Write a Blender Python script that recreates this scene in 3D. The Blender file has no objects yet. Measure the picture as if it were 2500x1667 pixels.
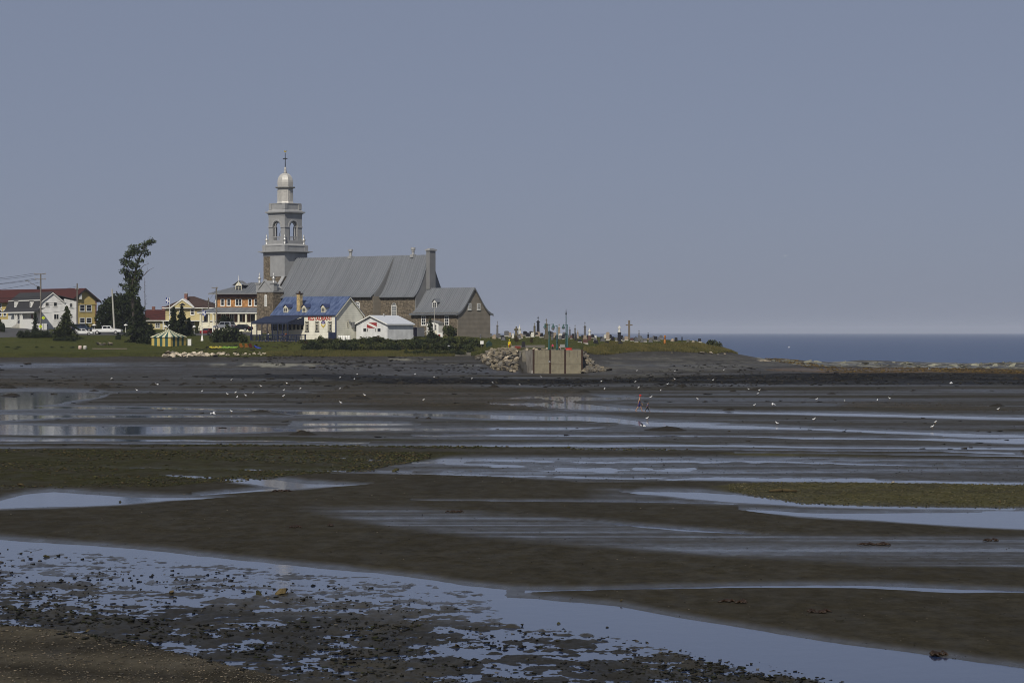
import bpy, bmesh, math, random
import numpy as np
from mathutils import Vector, Matrix
R = math.radians
SC = bpy.context.scene
COL = SC.collection
rng = random.Random(11)
nrg = np.random.default_rng(5)

# ------------------------------------------------------------------ camera
F = 6944.4          # focal length in photo pixels (photo 2500 x 1667)
HZ = 811.0          # photo row of the horizon
CZ = 8.3            # eye height above the tidal flat
cam_d = bpy.data.cameras.new('camera')
cam_d.lens = 100; cam_d.sensor_width = 36; cam_d.clip_start = 1; cam_d.clip_end = 60000
cam = bpy.data.objects.new('camera', cam_d); COL.objects.link(cam)
cam.location = (0, 0, CZ)
cam.rotation_euler = (R(90) - math.atan((833.5 - HZ) / F), 0, 0)
SC.camera = cam

# ------------------------------------------------------------------ sky, sun, exposure
SUN_AZ, SUN_EL = R(200), R(43)      # compass from +Y clockwise: behind the camera, a little left
w = bpy.data.worlds.new('World'); SC.world = w; w.use_nodes = True
nt = w.node_tree; nt.nodes.clear()
sky = nt.nodes.new('ShaderNodeTexSky'); sky.sky_type = 'NISHITA'; sky.sun_disc = False
sky.sun_elevation = SUN_EL; sky.sun_rotation = SUN_AZ
sky.air_density = 0.5; sky.dust_density = 0.9; sky.ozone_density = 3.0; sky.altitude = 0
tint = nt.nodes.new('ShaderNodeMix'); tint.data_type = 'RGBA'; tint.blend_type = 'MULTIPLY'
tint.inputs[0].default_value = 1.0
tint.inputs[7].default_value = (1.0, 0.78, 0.74, 1)      # white balance of the hazy grey-blue day
milk = nt.nodes.new('ShaderNodeMix'); milk.data_type = 'RGBA'; milk.inputs[0].default_value = 0.74
milk.inputs[7].default_value = (2.80, 3.28, 4.40, 1)      # even milky veil of a hazy sky, the same in every direction
bg = nt.nodes.new('ShaderNodeBackground'); bg.inputs[1].default_value = 0.077
wo = nt.nodes.new('ShaderNodeOutputWorld')
nt.links.new(sky.outputs[0], tint.inputs[6]); nt.links.new(tint.outputs[2], milk.inputs[6]); nt.links.new(milk.outputs[2], bg.inputs[0]); nt.links.new(bg.outputs[0], wo.inputs[0])
sl = bpy.data.lights.new('sun', 'SUN'); sl.energy = 3.6; sl.angle = R(0.5); sl.color = (1.0, 0.95, 0.86)
so = bpy.data.objects.new('sun', sl); COL.objects.link(so)
sdir = Vector((math.sin(SUN_AZ) * math.cos(SUN_EL), math.cos(SUN_AZ) * math.cos(SUN_EL), math.sin(SUN_EL)))
so.rotation_euler = sdir.to_track_quat('Z', 'Y').to_euler()
so.location = (0, 0, 80)
SC.view_settings.view_transform = 'Standard'; SC.view_settings.look = 'None'
SC.view_settings.exposure = 0.0; SC.view_settings.gamma = 1.0; SC.view_settings.use_curve_mapping = False
SC.render.engine = 'CYCLES'
SC.cycles.use_denoising = True; SC.cycles.filter_width = 1.0
SC.cycles.max_bounces = 6; SC.cycles.diffuse_bounces = 2; SC.cycles.glossy_bounces = 3
SC.cycles.volume_bounces = 0; SC.cycles.caustics_reflective = False; SC.cycles.caustics_refractive = False

# ------------------------------------------------------------------ helpers
def tag(o, label=None, cat=None, group=None, kind=None):
    if label: o['label'] = label
    if cat: o['category'] = cat
    if group: o['group'] = group
    if kind: o['kind'] = kind
    return o

def empty(name, loc, rz=0.0, label=None, cat=None, group=None):
    o = bpy.data.objects.new(name, None); COL.objects.link(o)
    o.empty_display_size = 0.3
    o.location = loc; o.rotation_euler = (0, 0, rz)
    return tag(o, label, cat, group)

def link(name, me, parent=None, loc=(0, 0, 0), rot=(0, 0, 0), sc=(1, 1, 1)):
    o = bpy.data.objects.new(name, me); COL.objects.link(o)
    o.location = loc; o.rotation_euler = rot; o.scale = sc
    if parent: o.parent = parent
    return o

def copy_tree(o, parent=None):
    c = o.copy(); COL.objects.link(c)
    c.parent = parent
    for ch in list(o.children): copy_tree(ch, c)
    return c

class MB:
    """collects shapes, links them as one mesh object"""
    def __init__(s): s.v = []; s.f = []; s.m = []; s.mi = 0
    def add(s, vs, fs, mi=None):
        b = len(s.v); s.v += [tuple(p) for p in vs]
        for f in fs: s.f.append(tuple(i + b for i in f)); s.m.append(s.mi if mi is None else mi)
        return s
    def box(s, x0, x1, y0, y1, z0, z1, mi=None):
        vs = [(x, y, z) for z in (z0, z1) for y in (y0, y1) for x in (x0, x1)]
        return s.add(vs, [(0, 2, 3, 1), (4, 5, 7, 6), (0, 1, 5, 4), (2, 6, 7, 3), (0, 4, 6, 2), (1, 3, 7, 5)], mi)
    def taper(s, x0, x1, y0, y1, z0, z1, k, mi=None):       # box whose top is scaled by k
        cx, cy = (x0 + x1) / 2, (y0 + y1) / 2
        vs = [(x, y, z0) for y in (y0, y1) for x in (x0, x1)] + [(cx + (x - cx) * k, cy + (y - cy) * k, z1) for y in (y0, y1) for x in (x0, x1)]
        return s.add(vs, [(0, 2, 3, 1), (4, 5, 7, 6), (0, 1, 5, 4), (2, 6, 7, 3), (0, 4, 6, 2), (1, 3, 7, 5)], mi)
    def prism(s, poly, a0, a1, axis='x', mi=None):          # poly in the plane across axis
        n = len(poly)
        if axis == 'x': mk = lambda a, p: (a, p[0], p[1])
        elif axis == 'y': mk = lambda a, p: (p[0], a, p[1])
        else: mk = lambda a, p: (p[0], p[1], a)
        vs = [mk(a0, p) for p in poly] + [mk(a1, p) for p in poly]
        fs = [tuple(range(n)), tuple(range(2 * n - 1, n - 1, -1))] + [(i, i + n, (i + 1) % n + n, (i + 1) % n) for i in range(n)]
        return s.add(vs, fs, mi)
    def tube(s, p0, p1, r0, r1=None, n=8, mi=None):
        r1 = r0 if r1 is None else r1
        p0, p1 = Vector(p0), Vector(p1); d = (p1 - p0).normalized()
        q = d.to_track_quat('Z', 'Y'); vs = []
        for p, r in ((p0, r0), (p1, r1)):
            for i in range(n):
                a = 2 * math.pi * i / n
                vs.append(p + q @ Vector((math.cos(a) * r, math.sin(a) * r, 0)))
        fs = [(i, (i + 1) % n, (i + 1) % n + n, i + n) for i in range(n)] + [tuple(range(n - 1, -1, -1)), tuple(range(n, 2 * n))]
        return s.add(vs, fs, mi)
    def path(s, pts, rs, n=6, mi=None):
        for i in range(len(pts) - 1): s.tube(pts[i], pts[i + 1], rs[i], rs[i + 1], n, mi)
        return s
    def lathe(s, prof, c=(0, 0, 0), n=12, rot=0.0, mi=None):  # prof: (r,z) up
        vs = []; k = len(prof)
        for r, z in prof:
            for i in range(n):
                a = rot + 2 * math.pi * i / n
                vs.append((c[0] + r * math.cos(a), c[1] + r * math.sin(a), c[2] + z))
        fs = [(j * n + i, j * n + (i + 1) % n, (j + 1) * n + (i + 1) % n, (j + 1) * n + i) for j in range(k - 1) for i in range(n)]
        fs += [tuple(range(n - 1, -1, -1)), tuple(range((k - 1) * n, k * n))]
        return s.add(vs, fs, mi)
    def blob(s, c, r, n=8, m=5, mi=None, pw=1.0):
        prof = [(max(0.02, math.sin(math.pi * j / m)) ** pw, -math.cos(math.pi * j / m)) for j in range(m + 1)]
        vs = []
        for a, z in prof:
            for i in range(n):
                t = 2 * math.pi * i / n
                vs.append((c[0] + r[0] * a * math.cos(t), c[1] + r[1] * a * math.sin(t), c[2] + r[2] * z))
        fs = [(j * n + i, j * n + (i + 1) % n, (j + 1) * n + (i + 1) % n, (j + 1) * n + i) for j in range(m) for i in range(n)]
        return s.add(vs, fs, mi)
    def mesh(s, name, mats, smooth=False):
        me = bpy.data.meshes.new(name); me.from_pydata(s.v, [], s.f)
        for m in (mats if isinstance(mats, (list, tuple)) else [mats]): me.materials.append(M[m] if isinstance(m, str) else m)
        me.polygons.foreach_set('material_index', s.m)
        if smooth: me.polygons.foreach_set('use_smooth', [True] * len(me.polygons))
        me.update()
        return me
    def build(s, name, mats, parent=None, smooth=False, loc=(0, 0, 0), rot=(0, 0, 0)):
        return link(name, s.mesh(name, mats, smooth), parent, loc, rot)

# ------------------------------------------------------------------ materials
M = {}
def nodes(name):
    m = bpy.data.materials.new(name); m.use_nodes = True
    t = m.node_tree; p = t.nodes['Principled BSDF']
    M[name] = m
    return m, t, p
def mat(name, c1, c2=None, scale=1.5, rough=0.8, spec=0.3, metal=0.0, bump=0.0, bscale=None, stretch=(1, 1, 1), emit=None):
    m, t, p = nodes(name)
    p.inputs['Roughness'].default_value = rough; p.inputs['Specular IOR Level'].default_value = spec; p.inputs['Metallic'].default_value = metal
    p.inputs['Base Color'].default_value = (*c1, 1)
    if c2 is None: c2 = tuple(x * 0.78 for x in c1)
    tc = t.nodes.new('ShaderNodeTexCoord'); mp = t.nodes.new('ShaderNodeMapping'); mp.inputs['Scale'].default_value = stretch
    t.links.new(tc.outputs['Object'], mp.inputs[0])
    n = t.nodes.new('ShaderNodeTexNoise'); n.inputs['Scale'].default_value = scale; n.inputs['Detail'].default_value = 5; n.inputs['Roughness'].default_value = 0.65
    t.links.new(mp.outputs[0], n.inputs['Vector'])
    cr = t.nodes.new('ShaderNodeValToRGB'); cr.color_ramp.elements[0].position = 0.32; cr.color_ramp.elements[1].position = 0.68
    cr.color_ramp.elements[0].color = (*c1, 1); cr.color_ramp.elements[1].color = (*c2, 1)
    t.links.new(n.outputs['Fac'], cr.inputs[0]); t.links.new(cr.outputs[0], p.inputs['Base Color'])
    if bump:
        b = t.nodes.new('ShaderNodeBump'); b.inputs['Strength'].default_value = bump; b.inputs['Distance'].default_value = 0.05
        n2 = t.nodes.new('ShaderNodeTexNoise'); n2.inputs['Scale'].default_value = bscale or scale * 4; n2.inputs['Detail'].default_value = 4
        t.links.new(mp.outputs[0], n2.inputs['Vector']); t.links.new(n2.outputs['Fac'], b.inputs['Height']); t.links.new(b.outputs[0], p.inputs['Normal'])
    return m
def masonry(name, c1, c2, mortar, bw, bh, mw=0.02, bump=0.6, rough=0.9, blot=None):
    """stone or brick courses; coordinates run along x+y and z so both wall directions work"""
    m, t, p = nodes(name); p.inputs['Roughness'].default_value = rough; p.inputs['Specular IOR Level'].default_value = 0.2
    tc = t.nodes.new('ShaderNodeTexCoord'); sx = t.nodes.new('ShaderNodeSeparateXYZ'); t.links.new(tc.outputs['Object'], sx.inputs[0])
    ad = t.nodes.new('ShaderNodeMath'); t.links.new(sx.outputs[0], ad.inputs[0]); t.links.new(sx.outputs[1], ad.inputs[1])
    nz = t.nodes.new('ShaderNodeTexNoise'); nz.inputs['Scale'].default_value = 0.9; nz.inputs['Detail'].default_value = 3; t.links.new(tc.outputs['Object'], nz.inputs['Vector'])
    wz = t.nodes.new('ShaderNodeMath'); wz.operation = 'MULTIPLY_ADD'; wz.inputs[1].default_value = bh * 0.9; t.links.new(nz.outputs['Fac'], wz.inputs[0]); t.links.new(sx.outputs[2], wz.inputs[2])
    cx = t.nodes.new('ShaderNodeCombineXYZ'); t.links.new(ad.outputs[0], cx.inputs[0]); t.links.new(wz.outputs[0], cx.inputs[1])
    b = t.nodes.new('ShaderNodeTexBrick'); t.links.new(cx.outputs[0], b.inputs['Vector'])
    b.inputs['Color1'].default_value = (*c1, 1); b.inputs['Color2'].default_value = (*c2, 1); b.inputs['Mortar'].default_value = (*mortar, 1)
    b.inputs['Scale'].default_value = 1.0; b.inputs['Mortar Size'].default_value = mw; b.inputs['Brick Width'].default_value = bw; b.inputs['Row Height'].default_value = bh
    b.inputs['Mortar Smooth'].default_value = 0.3; b.inputs['Bias'].default_value = 0.0
    n = t.nodes.new('ShaderNodeTexNoise'); n.inputs['Scale'].default_value = 2.2; n.inputs['Detail'].default_value = 6; t.links.new(cx.outputs[0], n.inputs['Vector'])
    mr = t.nodes.new('ShaderNodeMapRange'); mr.inputs[1].default_value = 0.3; mr.inputs[2].default_value = 0.7; mr.inputs[3].default_value = 0.5; mr.inputs[4].default_value = 1.5; t.links.new(n.outputs['Fac'], mr.inputs[0])
    mx = t.nodes.new('ShaderNodeVectorMath'); mx.operation = 'SCALE'; t.links.new(b.outputs['Color'], mx.inputs[0]); t.links.new(mr.outputs[0], mx.inputs['Scale'])
    t.links.new(mx.outputs[0], p.inputs['Base Color'])
    bp = t.nodes.new('ShaderNodeBump'); bp.inputs['Strength'].default_value = bump; bp.inputs['Distance'].default_value = 0.05; bp.invert = True
    t.links.new(b.outputs['Fac'], bp.inputs['Height']); t.links.new(bp.outputs[0], p.inputs['Normal'])
    return m
def siding(name, c1, pitch=0.2, vert=False, c2=None, rough=0.7, bump=0.9):
    """lapped boards: relief and a thin joint colour along z (or along x+y when vertical)"""
    m, t, p = nodes(name); p.inputs['Roughness'].default_value = rough; p.inputs['Specular IOR Level'].default_value = 0.3
    c2 = c2 or tuple(x * 0.8 for x in c1)
    tc = t.nodes.new('ShaderNodeTexCoord'); sx = t.nodes.new('ShaderNodeSeparateXYZ'); t.links.new(tc.outputs['Object'], sx.inputs[0])
    src = sx.outputs[2]
    if vert:
        ad = t.nodes.new('ShaderNodeMath'); t.links.new(sx.outputs[0], ad.inputs[0]); t.links.new(sx.outputs[1], ad.inputs[1]); src = ad.outputs[0]
    dv = t.nodes.new('ShaderNodeMath'); dv.operation = 'DIVIDE'; dv.inputs[1].default_value = pitch; t.links.new(src, dv.inputs[0])
    fr = t.nodes.new('ShaderNodeMath'); fr.operation = 'FRACT'; t.links.new(dv.outputs[0], fr.inputs[0])
    cr = t.nodes.new('ShaderNodeValToRGB'); e = cr.color_ramp.elements
    e[0].position = 0.0; e[0].color = (c1[0] * 0.62, c1[1] * 0.62, c1[2] * 0.62, 1); e[1].position = 0.16; e[1].color = (*c1, 1)
    t.links.new(fr.outputs[0], cr.inputs[0])
    n = t.nodes.new('ShaderNodeTexNoise'); n.inputs['Scale'].default_value = 0.8; n.inputs['Detail'].default_value = 6; t.links.new(tc.outputs['Object'], n.inputs['Vector'])
    mr = t.nodes.new('ShaderNodeMapRange'); mr.inputs[1].default_value = 0.3; mr.inputs[2].default_value = 0.7; mr.inputs[3].default_value = 0.85; mr.inputs[4].default_value = 1.08; t.links.new(n.outputs['Fac'], mr.inputs[0])
    mx = t.nodes.new('ShaderNodeVectorMath'); mx.operation = 'SCALE'; t.links.new(cr.outputs[0], mx.inputs[0]); t.links.new(mr.outputs[0], mx.inputs['Scale'])
    t.links.new(mx.outputs[0], p.inputs['Base Color'])
    bp = t.nodes.new('ShaderNodeBump'); bp.inputs['Strength'].default_value = bump; bp.inputs['Distance'].default_value = 0.02; bp.invert = not vert
    t.links.new(fr.outputs[0], bp.inputs['Height']); t.links.new(bp.outputs[0], p.inputs['Normal'])
    return m
def foliage_mat(name, c1, c2, scale=0.6):
    m, t, p = nodes(name); p.inputs['Roughness'].default_value = 0.7; p.inputs['Specular IOR Level'].default_value = 0.15
    tc = t.nodes.new('ShaderNodeTexCoord')
    n = t.nodes.new('ShaderNodeTexNoise'); n.inputs['Scale'].default_value = scale; n.inputs['Detail'].default_value = 4; n.inputs['Roughness'].default_value = 0.7
    t.links.new(tc.outputs['Object'], n.inputs['Vector'])
    at = t.nodes.new('ShaderNodeAttribute'); at.attribute_name = 'rnd'
    ad = t.nodes.new('ShaderNodeMath'); ad.operation = 'MULTIPLY_ADD'; ad.inputs[1].default_value = 0.5; t.links.new(at.outputs['Fac'], ad.inputs[0]); t.links.new(n.outputs['Fac'], ad.inputs[2])
    cr = t.nodes.new('ShaderNodeValToRGB'); e = cr.color_ramp.elements
    e[0].position = 0.45; e[0].color = (*c1, 1); e[1].position = 0.95; e[1].color = (*c2, 1)
    t.links.new(ad.outputs[0], cr.inputs[0]); t.links.new(cr.outputs[0], p.inputs['Base Color'])
    return m
def glass_mat(name, c=(0.012, 0.014, 0.018), rough=0.08):
    m, t, p = nodes(name); p.inputs['Base Color'].default_value = (*c, 1); p.inputs['Roughness'].default_value = rough; p.inputs['Specular IOR Level'].default_value = 0.5
    return m

# ------------------------------------------------------------------ noise (numpy)
def vnoise(x, y, seed=0):
    xi = np.floor(x).astype(np.int64); yi = np.floor(y).astype(np.int64)
    fx = x - xi; fy = y - yi; fx = fx * fx * (3 - 2 * fx); fy = fy * fy * (3 - 2 * fy)
    def h(a, b):
        k = (a * 374761393 + b * 668265263 + seed * 974634221) & 0x7fffffff
        k = ((k ^ (k >> 13)) * 1274126177) & 0x7fffffff
        return ((k ^ (k >> 16)) & 0xffff) / 65535.0
    return (h(xi, yi) * (1 - fx) + h(xi + 1, yi) * fx) * (1 - fy) + (h(xi, yi + 1) * (1 - fx) + h(xi + 1, yi + 1) * fx) * fy
def fbm(x, y, oct=4, seed=0):
    r = np.zeros_like(x, dtype=float); a = 0.5
    for o in range(oct): r = r + a * vnoise(x * 2 ** o, y * 2 ** o, seed + o * 17); a *= 0.5
    return r / (1 - 0.5 ** oct) * 2 - 1        # about -1 .. 1
def sstep(a, b, x):
    t = np.clip((x - a) / (b - a), 0, 1); return t * t * (3 - 2 * t)
# ------------------------------------------------------------------ terrain: heights from photo columns
BACK = [(900, 9.0)]
KN = {
 -900: [(400, .03), (450, .25), (480, .95), (505, 2.3), (521, 3.7), (525, 4.2), (545, 5.3), (570, 7.1), (588, 7.9), (600, 8.6), (612, 9.3), (650, 9.8), (900, 10)],
 0:    [(400, .03), (450, .25), (480, .95), (505, 2.3), (521, 3.7), (525, 4.2), (545, 5.3), (570, 7.1), (588, 7.9), (600, 8.6), (612, 9.3), (650, 9.8), (900, 10)],
 300:  [(400, .03), (450, .25), (480, .95), (505, 2.3), (521, 3.7), (525, 4.2), (545, 5.3), (570, 7.1), (588, 7.8), (604, 8.2), (625, 8.9), (900, 9.5)],
 640:  [(400, .03), (450, .30), (480, 1.0), (510, 2.5), (527, 3.7), (532, 4.2), (548, 5.3), (556, 6.2), (575, 7.4), (600, 8.0), (640, 8.5), (900, 9)],
 760:  [(400, .03), (450, .30), (480, 1.0), (515, 2.6), (534, 3.75), (540, 4.6), (550, 6.6), (560, 7.0), (575, 7.6), (650, 8.0), (900, 8)],
 1120: [(400, .03), (450, .30), (480, 1.0), (515, 2.6), (534, 3.75), (540, 4.6), (551, 6.7), (562, 7.2), (575, 7.6), (650, 7.9), (760, 7.5), (800, -1.2)],
 1170: [(400, .03), (450, .25), (485, .8), (515, 2.4), (533, 3.7), (545, 5.0), (560, 6.6), (580, 7.3), (650, 7.8), (740, 7.2), (780, -1.2)],
 1205: [(400, .03), (470, .40), (505, .95), (514, 1.5), (530, 4.4), (540, 5.2), (548, 5.7), (565, 6.7), (600, 7.1), (650, 7.5), (700, 7.2), (740, 3), (765, -1.2)],
 1268: [(400, .03), (470, .35), (505, .8), (512, 1.3), (524, 4.6), (535, 5.1), (548, 5.8), (565, 6.7), (600, 7.1), (650, 7.5), (700, 7.2), (740, 3), (760, -1.2)],
 1276: [(400, .03), (470, .35), (514, .85), (516.5, .9), (517.5, 4.85), (535, 5.1), (548, 5.8), (565, 6.7), (600, 7.1), (650, 7.5), (700, 7.2), (740, 3), (760, -1.2)],
 1418: [(400, .03), (470, .35), (514, .85), (516.5, .9), (517.5, 4.85), (535, 5.1), (548, 5.7), (565, 6.6), (600, 7.0), (650, 7.3), (700, 7.0), (735, 3), (755, -1.2)],
 1428: [(400, .03), (470, .35), (508, .9), (514, 1.4), (526, 4.2), (542, 4.8), (556, 5.6), (568, 6.4), (600, 6.9), (650, 7.2), (700, 7.0), (730, 3), (750, -1.2)],
 1490: [(400, .03), (470, .60), (500, 1.3), (520, 2.0), (545, 3.2), (556, 4.0), (568, 6.1), (600, 6.8), (650, 7.1), (690, 6.8), (720, 3), (745, -1.2)],
 1700: [(400, .03), (470, .50), (500, 1.1), (530, 2.2), (560, 3.5), (574, 4.2), (588, 5.9), (610, 6.3), (640, 6.2), (660, 5), (690, 1), (710, -1.2)],
 1745: [(400, .03), (470, .45), (500, 1.0), (530, 2.0), (565, 3.4), (580, 3.9), (596, 5.1), (612, 5.2), (630, 4.4), (655, 1), (680, -1.2)],
 1795: [(400, .03), (470, .40), (500, .8), (540, 2.0), (575, 3.3), (598, 3.8), (612, 3.6), (640, 1.6), (670, -1.2)],
 1900: [(400, .03), (480, .20), (530, .75), (580, 1.7), (630, 2.45), (645, 2.4), (680, 1.0), (715, -.6), (750, -1.2)],
 2100: [(400, .03), (500, .10), (560, .40), (640, .85), (695, 1.35), (710, 1.3), (745, .2), (770, -1.2)],
 2500: [(400, .03), (500, .06), (600, .08), (700, .1), (770, .2), (785, .15), (812, -.6), (835, -1.2)],
 3400: [(400, .03), (500, .06), (600, .08), (700, .1), (770, .2), (785, .15), (812, -.6), (835, -1.2)],
}
KPX = np.array(sorted(KN)); KD = np.concatenate([np.arange(20, 400, 20), np.arange(400, 1001, 0.5)])
KT = np.array([np.interp(KD, [a for a, b in KN[k]], [b for a, b in KN[k]]) for k in KPX])
def base_z(px, D):
    px = np.asarray(px, float); D = np.asarray(D, float)
    i = np.clip(np.searchsorted(KPX, px) - 1, 0, len(KPX) - 2); t = np.clip((px - KPX[i]) / (KPX[i + 1] - KPX[i]), 0, 1)
    fj = np.where(D < 400, (np.clip(D, 20, 399.9) - 20) / 20, 19 + (np.clip(D, 400, 999) - 400) / 0.5)
    fj = np.clip(fj, 0, len(KD) - 2); j = fj.astype(int); s = fj - j
    a = KT[i, j] * (1 - s) + KT[i, j + 1] * s; b = KT[i + 1, j] * (1 - s) + KT[i + 1, j + 1] * s
    return a * (1 - t) + b * t
SHP = [-900, 0, 400, 640, 740, 1150, 1185, 1240, 1270, 1274, 1420, 1426, 1490, 1700, 1745, 1780, 1800, 1801]
SHD = [522, 522, 523, 529, 535, 535, 537, 531, 525, 517, 517, 533, 556, 574, 580, 594, 604, 2000]
def shore(px): return np.interp(px, SHP, SHD)

# ---- tidal flat: pools as (px, top row, bottom row) bands measured in the photograph on the level flat
POOLS = [
 [(-900, 950, 1002), (0, 953, 1000), (60, 951, 997), (150, 953, 988), (235, 955, 975), (270, 957, 962), (300, 957.5, 960)],
 [(240, 956, 958.6), (450, 956.6, 959), (720, 957, 959.6), (760, 958, 958.6)],
 [(760, 959.5, 961), (1100, 960.5, 962), (1130, 961, 961.5)],
 [(1230, 972, 974), (1290, 967, 975), (1400, 965, 985), (1430, 966, 981), (1500, 967, 978), (1560, 971, 974), (1600, 973, 973.5)],
 [(1180, 984, 986), (1300, 981, 994), (1400, 981, 1003), (1480, 988, 1004), (1600, 999, 1006), (1800, 1003, 1011), (2100, 1008, 1017), (2500, 1017, 1028), (3400, 1030, 1044)],
 [(-900, 988, 1006), (0, 987, 1004), (120, 990, 1000), (300, 993, 999), (650, 999, 1004), (700, 1002, 1014), (1000, 1006, 1019), (1250, 1010, 1026), (1400, 1012, 1030), (1480, 1016, 1034), (1560, 1024, 1042), (1750, 1034, 1048), (2000, 1044, 1052), (2300, 1054, 1065), (2500, 1060, 1070), (3400, 1080, 1092)],
 [(-900, 1006, 1020), (0, 1008, 1030), (90, 1010, 1026), (200, 1012, 1021), (420, 1012, 1020), (700, 1016, 1019)],
 [(-900, 1034, 1064), (0, 1033, 1062), (120, 1037, 1063), (400, 1040, 1063), (600, 1040, 1058), (700, 1046, 1054), (1000, 1045, 1052), (1400, 1043, 1050), (1480, 1044, 1046)],
 [(700, 1030, 1042), (950, 1030, 1040), (1030, 1034, 1038)],
 [(1000, 1062, 1066), (1200, 1060, 1066), (1500, 1061, 1067), (1800, 1064, 1068), (2000, 1067, 1073), (2200, 1071, 1076), (2320, 1069, 1079), (2500, 1066, 1086), (3400, 1092, 1110)],
 [(-900, 1070, 1078), (0, 1069, 1077), (300, 1070, 1077), (600, 1073, 1078), (900, 1078, 1083)],
 [(-900, 1082, 1085), (0, 1080.5, 1084), (500, 1081, 1085), (900, 1085, 1090), (1400, 1083, 1091), (1800, 1084, 1091), (2100, 1089, 1095), (2500, 1093, 1100), (3400, 1105, 1113)],
 [(-900, 1092, 1095), (0, 1091, 1095), (250, 1093, 1096), (420, 1095, 1096)],
 [(1400, 1094, 1098), (1800, 1095, 1099), (2300, 1100, 1104), (2500, 1105, 1112)],
 [(1800, 1104.5, 1107), (2150, 1108, 1111), (2500, 1112, 1117), (3400, 1126, 1134)],
 [(90, 1138, 1142), (300, 1138, 1143), (500, 1142, 1146), (700, 1145, 1151), (860, 1146, 1152), (1000, 1150, 1154)],
 [(900, 1116, 1120), (1100, 1118, 1126), (1400, 1124, 1130), (1800, 1122, 1127), (2000, 1128, 1133), (2300, 1135, 1138), (2500, 1140, 1143)],
 [(780, 1112, 1118), (950, 1120, 1130), (1150, 1130, 1138), (1400, 1138, 1150), (1700, 1142, 1152)],
 [(800, 1153, 1156), (1200, 1156, 1162), (1500, 1163, 1168), (1800, 1162, 1176), (2000, 1164, 1176), (2200, 1170, 1178), (2500, 1176, 1186), (3400, 1196, 1210)],
 [(390, 1156, 1160), (520, 1160, 1172), (600, 1162, 1182), (640, 1162, 1189), (700, 1170, 1196), (740, 1175, 1194), (820, 1180, 1188), (900, 1182.5, 1184)],
 [(-900, 1202, 1262), (0, 1222, 1246), (70, 1205, 1243), (140, 1198, 1240), (300, 1206, 1232), (420, 1210, 1222), (540, 1212, 1217), (600, 1213, 1214)],
 [(470, 1206, 1211), (560, 1198, 1206), (640, 1190, 1200), (720, 1186, 1196)],
 [(1000, 1222, 1225), (1300, 1222, 1227), (1560, 1225, 1231), (1800, 1228, 1233)],
 [(1500, 1200, 1202), (1560, 1196, 1210), (1680, 1197, 1222), (1800, 1204, 1230), (1950, 1222, 1238), (2200, 1232, 1244), (2500, 1238, 1246)],
 [(1800, 1240, 1246), (1950, 1246, 1262), (2100, 1248, 1272), (2300, 1246, 1286), (2500, 1244, 1296), (3400, 1270, 1330)],
 [(1380, 1268, 1271), (1500, 1278, 1284), (1650, 1290, 1298), (1800, 1300, 1306), (1880, 1306, 1308)],
 [(-900, 1260, 1420), (0, 1314, 1398), (150, 1325, 1420), (400, 1344, 1446), (700, 1375, 1462), (1000, 1404, 1475), (1150, 1424, 1490), (1240, 1434, 1530), (1300, 1437, 1546)],
 [(1240, 1434, 1462), (1300, 1437, 1448), (1500, 1436, 1444), (1800, 1430, 1440), (2100, 1428, 1441), (2300, 1436, 1450), (2500, 1442, 1452), (3400, 1470, 1484)],
 [(1100, 1450, 1512), (1270, 1454, 1530), (1400, 1466, 1548), (1510, 1478, 1562), (1620, 1500, 1590), (1800, 1528, 1640), (2000, 1562, 1668), (2250, 1596, 1712), (2500, 1628, 1760), (3400, 1720, 1920)],
]
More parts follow.
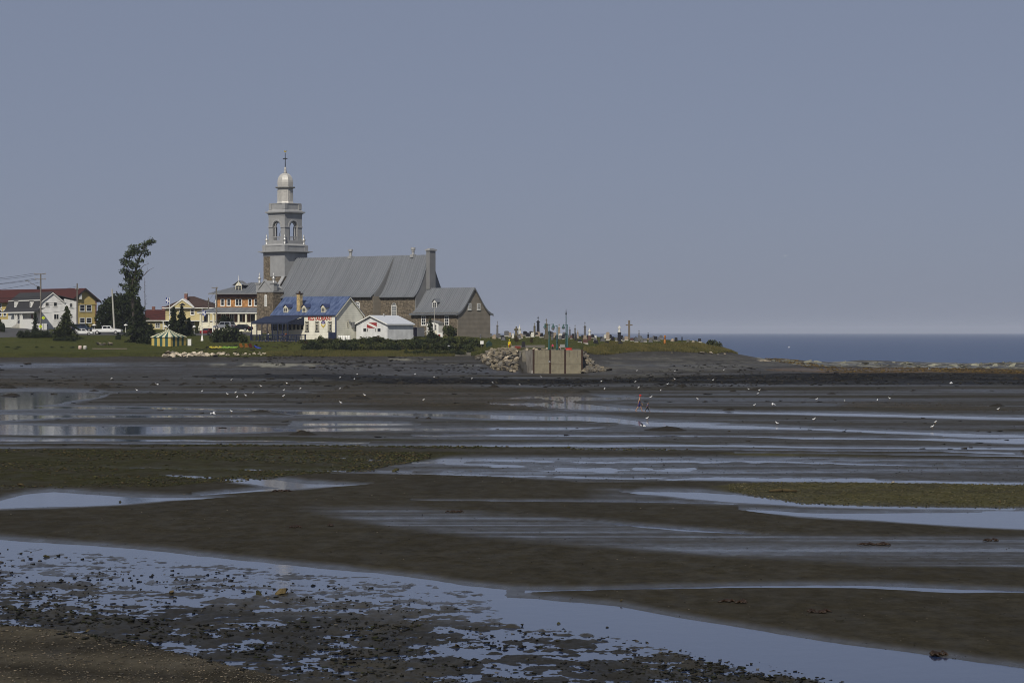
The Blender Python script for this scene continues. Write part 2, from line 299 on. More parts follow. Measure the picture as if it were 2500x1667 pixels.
# zones: channel, band, strength, softness in rows
ZONES = [
 ('speck', [(-900, 1275, 1560), (0, 1318, 1545), (300, 1344, 1590), (700, 1380, 1680), (1000, 1410, 1750), (1180, 1436, 1760), (1290, 1505, 1780), (1800, 1610, 1800), (2100, 1680, 1850), (2500, 1760, 1900)], 1.0, 14),
 ('dark', [(-900, 1400, 1540), (0, 1440, 1545), (300, 1460, 1600), (700, 1500, 1670), (1100, 1520, 1720), (1700, 1590, 1760), (2100, 1690, 1850)], 1.0, 16),
 ('gravel', [(-900, 1440, 2200), (0, 1540, 2200), (250, 1568, 2200), (500, 1622, 2200), (700, 1680, 2200), (900, 1740, 2200)], 1.0, 5),
 ('green', [(-900, 1096, 1200), (0, 1098, 1196), (400, 1098, 1194), (700, 1096, 1165), (900, 1098, 1150), (1100, 1102, 1118), (1200, 1104, 1108)], 1.0, 5),
 ('speck', [(-900, 1096, 1200), (0, 1098, 1200), (700, 1106, 1165), (900, 1110, 1150), (1100, 1115, 1140)], 0.4, 4),
 ('green', [(-900, 1062, 1066), (0, 1062, 1067), (700, 1068, 1078), (1100, 1076, 1081), (1500, 1078, 1082), (2500, 1098, 1102)], 0.8, 2),
 ('green', [(300, 1090, 1093), (700, 1086, 1093), (1100, 1091, 1098), (1600, 1096, 1100), (1750, 1098, 1100)], 1.5, 2),
 ('green', [(1000, 1030, 1036), (1250, 1026, 1034), (1450, 1028, 1034), (1560, 1036, 1040)], 0.8, 2),
 ('olive', [(1700, 1190, 1194), (1800, 1180, 1206), (1950, 1176, 1230), (2200, 1178, 1236), (2500, 1180, 1240), (3400, 1200, 1270)], 1.0, 3),
 ('speck', [(1700, 1188, 1196), (1800, 1178, 1206), (1950, 1174, 1230), (2200, 1176, 1236), (2500, 1178, 1240), (3400, 1200, 1270)], 0.35, 3),
 ('olive', [(1750, 1108, 1113), (1850, 1106, 1118), (2050, 1110, 1120), (2200, 1116, 1120)], 0.9, 3),
 ('dark', [(480, 917, 920), (640, 914, 922), (800, 914, 926), (900, 916, 934), (1040, 920, 944), (1300, 926, 946), (1500, 926, 944), (1720, 918, 944), (1900, 912, 942), (2200, 910, 940), (2500, 908, 940), (3400, 908, 944)], 1.3, 3),
 ('brown', [(740, 962, 985), (850, 945, 985), (1000, 940, 996), (1250, 946, 1002), (1420, 955, 1002), (1500, 985, 990)], 0.8, 6),
 ('speck', [(1150, 960, 1004), (1300, 962, 1004), (1450, 970, 1000)], 0.5, 6),
 ('brown', [(2040, 988, 994), (2130, 982, 1000), (2400, 990, 1006), (2500, 998, 1008)], 0.8, 4),
 ('speck', [(2000, 980, 985), (2130, 976, 1000), (2300, 974, 1002), (2500, 974, 1006), (3400, 980, 1016)], 0.5, 4),
 ('brown', [(-900, 925, 950), (0, 925, 950), (180, 928, 950), (300, 935, 948)], 0.7, 4),
 ('dry', [(1440, 866, 918), (1500, 862, 920), (1650, 862, 916), (1800, 866, 902), (1950, 874, 890)], 1.0, 6),
 ('dry', [(-900, 870, 886), (0, 871, 882), (600, 871, 882), (1150, 868, 880)], 0.5, 5),
 ('orange', [(1870, 901, 903), (1950, 899, 906), (2050, 899, 910), (2250, 897, 908), (2500, 902, 912), (3400, 905, 916)], 1.2, 2),
 ('damp', [(-900, 875, 900), (0, 884, 900), (250, 886, 896), (450, 890, 894)], 1.0, 4),
 ('damp', [(-900, 900, 945), (0, 900, 925), (400, 902, 955), (800, 902, 912), (1200, 900, 912)], 0.55, 5),
 ('damp', [(-900, 1000, 1090), (0, 1000, 1090), (700, 1000, 1075), (1400, 1010, 1095), (2500, 1030, 1105)], 0.55, 6),
 ('damp', [(500, 1100, 1120), (900, 1112, 1150), (1400, 1110, 1185), (1900, 1112, 1175), (2500, 1120, 1180), (3400, 1130, 1200)], 0.95, 8),
 ('speck', [(900, 1118, 1150), (1400, 1112, 1180), (1900, 1120, 1175), (2500, 1140, 1180), (3400, 1150, 1200)], 0.55, 6),
 ('damp', [(700, 1240, 1262), (1000, 1238, 1310), (1400, 1262, 1345), (1800, 1298, 1380), (2200, 1306, 1400), (2500, 1312, 1405), (3400, 1350, 1450)], 0.95, 16),
 ('speck', [(1400, 1275, 1335), (1800, 1300, 1375), (2500, 1312, 1400)], 0.45, 14),
 ('damp', [(1400, 1190, 1235), (1800, 1195, 1245), (2500, 1240, 1300)], 0.6, 8),
 ('damp', [(-900, 1290, 1500), (0, 1310, 1500), (700, 1370, 1560), (1200, 1430, 1600), (2000, 1560, 1700), (2500, 1630, 1800)], 0.6, 10),
 ('pale', [(500, 890, 893), (560, 887, 895), (700, 888, 896), (880, 888, 893)], 1.3, 2),
 ('pale', [(950, 876, 878), (1000, 874, 880), (1060, 876, 878)], 1.0, 2),
 ('pale', [(1080, 889, 891), (1130, 888, 894), (1180, 890, 892)], 1.0, 2),
 ('pale', [(1470, 860, 915), (1600, 862, 918), (1780, 866, 905), (1950, 872, 884)], 0.22, 7),
 ('pale', [(1850, 872, 880), (2000, 878, 894), (2500, 882, 900), (3400, 884, 902)], 1.6, 2),
]
def band_val(band, px, py, taper=1e3):
    a = np.array(band, float); t = np.interp(px, a[:, 0], a[:, 1]); b = np.interp(px, a[:, 0], a[:, 2])
    d = np.minimum(py - t, b - py)
    out = (px < a[0, 0]) | (px > a[-1, 0])
    lo = np.where(a[0, 0] <= -900, 1e6, px - a[0, 0]); hi = np.where(a[-1, 0] >= 3400, 1e6, a[-1, 0] - px)
    d = np.minimum(d, np.minimum(lo, hi) * taper)
    return np.where(out, -50, d), np.maximum(b - t, 0.5)
def flat_fields(px, py):
    """relief (m) and surface channels of the tidal flat at photo coordinates on the level flat"""
    D = CZ * F / np.maximum(py - HZ, 1e-3); X = (px - 1250) / F * D
    wx = fbm(X * 0.05, D * 0.03, 3, 3); wy = fbm(X * 0.16, D * 0.05, 4, 9)
    pscale = np.clip((py - HZ) / 300.0, 0.2, 2.2)
    py2 = py + wy * 2.6 * pscale + wx * 1.5 * pscale
    px2 = px + 25 * fbm(D * 0.05, X * 0.03, 2, 21)
    pool = np.full(px.shape, -50.0)
    for b in POOLS:
        d, h = band_val(b, px2, py2, 0.08)
        pool = np.maximum(pool, d / np.clip(h * 0.5, 1.0, 8.0))
    ch = {}
    for c, b, s, soft in ZONES:
        d, h = band_val(b, px2, py2, 0.10 if soft > 3 else 0.05)
        v = s * sstep(-0.2 * soft, soft * 1.2, d)
        ch[c] = np.maximum(ch.get(c, 0.0), v)
    nf = fbm(X * 1.3, D * 0.55, 4, 33); nc = fbm(X * 0.25, D * 0.10, 4, 41); n3 = fbm(X * 4.0, D * 2.0, 2, 57)
    near = sstep(1230, 1400, py)
    st = fbm(X * 0.045, py * 0.30, 4, 61)                    # long thin runnels left by the ebb
    sk = fbm(X * 0.9, py * 0.22, 4, 63) * (1 - near) + (0.30 * fbm(X * 0.7, D * 0.8, 3, 64) + 0.38 * fbm(X * 2.0, D * 2.0, 3, 65) + 0.32 * fbm(X * 6.0, D * 4.5, 3, 67)) * near * 1.25
    h = 0.010 - 0.085 * np.clip(pool + 0.22 * nc + 0.25 * nf * near, -0.9, 1.0)
    h = np.where(pool < -5, 0.10 + 0.02 * nc, h)
    h = h - 0.25 * np.clip(st - 0.19, 0, 0.5) * np.clip(ch['damp'] * 1.3 + ch['green'], 0, 1) * (1 - near) - 0.045 * np.clip(ch['green'], 0, 1) * (pool < -5)
    sp = np.clip(ch['speck'], 0, 1)
    bias = -0.003 - 0.006 * (1 - near) + 0.007 * ch['dark'] * near * np.clip(0.5 + 2.6 * nc, -0.6, 1.8)
    rough_h = (0.085 + 0.06 * near) * sk - 0.030 + bias + 0.045 * np.clip(ch['green'] + ch['olive'], 0, 1) + 0.035 * nc - (0.013 * np.clip(pool * 2, 0, 1) + 0.05 * np.clip(pool, 0, 1) * sstep(1150, 1350, px)) * near
    h = h * (1 - sp) + rough_h * sp
    h = h + ch['gravel'] * (0.09 + 0.05 * nc + 0.03 * np.sin((X + 0.55 * D) * 1.3)) + 0.004 * n3
    return h, ch, pool, nf, nc, n3

COLS = np.arange(-880, 3381, 5.0)
rows_py = np.concatenate([np.array([3400, 2900, 2500, 2250, 2100, 2000, 1930, 1870, 1820, 1780, 1750, 1730]), np.arange(1715, 1300, -1.7), np.arange(1300, 1100, -2.0), np.arange(1100, 935, -1.5)])
rows_D = CZ * F / (rows_py - HZ)
rows_D2 = np.concatenate([np.arange(rows_D[-1] + 2.5, 516, 2.5), np.arange(516, 520, 0.5), np.arange(520, 640, 1.2), np.arange(640, 850, 4), np.arange(850, 1000, 25)])
ROWS = np.concatenate([rows_D, rows_D2])
PXg, Dg = np.meshgrid(COLS, ROWS)
Xg = (PXg - 1250) / F * Dg
pyflat = HZ + CZ * F / Dg
rel, CH, POOLF, NF, NC, N3 = flat_fields(PXg, pyflat)
fade = 1 - sstep(430, 520, Dg)
Zg = base_z(PXg, Dg)
SH = shore(PXg)
land = Dg > SH
def terr_noise(X, D, land_):
    return np.where(land_, 0.10 * fbm(X * 0.12, D * 0.12, 3, 71), 0.16 * fbm(X * 0.10, D * 0.14, 4, 77) * sstep(440, 500, D))
Zg = Zg + rel * fade + terr_noise(Xg, Dg, land)
def gz(X, Y):
    px = np.array([X / Y * F + 1250]); D = np.array([float(Y)])
    r = flat_fields(px, HZ + CZ * F / D)[0]
    ld = D > shore(px)
    z = base_z(px, D) + r * (1 - sstep(430, 520, D)) + terr_noise(np.array([float(X)]), D, ld)
    return float(z[0])
def gzv(px, D):
    X = (px - 1250) / F * D
    return base_z(px, D) + flat_fields(px, HZ + CZ * F / D)[0] * (1 - sstep(430, 520, D)) + terr_noise(X, D, D > shore(px))
def P(px, D): return ((px - 1250) / F * D, D)
def zpy(py, D): return CZ - (py - HZ) / F * D
def at(px, py, d0=60, d1=760):
    """first point where the sight line through a photo pixel meets the ground"""
    D = np.concatenate([np.arange(d0, 400, 1.0), np.arange(400, d1, 0.5)])
    pxa = np.full(D.shape, float(px)); g = base_z(pxa, D)
    r = CZ - (py - HZ) / F * D
    k = np.nonzero(r <= g)[0]
    Dh = float(D[k[0]]) if len(k) else float(D[-1])
    X, Y = P(px, Dh)
    return Vector((X, Y, gz(X, Y)))
def onland(px, D, dz=0.0):
    X, Y = P(px, D); return Vector((X, Y, gz(X, Y) + dz))

# colours of the ground (albedo)
pyg = HZ + (CZ - Zg) * F / Dg
def lerp(a, b, t): return a + (b - a) * t[..., None]
cS = np.array([0.0285, 0.0248, 0.0162]); cD = np.array([0.0050, 0.0045, 0.0028]); cG = np.array([0.026, 0.0245, 0.0075]); cO = np.array([0.075, 0.043, 0.010])
cOl = np.array([0.055, 0.050, 0.020]); cB = np.array([0.045, 0.036, 0.022]); cP = np.array([0.26, 0.25, 0.19]); cGr = np.array([0.060, 0.052, 0.037]); cU = np.array([0.040, 0.038, 0.037])
col = np.broadcast_to(cS, PXg.shape + (3,)).copy() * (1 + 0.18 * NC + 0.10 * NF)[..., None]
zz = lambda c: CH.get(c, np.zeros_like(PXg))
# beach ramp channels are measured in real photo rows there
ramp = Dg > 440
CH2 = {}
for c, b, s, soft in ZONES:
    d, hh = band_val(b, PXg, pyg + 1.5 * fbm(Xg * 0.1, Dg * 0.12, 3, 13))
    CH2[c] = np.maximum(CH2.get(c, 0.0), s * sstep(-soft, soft * 0.6, d))
def chan(c): return np.where(ramp, CH2.get(c, 0.0), zz(c))
patch = np.clip(0.5 + 1.3 * fbm(Xg * 0.10, Dg * 0.10, 4, 91), 0, 1); patch2 = np.clip(0.5 + 1.6 * fbm(Xg * 0.5, Dg * 0.3, 4, 95), 0, 1)
col = lerp(col, cU * (1 + 0.3 * NC[..., None]), np.where(ramp & (pyg < 915), 0.8, 0.0) * (0.5 + 0.5 * patch))
cDr = np.array([0.060, 0.057, 0.052]); dry = np.clip(chan('dry'), 0, 1) * np.clip(0.55 + 0.9 * fbm(Xg * 0.06, pyg * 0.25, 3, 111), 0, 1)
col = lerp(col, cDr, dry)
col = lerp(col, cB, np.clip(chan('brown') * patch2, 0, 1)); col = lerp(col, cOl, np.clip(chan('olive') * (0.4 + 0.6 * patch2), 0, 1))
col = lerp(col, cG, np.clip(chan('green') * np.clip(0.35 + patch2 * 0.9, 0, 1), 0, 1)); col = lerp(col, cD, np.clip(chan('dark') * np.clip(0.35 + 1.0 * patch2, 0, 1), 0, 1) * np.where(ramp, 1.0, 0.6))
col = lerp(col, cO, np.clip(chan('orange') * (0.3 + patch2), 0, 1)); col = lerp(col, cP, np.clip(chan('pale') * (patch2 - 0.45) * 1.5, 0, 1) * 0.7); gb_ = np.clip(0.55 + 0.55 * np.sin((Xg * 0.35 + Dg) * 1.15 + 1.5 * NC) + 0.4 * NF, 0, 1); col = lerp(col, cGr * 0.45, np.clip(chan('gravel'), 0, 1)); col = lerp(col, cGr * 0.95, np.clip(chan('gravel'), 0, 1) * gb_)
streak = np.clip(0.5 + 1.4 * fbm(Xg * 0.03, pyg * 0.22, 4, 101), 0, 1)
wet = np.clip(chan('damp') * (0.55 + 0.6 * streak), 0, 1)
wet = np.maximum(wet, np.where(pyg < 1110, (0.04 + 0.66 * streak) * sstep(868, 890, pyg) * (1 - sstep(1085, 1110, pyg)), 0.0))
wet = np.maximum(wet, 0.05)
wet = np.maximum(wet, np.clip(chan('speck'), 0, 1) * 0.62)
wet = np.maximum(wet, np.where(~ramp, np.clip(0.9 + POOLF * 0.9, 0, 0.85), 0))
wet = wet * (1 - 0.75 * np.clip(chan('green') + chan('olive') + chan('gravel') + 0.8 * chan('brown'), 0, 1)) * (1 - np.where(ramp, 0.65, 0.30) * np.clip(chan('dark'), 0, 1))
wet = wet * (1 - 0.7 * dry)
col = np.clip(col, 0.004, 1)

def grid_object(name, mask, mats, use_attr=True, dz=0.0):
    nr, ncl = PXg.shape
    idx = np.arange(nr * ncl).reshape(nr, ncl)
    a, b, c, d = idx[:-1, :-1], idx[:-1, 1:], idx[1:, 1:], idx[1:, :-1]
    q = np.stack([a, b, c, d], -1)[mask].reshape(-1, 4)
    used, inv = np.unique(q, return_inverse=True)
    co = np.stack([Xg, Dg, Zg + dz], -1).reshape(-1, 3)[used]
    me = bpy.data.meshes.new(name)
    me.vertices.add(len(co)); me.vertices.foreach_set('co', co.astype(np.float32).ravel())
    me.loops.add(len(q) * 4); me.loops.foreach_set('vertex_index', inv.astype(np.int32).ravel())
    me.polygons.add(len(q)); me.polygons.foreach_set('loop_start', np.arange(0, len(q) * 4, 4, dtype=np.int32))
    me.polygons.foreach_set('use_smooth', np.ones(len(q), bool))
    me.update(calc_edges=True)
    if use_attr:
        at_ = me.color_attributes.new('Col', 'FLOAT_COLOR', 'POINT')
        cc = np.concatenate([col.reshape(-1, 3)[used], np.ones((len(used), 1))], 1)
        at_.data.foreach_set('color', cc.astype(np.float32).ravel())
        wa = me.attributes.new('wet', 'FLOAT', 'POINT'); wa.data.foreach_set('value', wet.reshape(-1)[used].astype(np.float32))
    me.materials.append(M[mats])
    return tag(link(name, me), kind='structure')

def sand_material():
    m, t, p = nodes('tidal_sand')
    a = t.nodes.new('ShaderNodeAttribute'); a.attribute_name = 'Col'
    wv = t.nodes.new('ShaderNodeAttribute'); wv.attribute_name = 'wet'
    tc = t.nodes.new('ShaderNodeTexCoord')
    mp = t.nodes.new('ShaderNodeMapping'); mp.inputs['Scale'].default_value = (1.0, 0.45, 1.0); t.links.new(tc.outputs['Object'], mp.inputs[0])
    n = t.nodes.new('ShaderNodeTexNoise'); n.inputs['Scale'].default_value = 2.5; n.inputs['Detail'].default_value = 7; n.inputs['Roughness'].default_value = 0.7; t.links.new(mp.outputs[0], n.inputs['Vector'])
    mr = t.nodes.new('ShaderNodeMapRange'); mr.inputs[1].default_value = 0.3; mr.inputs[2].default_value = 0.7; mr.inputs[3].default_value = 0.65; mr.inputs[4].default_value = 1.35; t.links.new(n.outputs['Fac'], mr.inputs[0])
    sc = t.nodes.new('ShaderNodeVectorMath'); sc.operation = 'SCALE'; t.links.new(a.outputs['Color'], sc.inputs[0]); t.links.new(mr.outputs[0], sc.inputs['Scale']); t.links.new(sc.outputs[0], p.inputs['Base Color'])
    n2 = t.nodes.new('ShaderNodeTexNoise'); n2.inputs['Scale'].default_value = 0.9; n2.inputs['Detail'].default_value = 6; n2.inputs['Roughness'].default_value = 0.65; t.links.new(mp.outputs[0], n2.inputs['Vector'])
    wm = t.nodes.new('ShaderNodeMath'); wm.operation = 'MULTIPLY_ADD'; wm.inputs[1].default_value = 0.7; wm.inputs[2].default_value = -0.35; t.links.new(n2.outputs['Fac'], wm.inputs[0])
    wa = t.nodes.new('ShaderNodeMath'); wa.operation = 'ADD'; wa.use_clamp = True; t.links.new(wm.outputs[0], wa.inputs[0]); t.links.new(wv.outputs['Fac'], wa.inputs[1])
    wb = t.nodes.new('ShaderNodeMath'); wb.operation = 'MULTIPLY'; wb.use_clamp = True; t.links.new(wa.outputs[0], wb.inputs[0]); wb.inputs[1].default_value = 1.0
    r = t.nodes.new('ShaderNodeMapRange'); r.inputs[3].default_value = 0.92; r.inputs[4].default_value = 0.20; t.links.new(wb.outputs[0], r.inputs[0]); t.links.new(r.outputs[0], p.inputs['Roughness'])
    s = t.nodes.new('ShaderNodeMapRange'); s.inputs[3].default_value = 0.02; s.inputs[4].default_value = 0.50; t.links.new(wb.outputs[0], s.inputs[0]); t.links.new(s.outputs[0], p.inputs['Specular IOR Level'])
    n3 = t.nodes.new('ShaderNodeTexNoise'); n3.inputs['Scale'].default_value = 7; n3.inputs['Detail'].default_value = 5; t.links.new(mp.outputs[0], n3.inputs['Vector'])
    b = t.nodes.new('ShaderNodeBump'); b.inputs['Strength'].default_value = 0.35; b.inputs['Distance'].default_value = 0.03; t.links.new(n3.outputs['Fac'], b.inputs['Height']); t.links.new(b.outputs[0], p.inputs['Normal'])
sand_material()
mat('lawn_grass', (0.036, 0.043, 0.009), (0.060, 0.062, 0.015), scale=0.25, rough=0.9, spec=0.05, bump=0.5, bscale=3)
mat('asphalt', (0.060, 0.060, 0.062), (0.085, 0.083, 0.08), scale=0.5, rough=0.85, spec=0.2)
mat('gravel_path', (0.15, 0.135, 0.105), (0.10, 0.09, 0.07), scale=1.2, rough=0.95, spec=0.1, bump=0.4)

pc = (PXg[:-1, :-1] + PXg[1:, 1:]) / 2; dc = (Dg[:-1, :-1] + Dg[1:, 1:]) / 2
lm = dc > shore(pc)
road = lm & (((dc > 586) & (dc < 604) & (pc < 640)) | ((pc < 120) & (dc > np.interp(pc, [-900, 0, 50, 85, 120], [560, 574, 578, 584, 600])) & (dc < 613)) | ((pc > 455) & (pc < 640) & (dc > 584) & (dc < 618)))
path = lm & (((pc > 1188) & (pc < 1330) & (dc > 540.5) & (dc < 548.5)) | ((np.abs(pc - np.interp(dc, [533, 546], [1110, 1190])) < np.interp(dc, [533, 546], [34, 10])) & (dc < 547)) | ((pc > 1272) & (pc < 1424) & (dc < 536)))
grid_object('tidal_flat', ~lm, 'tidal_sand')
grid_object('lawn', lm & ~road & ~path, 'lawn_grass', False)
grid_object('road', road, 'asphalt', False)
grid_object('footpath', path, 'gravel_path', False)

# pools: one level film of water that the sand bars stand out of
def water_material(name, base, rough, bs, bd, stretch):
    m, t, p = nodes(name)
    p.inputs['Base Color'].default_value = (*base, 1); p.inputs['Roughness'].default_value = rough; p.inputs['IOR'].default_value = 1.38; p.inputs['Specular IOR Level'].default_value = 0.5
    tc = t.nodes.new('ShaderNodeTexCoord'); mp = t.nodes.new('ShaderNodeMapping'); mp.inputs['Scale'].default_value = stretch; t.links.new(tc.outputs['Object'], mp.inputs[0])
    n = t.nodes.new('ShaderNodeTexNoise'); n.inputs['Scale'].default_value = bs; n.inputs['Detail'].default_value = 5; n.inputs['Roughness'].default_value = 0.6; t.links.new(mp.outputs[0], n.inputs['Vector'])
    b = t.nodes.new('ShaderNodeBump'); b.inputs['Strength'].default_value = 1.0; b.inputs['Distance'].default_value = bd; t.links.new(n.outputs['Fac'], b.inputs['Height']); t.links.new(b.outputs[0], p.inputs['Normal'])
    return m, t, p, n
water_material('pool_water', (0.020, 0.034, 0.080), 0.07, 1.6, 0.005, (1, 0.6, 1))
mb = MB(); mb.add([(-130, 18, 0), (130, 18, 0), (190, 500, 0), (-190, 500, 0)], [(0, 1, 2, 3)])
tag(mb.build('tide_pools', 'pool_water'), kind='structure')
m, t, p, n = water_material('sea_water', (0.010, 0.034, 0.098), 0.28, 0.25, 0.7, (0.35, 1, 1)); p.inputs['Specular IOR Level'].default_value = 0.40
mb = MB()
SEA = -0.42
ys = [400, 700, 1000, 1500, 2500, 4000, 7000, 12000, 26000]
for a, b in zip(ys[:-1], ys[1:]):
    mb.add([(-0.5 * a - 300, a, SEA), (0.5 * a + 300, a, SEA), (0.5 * b + 300, b, SEA), (-0.5 * b - 300, b, SEA)], [(0, 1, 2, 3)])
tag(mb.build('sea', 'sea_water'), kind='structure')
# ------------------------------------------------------------------ building materials
masonry('fieldstone', (0.185, 0.150, 0.105), (0.105, 0.085, 0.062), (0.165, 0.142, 0.108), 0.62, 0.26, 0.022)
masonry('orange_brick', (0.46, 0.205, 0.065), (0.38, 0.165, 0.05), (0.36, 0.25, 0.14), 0.24, 0.08, 0.010, bump=0.3)
masonry('yellow_brick', (0.50, 0.36, 0.14), (0.44, 0.30, 0.12), (0.42, 0.36, 0.26), 0.24, 0.08, 0.010, bump=0.3)
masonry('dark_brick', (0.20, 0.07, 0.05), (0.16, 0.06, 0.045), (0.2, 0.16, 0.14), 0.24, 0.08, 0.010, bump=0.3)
siding('white_clapboard', (0.74, 0.73, 0.70), 0.22)
siding('cream_clapboard', (0.70, 0.68, 0.56), 0.42)
siding('cream_wall', (0.80, 0.77, 0.64), 0.30, bump=0.2)
siding('grey_shingle', (0.235, 0.205, 0.160), 0.26, c2=(0.2, 0.18, 0.14))
siding('yellow_siding', (0.50, 0.385, 0.14), 0.24)
siding('pale_yellow_siding', (0.50, 0.42, 0.21), 0.24)
siding('white_panel', (0.70, 0.70, 0.68), 0.35, vert=True)
mat('tin_roof', (0.178, 0.187, 0.200), (0.108, 0.116, 0.128), scale=1.0, rough=0.6, spec=0.4, metal=0.1, stretch=(1.7, 0.06, 0.06))
mat('tin_seam', (0.225, 0.236, 0.25), (0.18, 0.19, 0.20), rough=0.55, spec=0.5, metal=0.15)
mat('tin_wall', (0.215, 0.215, 0.212), (0.18, 0.18, 0.18), scale=0.5, rough=0.6, spec=0.4, metal=0.1)
mat('tower_metal', (0.345, 0.345, 0.338), (0.28, 0.28, 0.275), scale=0.8, rough=0.5, spec=0.4, metal=0.1)
mat('dome_metal', (0.52, 0.50, 0.455), (0.42, 0.405, 0.37), scale=2.0, rough=0.5, spec=0.4, metal=0.2, bump=0.2, bscale=6)
mat('pale_metal', (0.46, 0.455, 0.44), (0.38, 0.375, 0.36), rough=0.4, spec=0.5, metal=0.3)
mat('white_paint', (0.78, 0.77, 0.72), (0.70, 0.69, 0.64), rough=0.6)
mat('cream_paint', (0.74, 0.70, 0.54), (0.68, 0.64, 0.50), rough=0.6)
mat('worn_blue_roof', (0.020, 0.038, 0.100), (0.115, 0.150, 0.25), scale=1.5, rough=0.65, spec=0.2, stretch=(1.0, 0.4, 0.4))
mat('blue_paint', (0.014, 0.020, 0.046), (0.02, 0.028, 0.062), rough=0.55)
mat('blue_trim', (0.03, 0.042, 0.10), (0.04, 0.055, 0.13), rough=0.55)
mat('blue_canvas', (0.014, 0.020, 0.045), (0.018, 0.026, 0.055), scale=0.6, rough=0.75)
mat('red_roof', (0.060, 0.013, 0.009), (0.048, 0.011, 0.008), scale=0.4, rough=0.85, bump=0.2)
mat('dark_shingle', (0.026, 0.026, 0.028), (0.040, 0.039, 0.040), scale=1.5, rough=0.9, bump=0.3)
mat('brown_shingle', (0.042, 0.025, 0.020), (0.055, 0.033, 0.026), scale=1.5, rough=0.9, bump=0.3)
mat('white_roof', (0.55, 0.57, 0.60), (0.48, 0.50, 0.53), rough=0.6)
mat('black_iron', (0.015, 0.015, 0.016), rough=0.5)
mat('gold', (0.75, 0.55, 0.06), (0.6, 0.42, 0.05), rough=0.3, metal=0.6)
mat('concrete', (0.245, 0.218, 0.150), (0.165, 0.145, 0.10), scale=0.9, rough=0.9, bump=0.25)
mat('pale_concrete', (0.48, 0.46, 0.41), (0.4, 0.38, 0.34), rough=0.9)
mat('rust', (0.050, 0.024, 0.013), (0.028, 0.016, 0.011), scale=2.5, rough=0.9, bump=0.4)
mat('galvanised', (0.23, 0.215, 0.19), (0.10, 0.088, 0.075), scale=1.2, rough=0.7, metal=0.2, stretch=(1, 1, 0.35))
mat('terracotta', (0.5, 0.16, 0.05), rough=0.8)
mat('sign_red', (0.50, 0.03, 0.02), (0.45, 0.03, 0.02), rough=0.5)
mat('flag_red', (0.30, 0.035, 0.03), (0.26, 0.03, 0.03), rough=0.6)
mat('weathered_wood', (0.17, 0.14, 0.105), (0.11, 0.09, 0.07), scale=3, rough=0.9, stretch=(3, 3, 0.4))
mat('shadow_void', (0.02, 0.018, 0.016), rough=0.9)
glass_mat('window_glass'); glass_mat('pale_glass', (0.10, 0.11, 0.12), 0.12)

# ------------------------------------------------------------------ building frame
class Frame:
    """a building's own axes: x along its long side to the right (coming nearer), y going back"""
    def __init__(s, name, label, cat, px, py, D, th, group=None):
        s.th = R(th); s.c, s.s = math.cos(s.th), math.sin(s.th)
        s.x0, s.y0 = P(px, D); s.z0 = zpy(py, D)
        s.e = empty(name, (s.x0, s.y0, s.z0), -s.th, label, cat, group)
    def u(s, px, v=0.0):
        q = (px - 1250) / F
        return (q * (s.y0 + v * s.c) - s.x0 - v * s.s) / (s.c + q * s.s)
    def v(s, px, u=0.0):
        q = (px - 1250) / F
        return (q * (s.y0 - u * s.s) - s.x0 - u * s.c) / (s.s - q * s.c)
    def z(s, py, u=0.0, v=0.0):
        return CZ - (py - HZ) / F * (s.y0 - u * s.s + v * s.c) - s.z0
    def world(s, u, v, z=0.0):
        return Vector((s.x0 + u * s.c + v * s.s, s.y0 - u * s.s + v * s.c, s.z0 + z))

def facing(face, w0):
    """maps (along, out, z) to local xyz for a wall plane: F front, R right, L left"""
    if face == 'F': return lambda a, o, z: (a, w0 - o, z)
    if face == 'R': return lambda a, o, z: (w0 + o, a, z)
    return lambda a, o, z: (w0 - o, a, z)
def fbox(mb, fc, a0, a1, o0, o1, z0, z1, mi=None):
    p, q = fc(a0, o0, z0), fc(a1, o1, z1)
    return mb.box(min(p[0], q[0]), max(p[0], q[0]), min(p[1], q[1]), max(p[1], q[1]), min(p[2], q[2]), max(p[2], q[2]), mi)
def window(par, face, w0, a, z, w, h, frame='white_paint', glass='window_glass', nx=2, ny=3, t=0.11, bar=0.05, proud=0.06, name='window', sill=True):
    """frame with glazing bars, its pane set back inside"""
    fc = facing(face, w0); f = MB()
    for b in ((a - w / 2, a - w / 2 + t, z, z + h), (a + w / 2 - t, a + w / 2, z, z + h)): fbox(f, fc, b[0], b[1], -0.05, proud, b[2], b[3])
    fbox(f, fc, a - w / 2 + t, a + w / 2 - t, -0.05, proud, z + h - t, z + h); fbox(f, fc, a - w / 2 + t, a + w / 2 - t, -0.05, proud, z, z + t)
    iw, ih = w - 2 * t, h - 2 * t
    for i in range(1, nx): x = a - w / 2 + t + iw * i / nx; fbox(f, fc, x - bar / 2, x + bar / 2, 0.012, proud - 0.015, z + t, z + h - t)
    for j in range(1, ny): y = z + t + ih * j / ny; fbox(f, fc, a - w / 2 + t, a + w / 2 - t, 0.012, proud - 0.018, y - bar / 2, y + bar / 2)
    o = f.build(name, frame, par)
    p = MB(); fbox(p, fc, a - w / 2 + t * 0.8, a + w / 2 - t * 0.8, -0.02, 0.006, z + t * 0.8, z + h - t * 0.8); p.build('pane', glass, o)
    if sill: s_ = MB(); fbox(s_, fc, a - w / 2 - 0.06, a + w / 2 + 0.06, -0.02, proud + 0.06, z - 0.07, z - 0.002); s_.build('sill', frame, o)
    return o
